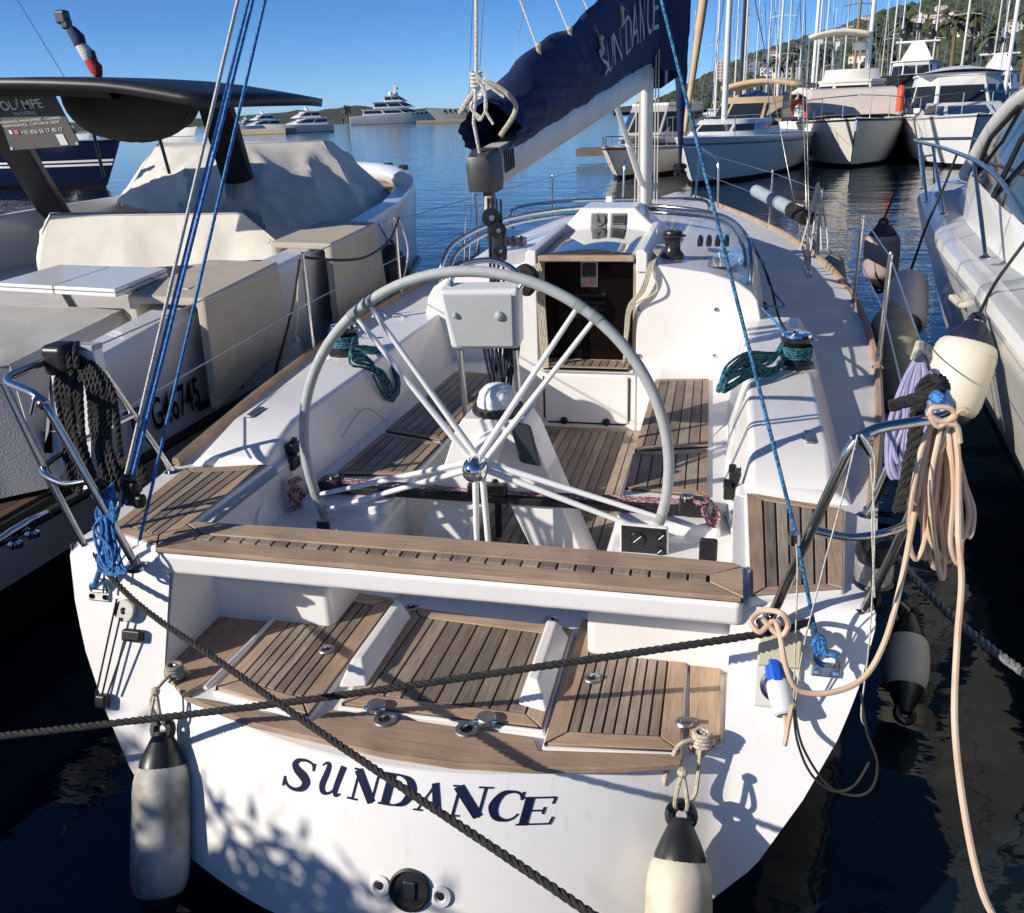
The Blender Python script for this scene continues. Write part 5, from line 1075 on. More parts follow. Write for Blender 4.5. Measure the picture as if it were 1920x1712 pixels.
mb = MB(); mb.tube(spline([pix(1425,1190, y=2.17), pix(1436,1172, y=2.14), pix(1450,1178, y=2.17)], 5), .012, 8); tag(mb.build('rope_turn', BLKR), 'turn of black rope round the starboard pushpit foot', 'rope')
E_ = pix(1700,1075, y=2.9); rope('mooring_rope', [pix(1660,1020, y=2.8), pix(1720,1090, y=3.0), pix(1800,1170, y=2.8), pix(1925,1265, y=2.5), pix(2050,1350, y=2.2)], .014, M('grey_rope', (.20,.19,.19), .8, col2=(.12,.12,.12), scale=60), 'grey mooring rope in the dark gap right of the starboard quarter', twist=True, pitch=.09)
# starboard pushpit bundles
mb = MB(); j = lambda s: random.uniform(-s, s)
for k in range(13):
    a0 = 1712+7*k; yy = 2.30+.012*(k % 5); bt_ = 1050+j(45)-abs(k-6)*7
    mb.tube(spline([pix(1772,768+j(5), y=2.33), pix(lerp(1770,a0,.55)+j(5), 820, y=yy), pix(a0+j(7), 920, y=yy-.02), pix(a0+j(12), bt_-40, y=yy), pix(a0+14+j(8), bt_, y=yy+.01), pix(a0+24+j(6), bt_-50, y=yy+.02), pix(a0+14+j(6), 900, y=yy+.03), pix(1778,775, y=2.36)], 6), .0070, 8)
for pts in ([(1740,775),(1765,790),(1790,782),(1780,765),(1745,768),(1760,800),(1800,770),(1815,772)], [(1745,785),(1780,795),(1795,800),(1800,830)]): mb.tube(spline([pix(a, b_, y=2.27) for a, b_ in pts], 6), .0070, 8)
tag(mb.build('power_cable_coil', PEACH), 'peach shore-power cable coiled and hung on the starboard pushpit', 'cable')
rope('power_cable', [pix(1790,800, y=2.30), pix(1797,870, y=2.27), pix(1797,1000, y=2.2), pix(1803,1090, y=2.1), pix(1795,1200, y=2.0), pix(1790,1350, y=1.9), pix(1805,1500, y=1.75), pix(1835,1650, y=1.6), pix(1870,1730, y=1.5), pix(1950,1850, y=1.3)], .0076, PEACH, 'peach power cable hanging down at the right beside the dark water', 'cable')
rope('power_cable', [pix(1715,960, y=2.26), pix(1690,1090, y=2.22), pix(1660,1200, y=2.16), pix(1620,1270, y=2.1), pix(1560,1298, y=2.07), pix(1500,1295, y=2.06), pix(1475,1255, y=2.07), pix(1462,1190, y=2.12), pix(1450,1165, y=2.14), pix(1425,1185, y=2.12), pix(1408,1165, y=2.14), pix(1430,1145, y=2.16), pix(1465,1150, y=2.12), pix(1478,1172, y=2.12), pix(1462,1192, y=2.12), pix(1430,1160, y=2.14)], .0076, PEACH, 'peach power cable looped round the pushpit foot above the blue plug', 'cable')
PG = thing('power_plug', 'blue and white shore-power plug in the transom inlet', 'plug', INL)
p0 = INL-ezt*.02+NT*.03
mb = MB(); ax_ = (NT*.55-ezt*.9+V((.22,0,0))).normalized()
mb.lathe([(.02,-.07),(.026,-.06),(.03,-.02),(.026,.0)], p0, ax_, 18); mb.build('blue_collar', M('plug_blue', (.01,.09,.50), .35), PG)
mb = MB(); mb.lathe([(.030,.0),(.034,.01),(.033,.045),(.028,.09),(.022,.095),(.02,.085),(0,.085)], p0, ax_, 18); mb.build('plug_body', M('plug_white', (.62,.65,.68), .4), PG)
mb = MB(); mb.obox(p0-ax_*.045+NT*.02, (.03,0,0), NT*.04, ax_*.07); mb.build('blue_clip', bpy.data.materials['plug_blue'], PG, bevel=.008)
e0 = p0+ax_*.085; mb = MB(); mb.tube(spline([e0, e0+ax_*.04+V((0,0,-.01)), pix(1472,1395, y=2.03), pix(1478,1360, y=2.05), pix(1487,1320, y=2.05)], 6), .007, 7); mb.build('tail', PEACH, PG)
mb = MB()
for k in range(10):
    a0 = 1672+9*k; mb.tube(spline([pix(1726,660, y=2.82), pix(lerp(1726,a0,.6)+j(4), 720, y=2.80), pix(a0+j(6), 800, y=2.78), pix(a0-6+j(8), 860+j(20), y=2.76), pix(a0+6, 880+j(15), y=2.76), pix(a0+12, 790, y=2.8), pix(1732,665, y=2.84)], 6), .0085, 7)
tag(mb.build('rope_coil', LAV), 'lavender rope coiled and hung on the forward leg of the starboard pushpit', 'rope')
mb = MB()
for k in range(4): mb.tube(spline([pix(1712+4*k, 672-4*k, y=2.80), pix(1722,652-3*k, y=2.76), pix(1742,665-4*k, y=2.80), pix(1740,680-3*k, y=2.86)], 5), .0085, 7)
tag(mb.build('rope_whipping', WHTR), 'white whipping at the top of the lavender coil', 'rope')
mb = MB()
for k in range(3): mb.twist(spline([pix(1668,758+4*k, y=2.5), pix(1715,745+3*k, y=2.5), pix(1745+6*k,735, y=2.48), pix(1768+3*k,720+4*k, y=2.55), pix(1745+8*k,708, y=2.65), pix(1720+6*k,740, y=2.6), pix(1705+7*k,850, y=2.55), pix(1680+9*k,960, y=2.5)], 6), .0125, .08, n=5)
tag(mb.build('rope_coil', BLKR), 'thick black rope bent over the starboard pushpit corner', 'rope')
mb = MB(); mb.tube(spline([pix(1752,742, y=2.46), pix(1768,752, y=2.44), pix(1780,758, y=2.5)], 5), .018, 8); tag(mb.build('blue_tape', LBLUE), 'bright blue lashing on the starboard pushpit corner', 'lashing')
# lantern-like winch and block on the starboard quarter
SL = thing('outboard_bracket', 'dark plastic lamp with clear band under the starboard mid rail', 'lamp', pix(1640,1100, y=2.42))
p = pix(1642,1050, y=2.42); mb = MB(); mb.lathe([(.0,-.085),(.05,-.08),(.055,-.07),(.052,-.062)], p, n=20); mb.build('housing_base', BLACK, SL); mb = MB(); mb.lathe([(.05,0),(.058,.02),(.055,.06),(.03,.075),(0,.075)], p, n=20); mb.build('housing_top', BLACK, SL)
mb = MB(); mb.lathe([(.05,-.062),(.052,-.03),(.05,0)], p, n=20); mb.build('lens', M('lamp_lens', (.30,.30,.28), .2, col2=(.12,.12,.11), scale=40), SL)
# ================================================================== fenders
FW = M('fender_cream', (.60,.55,.43), .55, col2=(.34,.29,.21), scale=7, detail=10, lo=.45, hi=.75, bump=.1, bscale=30)
FD = M('fender_dirty', (.56,.53,.46), .6, col2=(.13,.12,.11), scale=8, detail=12, lo=.40, hi=.72, stretch=(1,1,.6), bump=.15, bscale=40)
FG = M('fender_lichen', (.30,.29,.22), .8, col2=(.20,.20,.15), scale=9, detail=8, bump=.2, bscale=50)
FP = M('fender_pink_grey', (.42,.33,.30), .6, col2=(.36,.28,.26), scale=5)
def fender(label, top, bot, r, mat, cap=BLACK, rp_=None, rmat=CREAM, rr=.006, loop=True):
    top, bot = V(top), V(bot); ax = (bot-top).normalized(); Lh = (bot-top).length; o = thing('fender', label, 'fender', bot, 'fenders')
    mb = MB(); mb.lathe([(r*.76,.0),(r*.90,.018),(r*.97,.045),(r*.985,.05),(r*.975,.055),(r,.075),(r*1.01,Lh*.5),(r,Lh-.075),(r*.975,Lh-.055),(r*.97,Lh-.045),(r*.9,Lh-.018),(r*.76,Lh)], top, ax, 32); mb.build('body', mat, o)
    for pt, a in ((top, -ax), (bot, ax)):
        mb = MB(); mb.lathe([(r*.80,-.006),(r*.78,.008),(r*.60,.045),(r*.40,.08),(r*.30,.10)], pt, a, 24)
        side = a.cross(V((0,1,0))).normalized() if abs(a.y) < .9 else V((1,0,0)); c = pt+a*.105
        mb.tube([c+(a*math.cos(t)+side*math.sin(t))*.030 for t in [2*math.pi*i/16 for i in range(16)]], .016, 8, closed=True); mb.build('end_cap', cap, o)
    if rp_:
        mb = MB(); mb.tube(spline([top-ax*.12]+[V(p) for p in rp_], 6), rr, 7)
        if loop: mb.tube(spline([top-ax*.125+V((-.014,-.01,.0)), top-ax*.14+V((-.016,-.03,.03)), top-ax*.16+V((0,-.015,.075)), top-ax*.14+V((.016,-.03,.03)), top-ax*.125+V((.014,-.01,0))], 5), rr, 7); mb.ball(top-ax*.16+V((0,-.015,.085)), rr*2.6, 8)
        mb.build('lanyard', rmat, o)
    return o
def tp(x, z, off): return V((x, ytr(x, z), z))+NT*off
T_ = ontrc(303,1440)+NT*.10; B_ = ontrc(301,1672)+NT*.10; T_ = V((T_.x, T_.y, T_.z)); 
Tl = pix(304,1432, y=1.955); Bl = pix(300,1676, y=1.77)
fender('dirty white fender with black caps hanging at the port corner of the transom', Tl, Bl, .087, FD, rp_=[UBL+V((-.03,-.12,-.02)), UBL+V((0,-.03,.03)), UBL+V((.015,.0,.03)), UBL+V((-.01,-.05,.0))])
Tr = pix(1275,1608, y=1.895); Br = pix(1268,1850, y=1.70)
fender('cream fender with black cap hanging at the starboard corner of the transom', Tr, Br, .087, FW, rp_=[UBR+V((-.01,-.07,-.12)), UBR+V((0,-.03,.03)), UBR+V((.015,.0,.03)), UBR+V((-.01,-.03,.01))])
mb = MB(); mb.tube(spline([UBR+V((0,-.02,.03)), UBR+V((-.06,-.05,.02)), UBR+V((-.09,-.07,-.06)), UBR+V((-.095,-.075,-.10))], 6), .0065, 7)
for k in range(4): mb.tube(spline([UBR+V((math.cos(a)*.022, -.02+math.sin(a)*.018, .01+.012*k)) for a in [i*.9 for i in range(8)]], 3), .007, 6)
tag(mb.build('fender_knot', CREAM), 'cream rope knot and tail on the starboard eye bolt', 'rope')
mb = MB()
for k in range(4): mb.tube(spline([UBL+V((math.cos(a)*.024, -.02+math.sin(a)*.02, .008+.012*k)) for a in [i*.9 for i in range(8)]], 3), .007, 6)
tag(mb.build('fender_knot', M('grey_cord', (.25,.24,.21), .8)), 'grey rope knot on the port eye bolt', 'rope')
WEB = M('black_webbing', (.012,.012,.013), .7)
fender('large clean white fender with dark cap, nearest on the right cruiser side', pix(1818,640, x=2.02), pix(1772,775, x=1.93), .15, M('fender_white', (.68,.64,.54), .45, col2=(.62,.58,.48), scale=4), M('fender_cap_blue', (.015,.018,.04), .45), [pix(1843,575, x=2.1), pix(1870,525, x=2.2), pix(1925,450, x=2.32)], WEB, .009, False)
fender('grey and white fender hung mid way along the right cruiser bow', pix(1704,530, x=2.10), pix(1697,612, x=2.02), .135, M('fender_grey', (.52,.48,.46), .5, col2=(.46,.42,.4), scale=4), M('fender_cap_dark', (.02,.02,.03), .5), [pix(1712,495, x=2.16), pix(1735,430, x=2.3), pix(1770,350, x=2.45), pix(1795,287, x=2.55)], WEB, .010, False)
fender('pinkish fender with dark lower end between the bows at right', pix(1655,440, y=8.6), pix(1650,520, y=8.6), .15, FP, M('fender_cap_purple', (.035,.025,.03), .5), [pix(1660,405, y=8.7), pix(1690,330, y=9.4)], WEB, .010, False)
fender('lichen-stained grey fender standing against the starboard toe rail', pix(1672,598, x=1.86), pix(1690,760, x=1.86), .13, FG, M('fender_cap_lichen', (.2,.19,.15), .8), None)
fender('small pale fender farthest along the starboard side, below the boat-hook', pix(1512,455, x=1.66), pix(1518,505, x=1.66), .10, FG, rp_=[pix(1510,440, x=1.6)], loop=False)
fender('pale green-grey fender beside the starboard rail, second from the bow', pix(1562,490, x=1.88), pix(1568,545, x=1.88), .11, M('fender_pale', (.40,.40,.31), .7, col2=(.3,.3,.24), scale=8), rp_=[pix(1555,465, x=1.75)], loop=False)
fender('shaded white fender low in the dark gap beside the starboard quarter', pix(1702,1195, x=1.62), pix(1698,1290, x=1.60), .085, M('fender_shaded', (.5,.48,.45), .6), rp_=[pix(1690,1130, x=1.55)], loop=False)
fender('small cream fender between the hulls below the port stanchion', pix(552,672, x=-1.86), pix(556,780, x=-1.86), .10, FW, M('fender_cap_cream', (.5,.46,.36), .6), [pix(556,600, x=-1.80), pix(562,480, x=-1.66)], WHTR, .008, False)
fender('navy fender hanging at the bow of the left motor yacht', pix(733,480, x=-2.10), pix(742,580, x=-2.10), .15, M('fender_navy', (.02,.022,.035), .6, col2=(.03,.032,.045), scale=8), rp_=[pix(727,450, x=-2.2), pix(710,420, x=-2.35)], rmat=BLKR, loop=False)
# ropes and lines on the port lifeline, boat-hook on starboard
rope('fender_line', [pix(563,482, y=4.94), pix(640,488, y=5.3), pix(690,480, y=5.8), pix(730,450, y=6.4), pix(748,408, y=6.7)], .009, NVY, 'dark blue line sagging between the two port stanchions')
rope('fender_line', [pix(563,478, y=4.94), pix(545,590, y=4.9), pix(515,700, y=4.85)], .008, BLKR, 'black line tied down from the first port stanchion')
rope('fender_line', [pix(747,408, y=6.7), pix(765,470, y=6.8), pix(752,540, y=6.7)], .007, WHTR, 'white line tied to the second port stanchion')
rope('fender_line', [pix(566,480, y=4.94), pix(576,560, y=4.94), pix(583,640, y=4.94)], .007, WHTR, 'white line bound along the first port stanchion')
BH = thing('fender_board', 'grey padded pole lashed along the starboard lifeline', 'padded pole', pix(1470,370, y=8.2))
p0, p1 = pix(1418,358, y=9.3), pix(1508,405, y=7.9)
mb = MB(); mb.tube([p0, p0.lerp(p1,.3), p0.lerp(p1,.7), p1], .06, 12); mb.build('padding', M('pole_padding', (.34,.40,.42), .7, col2=(.28,.33,.36), scale=6), BH)
mb = MB(); mb.tube([p0.lerp(p1,.78), p1+(p1-p0)*.06], .066, 12); mb.build('dark_end', CANV, BH)
for k in range(3): rope('lashing', [p0.lerp(p1,.85)+V((0,0,.06)), pix(1520,400-8*k, y=7.8), pix(1535,345, y=7.9), pix(1500+20*k,470, y=7.6)], .007, WHTR, parent=BH)
rope('fender_line', [pix(1535,345, y=7.9), pix(1545,400, y=7.9), pix(1552,450, y=7.8), pix(1550,475, y=7.8)], .007, WHTR, 'white line hanging from the starboard lifeline near the padded pole')
rope('jib_sheet', [V((1.05,6.9,1.06)), pix(1405,450, y=6.6), pix(1440,520, y=5.8), pix(1462,600, y=5.2), pix(1492,640, y=4.6), V((1.2,4.42,1.18))], .007, NVY, 'navy jib sheet led aft along the starboard coaming to the winch')
rope('jib_sheet', [V((1.12,6.9,1.06)), pix(1430,490, y=6.3), pix(1445,540, y=5.7), pix(1470,575, y=5.3), pix(1430,575, y=5.0), pix(1460,610, y=4.8), pix(1480,650, y=4.5), V((1.15,4.40,1.2))], .006, LBLUE, 'blue jib sheet through the turning blocks on the starboard coaming')
# ================================================================== the marina behind
GLD = M('dark_window', (.02,.024,.03), .08)
WB2 = M('boat_white', (.80,.79,.76), .35, col2=(.74,.73,.70), scale=.8)
WB3 = M('boat_cream', (.76,.73,.64), .4, col2=(.71,.68,.59), scale=.8)
TAN = M('tan_canvas', (.52,.38,.22), .85, col2=(.46,.33,.19), scale=2, bump=.3, bscale=20)
PINKC = M('pinkish_canvas', (.56,.49,.44), .85, col2=(.50,.43,.39), scale=1.5, bump=.4, bscale=8)
ORNG = M('orange_foam', (.75,.10,.03), .6)
BLUEC = M('blue_canvas', (.02,.06,.28), .8)
GREYH = M('grey_hull', (.30,.31,.30), .4)
def frame(loc, h):
    loc = V(loc); f_ = V((math.sin(h), math.cos(h), 0)); r_ = V((f_.y, -f_.x, 0)); return lambda x, y, z: loc+r_*x+f_*y+V((0,0,z))
class TB_:
    """mesh pieces in a boat's own frame: x starboard, y to the bow, z up"""
    def __init__(s, o, T): s.o = o; s.T = T
    def put(s, mb, name, mat, parent=None, **k):
        mb.v = [tuple(s.T(*p)) for p in mb.v]; return mb.build(name, mat, parent or s.o, **k)
def hull_mesh(L, B, zb, zs, rake=.12, full=2.2, N=16, low=.0):
    rows = []
    for i in range(N+1):
        t = i/N; w = B/2*(1-max(0, (t-.4)/.6)**full)*(.88+.12*min(1, t*3)); w = max(w, .02); z = zs+(zb-zs)*t**1.6; y = -L/2+L*t
        k = max(0, (t-.4)/.6)**1.6*rake*L
        rows.append([V((w*.55, y-k*1.5, low-.2)), V((w*.74, y-k*1.15, low+.12)), V((w*.86, y-k*.75, lerp(low,z,.4))), V((w*.96, y-k*.3, lerp(low,z,.78))), V((w, y-k*.1, z-.09)), V((w, y, z-.02)), V((w*.985, y, z))])
    return rows
def add_hull(tb, L, B, zb, zs, mat, rake=.12, full=2.2, stripe=None, deckmat=None, boot=None, band=None):
    rows = hull_mesh(L, B, zb, zs, rake, full)
    fl = lambda r: [V((-p.x, p.y, p.z)) for p in r]
    mb = MB(); mb.loft([r[1:5] for r in rows], closed=False, flip=False); mb.loft([fl(r)[1:5] for r in rows], closed=False, flip=True)
    mb.add([p for p in rows[0][1:5]]+[p for p in fl(rows[0])[1:5][::-1]], [list(range(8))]); H = tb.put(mb, 'hull', mat, ang=50)
    mb = MB(); mb.loft([r[:2] for r in rows], closed=False); mb.loft([fl(r)[:2] for r in rows], closed=False, flip=True); tb.put(mb, 'boot_top', boot or BLACK)
    mb = MB(); mb.loft([[p+V((.015,0,0)) for p in r[4:6]] for r in rows], closed=False); mb.loft([[p+V((-.015,0,0)) for p in fl(r)[4:6]] for r in rows], closed=False, flip=True); tb.put(mb, 'rub_rail', stripe or mat)
    mb = MB(); mb.loft([[fl(r)[6]]+[V((0, r[6].y, r[6].z+.05))]+[r[6]] for r in rows], closed=False, flip=False); mb.loft([[r[5], r[6]] for r in rows], closed=False); mb.loft([[fl(r)[5], fl(r)[6]] for r in rows], closed=False, flip=True); tb.put(mb, 'deck', deckmat or mat, ang=60)
    if band:
        mb = MB()
        for r in rows: pass
        mb.loft([[r[3].lerp(r[4],.3)+V((.012,0,0)), r[3].lerp(r[4],.6)+V((.012,0,0))] for r in rows], closed=False); mb.loft([[fl(r)[3].lerp(fl(r)[4],.3)+V((-.012,0,0)), fl(r)[3].lerp(fl(r)[4],.6)+V((-.012,0,0))] for r in rows], closed=False, flip=True); tb.put(mb, 'hull_stripe', band)
    return rows
def cabin(tb, name, y0, y1, w, z0, z1, mat, slope=.35, aft=.05, taper=.85, win=None, band=(.35,.8), roof=None, over=.12):
    """deckhouse with raked front; win: dark band round it"""
    def ring(f): 
        z = lerp(z0, z1, f); ww = w*lerp(1, taper, f); ya = y0+(y1-y0)*aft*f; yf = y1-slope*(y1-y0)*f
        return [V((-ww, ya, z)), V((ww, ya, z)), V((ww, lerp(ya,yf,.75), z)), V((ww*.55, yf, z)), V((-ww*.55, yf, z)), V((-ww, lerp(ya,yf,.75), z))]
    mb = MB(); mb.loft([ring(0), ring(1)]); o = tb.put(mb, name, mat)
    if win:
        mb = MB(); a, b_ = ring(band[0]), ring(band[1]); g = 1.012
        c = lambda r: [V((p.x*g, p.y+(.02 if p.y > (y0+y1)/2 else -.02), p.z)) for p in r]
        n = 6; A_, B_ = c(a), c(b_); tb2 = TB_(o, tb.T)
        for i in range(6):
            j = (i+1) % 6; L_ = (A_[j]-A_[i]).length; m_ = 2 if L_ > 2.5 else 1
            for q in range(m_):
                f0, f1 = (q+.06)/m_, (q+.94)/m_
                m2 = MB(); m2.add([A_[i].lerp(A_[j],f0), A_[i].lerp(A_[j],f1), B_[i].lerp(B_[j],f1), B_[i].lerp(B_[j],f0)], [[0,1,2,3]]); tb2.put(m2, 'window', win)
    if roof:
        r1 = ring(1); cx = V((0, sum(p.y for p in r1)/6, z1)); mb = MB(); mb.prism([cx+(p-cx)*(1+over) for p in r1], (0,0,.12)); tb.put(mb, 'roof', roof, bevel=.04)
    return o
def rail(tb, rows, h=.7, i0=8, n=4, name='bow_rail'):
    for s in (-1, 1):
        P = [V((s*r[6].x*.95, r[6].y, r[6].z+h)) for r in rows[i0:]]; mb = MB(); mb.tube(P, .02, 6)
        for q in range(0, len(P), max(1, len(P)//n)): mb.tube([P[q], P[q]+V((0,0,-h))], .016, 6)
        tb.put(mb, name, STEEL)
# ---- small motorboat with a red stripe
def boat(name, label, cat, loc, h, group=None):
    o = thing(name, label, cat, loc, group); return TB_(o, frame(loc, R(h)))
p = pix(1160,338, z=0); tb = boat('motor_boat', 'small cream motorboat with red stripe and clear camper canopy, left of the foreground mast', 'motorboat', (p.x+.6, p.y+3.0, 0), 196)
RED = M('red_stripe', (.28,.03,.025), .45)
rows = add_hull(tb, 7.2, 2.9, 1.10, .95, WB3, .13, 2.0, stripe=RED)
mb = MB(); mb.grid(6, 6, lambda u, v: V((lerp(-1.0,1.0,u)*(1-.55*v), lerp(.3,2.3,v), 1.20+.14*math.sin(u*3.14)*(1-.6*v)))); tb.put(mb, 'foredeck_cover', M('grey_foredeck', (.10,.095,.09), .8))
cabin(tb, 'camper_canopy', -3.2, .6, 1.25, 1.1, 2.35, M('clear_canopy', (.42,.40,.36), .25), .35, .0, .86, win=GLD, band=(.3,.85), roof=WB3, over=.02)
rail(tb, rows, .35)
# ---- sloop with tan bimini
p = pix(1290,350, z=0); LH = R(196); bdv = V((math.sin(LH), math.cos(LH), 0)); c = p-bdv*5.0
tb = boat('sailing_yacht', 'white sloop with tan bimini and tan furled headsail, bow-on behind the foreground mast', 'sailing yacht', (c.x, c.y, 0), 196)
rows = add_hull(tb, 11.5, 3.7, 1.45, 1.25, WB2, .09, 2.0, band=M('grey_line', (.25,.26,.3), .5))
cabin(tb, 'coachroof', -1.5, 3.2, 1.15, 1.35, 1.85, WB2, .25, 0, .85, win=GLD, band=(.35,.75))
cabin(tb, 'spray_hood', -2.6, -.4, 1.25, 1.7, 2.55, TAN, .5, .0, .85, win=GLD, band=(.15,.75))
mb = MB(); mb.grid(8, 5, lambda u, v: V((lerp(-1.5,1.5,u), lerp(-5.0,-2.7,v), 2.95+.22*math.sin(u*3.14)))); tb.put(mb, 'bimini', TAN, solid=.16)
mb = MB(); mb.lathe([(.10,0),(.09,8),(.08,15)], V((0,1.6,1.8)), n=12); MM = tb.put(mb, 'mast', ALU)
mb = MB(); P = [V((0,5.45-.35*k,1.6+1.0*k)) for k in range(13)]; mb.tube(P, [.06+.07*min(1,i/3)*(1+.1*math.sin(i*2)) for i in range(13)], 10); tb.put(mb, 'furled_headsail', TAN)
for s in (-1, 1): mb = MB(); mb.tube([V((s*1.5,1.4,1.35)), V((s*.8,1.5,8)), V((0,1.6,16))], .012, 5); tb.put(mb, 'shroud', STEEL)
for s in (-1, 1):
    for y in (-4,-2,0,2,4): mb = MB(); w_ = 1.7*(1-max(0,(y-1)/5)**2); mb.tube([V((s*w_,y,1.35)), V((s*w_,y,2.0))], .014, 5); tb.put(mb, 'stanchion', STEEL)
    mb = MB(); mb.tube([V((s*1.7*(1-max(0,(y-1)/5)**2),y,2.0)) for y in (-4,-2,0,2,4,5.4)], .007, 5); tb.put(mb, 'lifeline', STEEL)
mb = MB(); mb.tube(spline([(-1.25,-4.6,1.75),(-1.25,-4.6,2.15),(-1.0,-4.6,2.35),(-.75,-4.6,2.15),(-.75,-4.6,1.75)], 5), .09, 8)
LR = thing('lifebuoy', 'orange-red horseshoe lifebuoy on the stern rail of the tan bimini sloop', 'lifebuoy', tb.T(-1,-4.6,1.7)); t2 = TB_(LR, tb.T); t2.put(mb, 'foam', ORNG)
mb = MB(); mb.tube([V((-1,-4.62,1.7)), V((-1,-4.62,2.3))], .02, 6); t2.put(mb, 'strap', WHITEP)
# ---- motorboat under a pinkish cover
p = pix(1600,318, z=0); tb = boat('motor_boat', 'cream motorboat under a pinkish windscreen cover with orange lifebuoy on its rail', 'motorboat', (p.x+.3, p.y+5.2, 0), 184)
rows = add_hull(tb, 11, 4.2, 1.72, 1.5, WB3, .11, 2.4, stripe=BLACK)
mb = MB(); mb.add([V(q) for q in ((-1.85,1.4,1.75),(1.85,1.4,1.75),(1.15,3.4,1.82),(-1.15,3.4,1.82),(-1.65,.1,2.75),(1.65,.1,2.75),(-1.7,-1.6,2.8),(1.7,-1.6,2.8),(-1.9,-1.6,1.7),(1.9,-1.6,1.7))], [[0,1,5,4],[3,2,1,0],[4,5,7,6],[0,4,6,8],[1,9,7,5]])
tb.put(mb, 'windscreen_cover', PINKC, bevel=.12, seg=3)
cabin(tb, 'wheelhouse', -4.8, -.8, 1.6, 1.7, 3.0, WB3, .30, .0, .80, win=GLD, band=(.62,.92), roof=WB3, over=.06)
rail(tb, rows, .75, 7)
for y, w in ((2.2,.9),): mb = MB(); mb.obox((w,y,1.87), (.4,0,0), (0,.25,0), (0,0,.05)); tb.put(mb, 'deck_hatch', GLD)
mb = MB(); mb.tube([V((0,5.0,1.75)), V((0,5.6,1.62)), V((0,5.62,1.3))], .05, 8); tb.put(mb, 'anchor', STEEL)
LB2 = thing('lifebuoy', 'orange lifebuoy strapped to the bow rail of the pinkish covered motorboat', 'lifebuoy', tb.T(-1.55,1.8,1.9)); t2 = TB_(LB2, tb.T)
mb = MB(); mb.tube(spline([(-1.62,2.1,1.85),(-1.62,2.1,2.5),(-1.62,1.85,2.68),(-1.62,1.6,2.5),(-1.62,1.6,1.85)], 6), .11, 8); t2.put(mb, 'foam', ORNG)
FB = tb
mb = MB(); mb.grid(8, 4, lambda u, v: V((lerp(-.7,1.9,u), lerp(-5.5,-3.2,v), 4.95+.2*math.sin(u*3.14)))); tb.put(mb, 'flybridge_bimini', M('cream_canvas', (.60,.57,.46), .85), solid=.14)
for x in (-.65, 1.85): mb = MB(); mb.tube([V((x,-4.4,3.0)), V((x,-4.2,5.0))], .035, 6); tb.put(mb, 'bimini_leg', STEEL)
cabin(tb, 'flybridge', -5.2, -2.6, 1.15, 3.1, 3.55, WB3, .2, 0, .95)
mb = MB(); mb.lathe([(.30,0),(.34,.1),(.34,.28),(.2,.36),(0,.37)], V((-.3,-4.6,4.35)), n=18); mb.tube([V((-.3,-4.6,3.1)), V((-.3,-4.6,4.35))], .05, 6); tb.put(mb, 'radar', WB2)
# ---- black canopy boat, hardtop cruiser
p = pix(1716,300, z=0); tb = boat('motor_boat', 'motorboat with black canopy and open windscreen, right of the pinkish covered one', 'motorboat', (p.x+1.2, p.y+9, 0), 184)
rows = add_hull(tb, 10, 3.9, 1.5, 1.35, BLACK, .1, 2.4)
cabin(tb, 'canopy', -3.5, 1.5, 1.85, 1.6, 3.25, CANV, .42, .0, .80, win=M('smoked_screen', (.10,.11,.10), .1), band=(.3,.75), roof=CANV, over=.02)
p = pix(1812,318, z=0); tb = boat('motor_cruiser', 'white hardtop cruiser with arched windscreen, behind the bow rail of the right cruiser', 'motor cruiser', (p.x+.6, p.y+5.0, 0), 186)
rows = add_hull(tb, 11, 4.0, 1.75, 1.5, WB2, .11, 2.4, stripe=M('grey_rub', (.3,.3,.3), .5))
cabin(tb, 'cabin', -1.0, 3.6, 1.5, 1.6, 2.1, WB2, .5, 0, .8, win=GLD, band=(.25,.8))
cabin(tb, 'hardtop', -4.8, .6, 1.75, 1.75, 3.05, WB2, .34, .0, .84, win=GLD, band=(.15,.74), roof=WB2, over=.05)
mb = MB(); mb.grid(10, 6, lambda u, v: V((lerp(-1.55,1.55,u), lerp(-4.9,-.9,v), 3.15+.30*math.sin(u*3.14)*math.sin(.3+v*2.4)))); tb.put(mb, 'roof_crown', WB2)
rail(tb, rows, .7, 7)
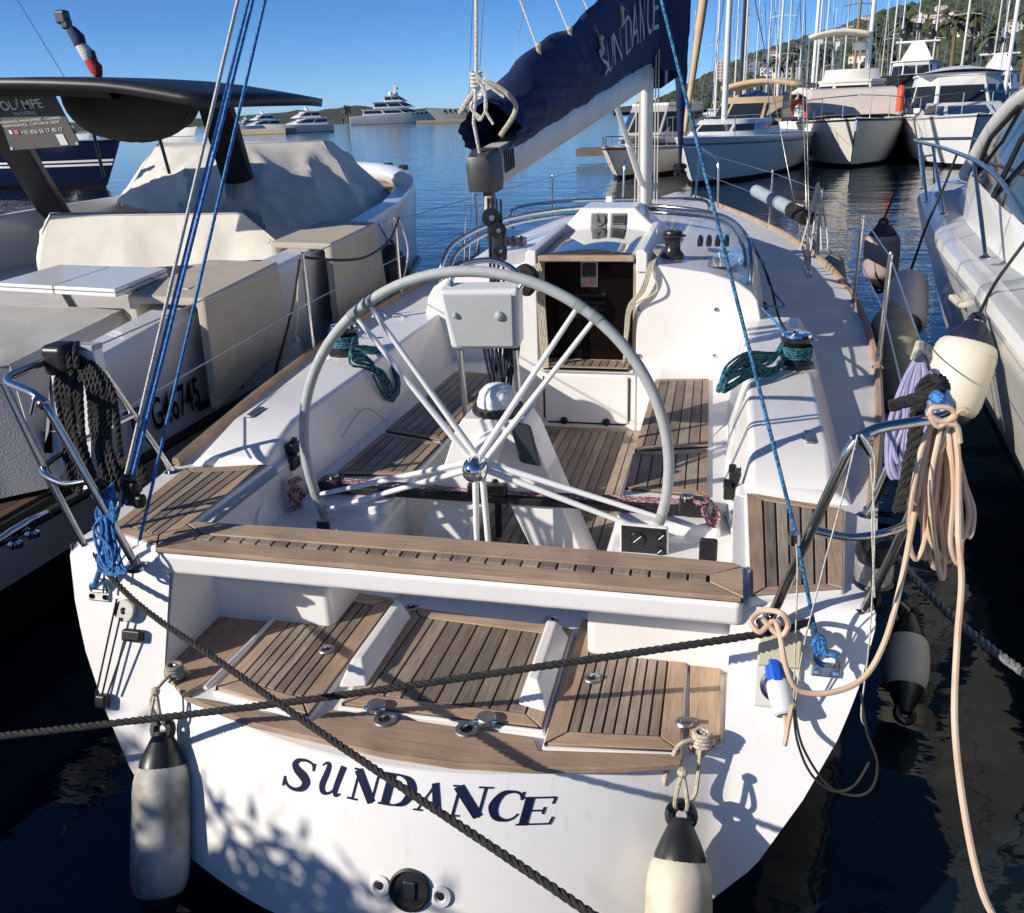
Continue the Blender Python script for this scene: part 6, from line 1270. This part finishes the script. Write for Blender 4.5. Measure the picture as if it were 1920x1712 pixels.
# ---- larger motor yachts further back
def big_yacht(label, loc, h, sc=1, wm=WB2, hullmat=WB2, domes=BLACK, lv=3, group='large motor yachts'):
    tb = boat('large_yacht', label, 'motor yacht', loc, h, group); T0 = tb.T; tb.T = lambda x, y, z: T0(x*sc, y*sc, z*sc)
    rows = add_hull(tb, 24, 6.0, 3.2, 2.3, hullmat, .10, 2.3)
    cabin(tb, 'main_deck', -10, 5.0, 2.75, 2.4, 4.6, wm, .35, .0, .92, win=GLD, band=(.35,.8), roof=wm, over=.05)
    if lv > 1: cabin(tb, 'upper_deck', -8, 2.2, 2.4, 4.72, 6.6, wm, .35, .06, .88, win=GLD, band=(.35,.8), roof=wm, over=.14)
    if lv > 2:
        mb = MB(); mb.loft([[V((x*k, y, z)) for x, y in ((-1.5,-5),(1.5,-5),(1.5,-2),(-1.5,-2))] for k, z in ((1,6.7),(.4,8.4))]); tb.put(mb, 'radar_arch', wm)
        mb = MB(); mb.obox((0,-3.4,8.5), (4.2,0,0), (0,1.6,0), (0,0,.18)); tb.put(mb, 'top_wing', wm, bevel=.05)
    z = {3: 8.6, 2: 6.8, 1: 4.7}[lv]
    mb = MB(); mb.tube([V((0,-3.6,z)), V((0,-3.8,z+2.6))], .12, 8); tb.put(mb, 'radar_mast', wm)
    for x, y, zz, r in ((-1.2,-3.6,z+.55,.5),(1.3,-3.4,z+.75,.55),(.1,-3.2,z+1.3,.38)): mb = MB(); mb.ball((x,y,zz), r, 12); mb.tube([V((x,y,zz-r)), V((x,y,z))], .1, 6); tb.put(mb, 'radar_dome', domes)
    return tb
p = pix(1712,252, z=0); big_yacht('white three-deck motor yacht with black radar domes, bow-on before the hillside', (p.x+1, p.y+8, 0), 187, .74)
p = pix(1905,262, z=0); big_yacht('white motor yacht with cream sunshade cut by the right edge above the dark glass', (p.x+1, p.y+10, 0), 190, .56)
# ---- distant sailing yachts, one prototype and copies
def sail_proto(label, loc, h, sc, mastmat=ALU, cover=BLUEC, hullm=WB2):
    tb = boat('sailing_yacht', label, 'sailing yacht', loc, h, 'sailing yachts in the marina rows'); T0 = tb.T; tb.T = lambda x, y, z: T0(x*sc, y*sc, z*sc)
    add_hull(tb, 10.5, 3.3, 1.35, 1.1, hullm, .09, 2.0)
    cabin(tb, 'coachroof', -1.4, 2.6, 1.0, 1.2, 1.7, WB2, .3, 0, .85, win=GLD, band=(.35,.75))
    mb = MB(); mb.lathe([(.085,0),(.08,7),(.06,13.5)], V((0,1.2,1.7)), n=8); tb.put(mb, 'mast', mastmat)
    mb = MB(); mb.tube([V((-.9,1.1,7.5)), V((0,1.2,7.6)), V((.9,1.1,7.5))], .03, 5); tb.put(mb, 'spreader', mastmat)
    mb = MB(); mb.tube([V((0,1.1,2.5)), V((0,-.8,2.75)), V((0,-2.6,2.65))], [.2,.17,.09], 8); tb.put(mb, 'boom_cover', cover)
    for e in (V((0,5.1,1.4)), V((0,-5.1,1.2))): mb = MB(); mb.tube([V((0,1.2,15)), e], .012, 4); tb.put(mb, 'stay', STEEL)
    for s in (-1, 1): mb = MB(); mb.tube([V((0,1.2,15)), V((s*.9,1.1,7.5)), V((s*1.5,1,1.3))], .010, 4); tb.put(mb, 'shroud', STEEL)
WOOD = M('varnished_spar', (.30,.17,.08), .5); DARKSPAR = M('dark_spar', (.03,.035,.045), .4)
ORD = 'first second third fourth fifth sixth seventh eighth ninth tenth eleventh twelfth thirteenth fourteenth fifteenth sixteenth seventeenth eighteenth nineteenth twentieth'.split()
ORD += ['twenty-'+o_ for o_ in ORD[:9]]+['thirtieth']+['thirty-'+o_ for o_ in ORD[:9]]
def ms(px_, dist, base=300): 
    D = pix(px_, 215, d=1)-EYE; D.z = 0; D.normalize(); return EYE+D*dist
for px_, dist, h, sc, mm, cv, lab in (
    (1404,44,200,1.0,DARKSPAR,BLUEC,'sailing yacht with dark mast and bright blue boom cover, right of the tan bimini'),
    (1510,50,170,1.05,WHITEP,WB3,'sailing yacht with thick white mast left of the pinkish covered motorboat'),
    (1590,62,175,1.0,WOOD,TAN,'sailing yacht with varnished wooden mast behind the pinkish covered motorboat'),
    (1622,46,185,1.0,WHITEP,WB3,'sailing yacht with slim white mast behind the orange lifebuoy'),
    (1885,48,190,1.0,WHITEP,TAN,'sailing yacht with white mast close to the right edge'),
    (1790,75,180,1.0,ALU,BLUEC,'sailing yacht with thin grey mast before the palms at right')):
    g = ms(px_, dist); sail_proto(lab, (g.x, g.y+1, 0), h, sc, mm, cv)
for k_, (px_, dist) in enumerate(sorted(((1345,84),(1362,120),(1385,66),(1428,92),(1446,118),(1462,76),(1535,104),(1655,88),(1700,130),(1738,112),(1300,140),(1840,96),(1338,150),(1372,98),(1395,170),(1415,138),(1436,160),(1470,105),(1492,150),(1522,84),(1552,140),(1568,94),(1610,120),(1640,150),(1676,104),(1860,120)))):
    g = ms(px_, dist); sail_proto('distant white bare-masted yacht in the marina rows, %s from the left' % ORD[k_], (g.x, g.y, 0), 180+random.uniform(-14,14), random.uniform(.9,1.1), ALU, random.choice((BLUEC, TAN, WB3)))
# ---- boats on the left side of the basin
g = ms(60, 46); tb = boat('motor_yacht', 'dark navy hull with two white stripes lying beyond the left motor yacht', 'motor yacht', (g.x-3, g.y+2, 0), 115)
rows = add_hull(tb, 19, 5, 1.9, 1.7, NAVY, .08, 2.4)
mb = MB()
for z0 in (.50,.72): mb.loft([[r[2].lerp(r[3], z0-.2)+V((.03,0,0)), r[2].lerp(r[3], z0-.32)+V((.03,0,0))] for r in rows], closed=False)
tb.put(mb, 'hull_stripes', WHITEP)['kind'] = 'stuff'
cabin(tb, 'deckhouse', -6, 3, 1.9, 1.8, 3.0, WB2, .35, 0, .85, win=GLD, roof=WB2)
mb = MB(); mb.lathe([(.14,0),(.11,6),(.05,11)], V((0,-1.5,2)), n=10); tb.put(mb, 'mast', M('mast_grey', (.12,.14,.15), .4))
for e in (V((0,8,1.9)), V((0,-9,1.8)), V((1.8,-2,1.8))): mb = MB(); mb.tube([V((0,-1.5,13)), e], .02, 4); tb.put(mb, 'stay', STEEL)
def water_at(px_, py): return pix(px_, py, z=0)
# superyacht, seen from its port quarter
tb = None
def superyacht(px_, dist, h, sc, label, hm):
    g = ms(px_, dist); tb = boat('superyacht', label, 'superyacht', (g.x, g.y, 0), h); T0 = tb.T; tb.T = lambda x, y, z: T0(x*sc, y*sc, z*sc)
    rows = add_hull(tb, 46, 8.6, 5.6, 3.6, hm, .10, 2.6, boot=NAVY)
    cabin(tb, 'main_deck', -17, 9, 3.9, 3.7, 6.3, WB2, .22, .0, .96, win=GLD, band=(.3,.75), roof=WB2, over=.06)
    cabin(tb, 'upper_deck', -12, 7, 3.6, 6.45, 9.0, WB2, .28, .0, .94, win=GLD, band=(.3,.78), roof=WB2, over=.12)
    cabin(tb, 'bridge_deck', -7, 3.5, 3.0, 9.15, 11.3, WB2, .35, .0, .9, win=GLD, band=(.35,.8), roof=WB2, over=.16)
    mb = MB(); mb.loft([[V((x*k, y*k-2, z)) for x, y in ((-1,-1.6),(1,-1.6),(1,1.6),(-1,1.6))] for k, z in ((1,11.4),(.45,14.5),(.2,17.5))]); tb.put(mb, 'radar_mast', WB2)
    for x, y, z, r in ((-2,-4,12.6,.9),(2,-4,12.6,.9),(-1.2,-1,14.6,.6),(1.3,-1.4,15.2,.5)): mb = MB(); mb.ball((x,y,z), r, 12); mb.tube([V((x,y,z-r)), V((x*.6,-2.5,11.4))], .2, 6); tb.put(mb, 'radar_dome', WB2)
    mb = MB(); mb.box((-3.2,-22.6,.9),(3.2,-18,1.4)); tb.put(mb, 'swim_platform', WB2, bevel=.1)
    for s in (-1, 1):
        for k in range(6): mb = MB(); w_ = 4.3*(1-max(0,((k*2.0+5+23)/46-.4)/.6)**2.6)*.99; mb.obox((s*w_*.975, 5+k*2.0, 4.1), (.12,0,0), (0,.9,0), (0,0,1.1)); tb.put(mb, 'hull_window', GLD)
    return tb
superyacht(752, 400, 66, .92, 'white superyacht with stacked decks and radar domes across the bay', WB2)
superyacht(905, 360, -112, .95, 'pale grey superyacht bow half hidden by the sail cover across the bay', GREYH)
for px_, dist, h, sc, lab in ((556,210,238,.62,'white trawler yacht at the end of the distant stone pier'), (476,260,232,.62,'white motor yacht moored behind the distant stone pier'), (335,230,120,.62,'white yacht seen below the black hard top, left of its right strut'), (120,170,112,.55,'white motor yacht seen between the advertising board and the folded awning'), (450,330,215,.5,'small white yacht farthest left on the distant pier')):
    g = ms(px_, dist); big_yacht(lab, (g.x, g.y, 0), h, sc, lv=2, domes=WB2, group='yachts across the bay')
# pier of the far basin, rocks
def pxw(px_, dist): g = ms(px_, dist); return V((g.x, g.y, 0))
STONE = M('pier_stone', (.42,.36,.26), .85, col2=(.34,.29,.21), scale=.4)
a, b_ = pxw(420,205), pxw(532,200); n_ = (b_-a).cross(V((0,0,1))).normalized()
mb = MB(); mb.prism([a, b_, b_-n_*6, a-n_*6], (0,0,1.1)); struct(mb.build('stone_pier', STONE, bevel=.1))
a, b_ = pxw(780,330), pxw(880,330); n_ = (b_-a).cross(V((0,0,1))).normalized()
mb = MB(); mb.prism([a, b_, b_-n_*6, a-n_*6], (0,0,1.0)); struct(mb.build('pontoon', STONE, bevel=.1))
a, b_ = pxw(1440,150), pxw(2300,110); n_ = (b_-a).cross(V((0,0,1))).normalized()
mb = MB(); mb.prism([a, b_, b_-n_*200, a-n_*200], (0,0,1.3)); struct(mb.build('marina_quay', STONE))
# wooden pontoon between the boats opposite
DK = M('pontoon_wood', (.16,.13,.10), .85, col2=(.10,.08,.06), scale=3)
a = pix(1086,286, z=.5); mb = MB(); mb.box((a.x-.4,a.y+1.5,.25),(a.x+10,a.y+3.2,.6)); struct(mb.build('jetty', DK))
# ---- hills
GRN = M('hill_scrub', (.030,.040,.020), .95, col2=(.075,.078,.048), scale=.05, detail=12, lo=.35, hi=.7)
GRN2 = M('woodland_leaves', (.028,.042,.018), .9, col2=(.070,.080,.040), scale=.08, detail=8, lo=.35, hi=.7)
RID = [(1150,226),(1230,200),(1320,150),(1400,112),(1480,86),(1560,62),(1640,36),(1720,14),(1800,-4),(1900,-30),(2050,-60),(2400,-90)]
def hillpt(u, t):
    px_ = lerp(1150, 2300, u); ry = interp(RID, px_)
    d = lerp(420, 2600, t**1.1); P = ms(px_, d); z1 = pix(px_, ry, d=1); dz = (z1-EYE); hh = max(4, 2.3+2600*dz.z/math.hypot(dz.x, dz.y))
    k = 1-(1-t)**1.7 if t < 1 else 1
    return V((P.x, P.y, 1+hh*k*(.35+.65*t)+12*noise.noise(V((P.x*.006,P.y*.006,3)))*t))
mb = MB(); mb.grid(150, 46, hillpt); hl = struct(mb.build('hillside', GRN, ang=180))
def low(px0, px1, d, tab, name):
    mb = MB(); N_ = 80; mb.grid(N_, 6, lambda u, v: (lambda P, h_: V((P.x, P.y, h_*math.sin(v*1.57)-1)))(ms(lerp(px0,px1,u), d+v*d*.2), interp(tab, lerp(px0,px1,u))*d*1.2/1680*(1+.18*noise.noise(V((u*40,1,d)))))); return struct(mb.build(name, GRN))
low(-300, 1160, 1700, [(-300,22),(200,12),(420,14),(600,20),(680,24),(720,18),(860,14),(980,16),(1160,24)], 'far_shore')
low(590, 720, 520, [(590,4),(620,9),(660,11),(700,9),(720,3)], 'headland')
# woodland clumps: a far-off mass nobody could count
ico = bmesh.new(); bmesh.ops.create_icosphere(ico, subdivisions=1, radius=1); IV = [v.co.copy() for v in ico.verts]; IF = [[v.index for v in f.verts] for f in ico.faces]; ico.free()
mb = MB()
for k in range(7000):
    u, t = random.random(), random.random()**.8; P = hillpt(u*.9+.04, t); r = random.uniform(4,10)*(.45+.7*t)
    mb.add([P+V((v.x*r*random.uniform(.8,1.15), v.y*r, v.z*r*random.uniform(.65,1.0)+r*.3)) for v in IV], IF)
o = mb.build('woodland', GRN2, ang=180); o['kind'] = 'stuff'; tag(o, 'dark green woodland covering the hillside at the right', 'woodland')
# houses on the hillside
HW = [M('house_wall_%d' % i, c, .8) for i, c in enumerate(((.62,.58,.50),(.70,.67,.62),(.55,.46,.36)))]; HR = M('house_roof', (.32,.16,.10), .8)
def house(px_, t, w, h, k, label='pale house with tiled roof among the trees on the hillside', grp='houses on the hillside', flat_=False):
    u = (px_-1150)/1150; P = hillpt(u, t); o = thing('house', label, 'house', P, grp); d = w*.8; z = P.z+4
    T = frame((P.x, P.y, z), R(random.uniform(-30,30))); tb = TB_(o, T)
    mb = MB(); mb.box((-w/2,-d/2,-6),(w/2,d/2,h)); tb.put(mb, 'wall', HW[k])
    if flat_: mb = MB(); mb.box((-w/2-.3,-d/2-.3,h),(w/2+.3,d/2+.3,h+.5))
    else: mb = MB(); mb.add([V((-w/2-.5,-d/2-.5,h)),V((w/2+.5,-d/2-.5,h)),V((w/2+.5,d/2+.5,h)),V((-w/2-.5,d/2+.5,h)),V((-w/3,0,h+2)),V((w/3,0,h+2))], [[0,1,5,4],[2,3,4,5],[1,2,5],[3,0,4],[3,2,1,0]])
    tb.put(mb, 'roof', HR if not flat_ else HW[1])
    for fl_ in range(max(1, int(h/3))):
        for q in range(int(w/3.2)):
            mb = MB(); x = -w/2+1.6+q*3.2; mb.box((x-.6,-d/2-.06,.7+fl_*3),(x+.6,-d/2-.02,2.2+fl_*3)); tb.put(mb, 'window', GLD)
hx = sorted(random.uniform(1420,1925) for k in range(30))
for k in range(30): house(hx[k], random.uniform(.12,.85), random.uniform(9,16), random.choice((4,6,6,7)), k % 3, 'tiled-roof house among the trees on the hillside, %s from the left' % ORD[k])
house(1350, .30, 15, 19, 2, 'tall tan apartment block at the foot of the hill, left of the masts', 'apartment blocks', True)
house(1402, .30, 14, 9, 1, 'pale apartment block right of the tall tan one', 'apartment blocks', True)
house(1470, .16, 16, 6, 1, 'low white apartment block in the trees behind the dark mast', 'apartment blocks', True)
# ---- palms
PT = M('palm_trunk', (.16,.11,.07), .9); PF = M('palm_frond', (.055,.07,.022), .7, col2=(.11,.10,.04), scale=.8)
def palm(px_, dist, hgt, label, grp='palms behind the marina'):
    g = ms(px_, dist); o = thing('palm_tree', label, 'palm tree', (g.x, g.y, 1.2), grp); b0 = V((g.x, g.y, 1.0)); tp_ = b0+V((random.uniform(-.5,.5), 0, hgt))
    mb = MB(); mb.tube([b0, b0.lerp(tp_,.5)+V((.15,0,0)), tp_], [.38,.3,.27], 8); mb.build('trunk', PT, o)
    mb = MB()
    for k in range(34):
        a = random.uniform(0, 6.28); e = random.uniform(-.5, 1.3); L_ = random.uniform(2.2,3.1); dv = V((math.cos(a)*math.cos(e), math.sin(a)*math.cos(e), math.sin(e))); side = dv.cross(V((0,0,1))).normalized()
        P = [tp_+dv*L_*f+V((0,0,-1.7*f*f)) for f in (0,.25,.5,.75,1)]
        for i in range(4):
            w0, w1 = (.12,.45,.5,.35,.05)[i], (.12,.45,.5,.35,.05)[i+1]; dn = V((0,0,-.22))
            for s in (-1, 1): mb.add([P[i], P[i+1], P[i+1]+side*s*w1+dn*(w1/.5), P[i]+side*s*w0+dn*(w0/.5)], [[0,1,2,3]])
    mb.build('crown', PF, o)
for k_, (px_, dist, h_) in enumerate(sorted(((1622,168,11),(1668,160,12),(1642,185,10),(1770,150,11),(1805,155,12),(1745,175,12),(1840,165,10),(1480,190,10),(1450,200,9),(1905,150,12),(1535,200,10)))):
    palm(px_, dist, h_, 'palm along the quay below the hillside, %s from the left' % ORD[k_])
palm(650, 410, 6, 'lone palm on the headland left of the white superyacht', 'palms across the bay')
# ---- shrubs on the quay behind the photographer: their shade falls low on the transom
SHR = M('shrub_leaf', (.05,.075,.025), .6, col2=(.09,.11,.04), scale=6)
def shrub(c, w, h, n, label):
    o = thing('oleander_shrub', label, 'shrub', c, 'shrubs on the quay'); c = V(c); mb = MB()
    for k in range(7): a = k*.9; mb.tube([c, c+V((math.cos(a)*w*.25, math.sin(a)*w*.2, h*.5)), c+V((math.cos(a)*w*.4, math.sin(a)*w*.3, h*.85))], [.03,.02,.01], 5)
    mb.build('stem', PT, o); mb = MB()
    for k in range(n):
        p = c+V((random.gauss(0,.33)*w, random.gauss(0,.28)*w, h*(.15+.8*random.random()**.7))); d_ = V((random.uniform(-1,1), random.uniform(-1,1), random.uniform(-.3,1))).normalized(); s_ = d_.orthogonal().normalized()
        mb.add([p, p+d_*.05+s_*.016, p+d_*.13, p+d_*.05-s_*.016], [[0,1,2,3]])
    mb.build('foliage', SHR, o)
HG = thing('clipped_hedge', 'long clipped hedge on the quay behind the camera', 'hedge', (-4, -.8, .55))
mb = MB()
for k in range(20000):
    u = random.random(); p = V((lerp(-7.5,-1.6,u), -.85+random.gauss(0,.16), .6+random.random()**.7*(1.55-.75*(u-.54)+.10*noise.noise(V((u*9,0,0)))+.16*noise.noise(V((u*31,2,0)))))); d_ = V((random.uniform(-1,1), random.uniform(-1,1), random.uniform(-.4,1))).normalized(); s_ = d_.orthogonal().normalized()
    mb.add([p, p+d_*.06+s_*.028, p+d_*.14, p+d_*.06-s_*.028], [[0,1,2,3]])
mb.build('foliage', SHR, HG)
mb = MB()
for k in range(16): x = -7.3+.37*k; mb.tube([V((x,-.85,.5)), V((x+.05,-.83,1.2)), V((x-.06,-.87,1.6))], [.03,.02,.01], 5)
mb.build('stems', PT, HG)['kind'] = 'stuff'
shrub((-4.2,-.55,.55), .8, 1.75, 1300, 'oleander on the quay, left of the two behind the camera')
shrub((-3.2,-.6,.55), .7, 1.55, 1000, 'oleander on the quay, right of the two behind the camera')
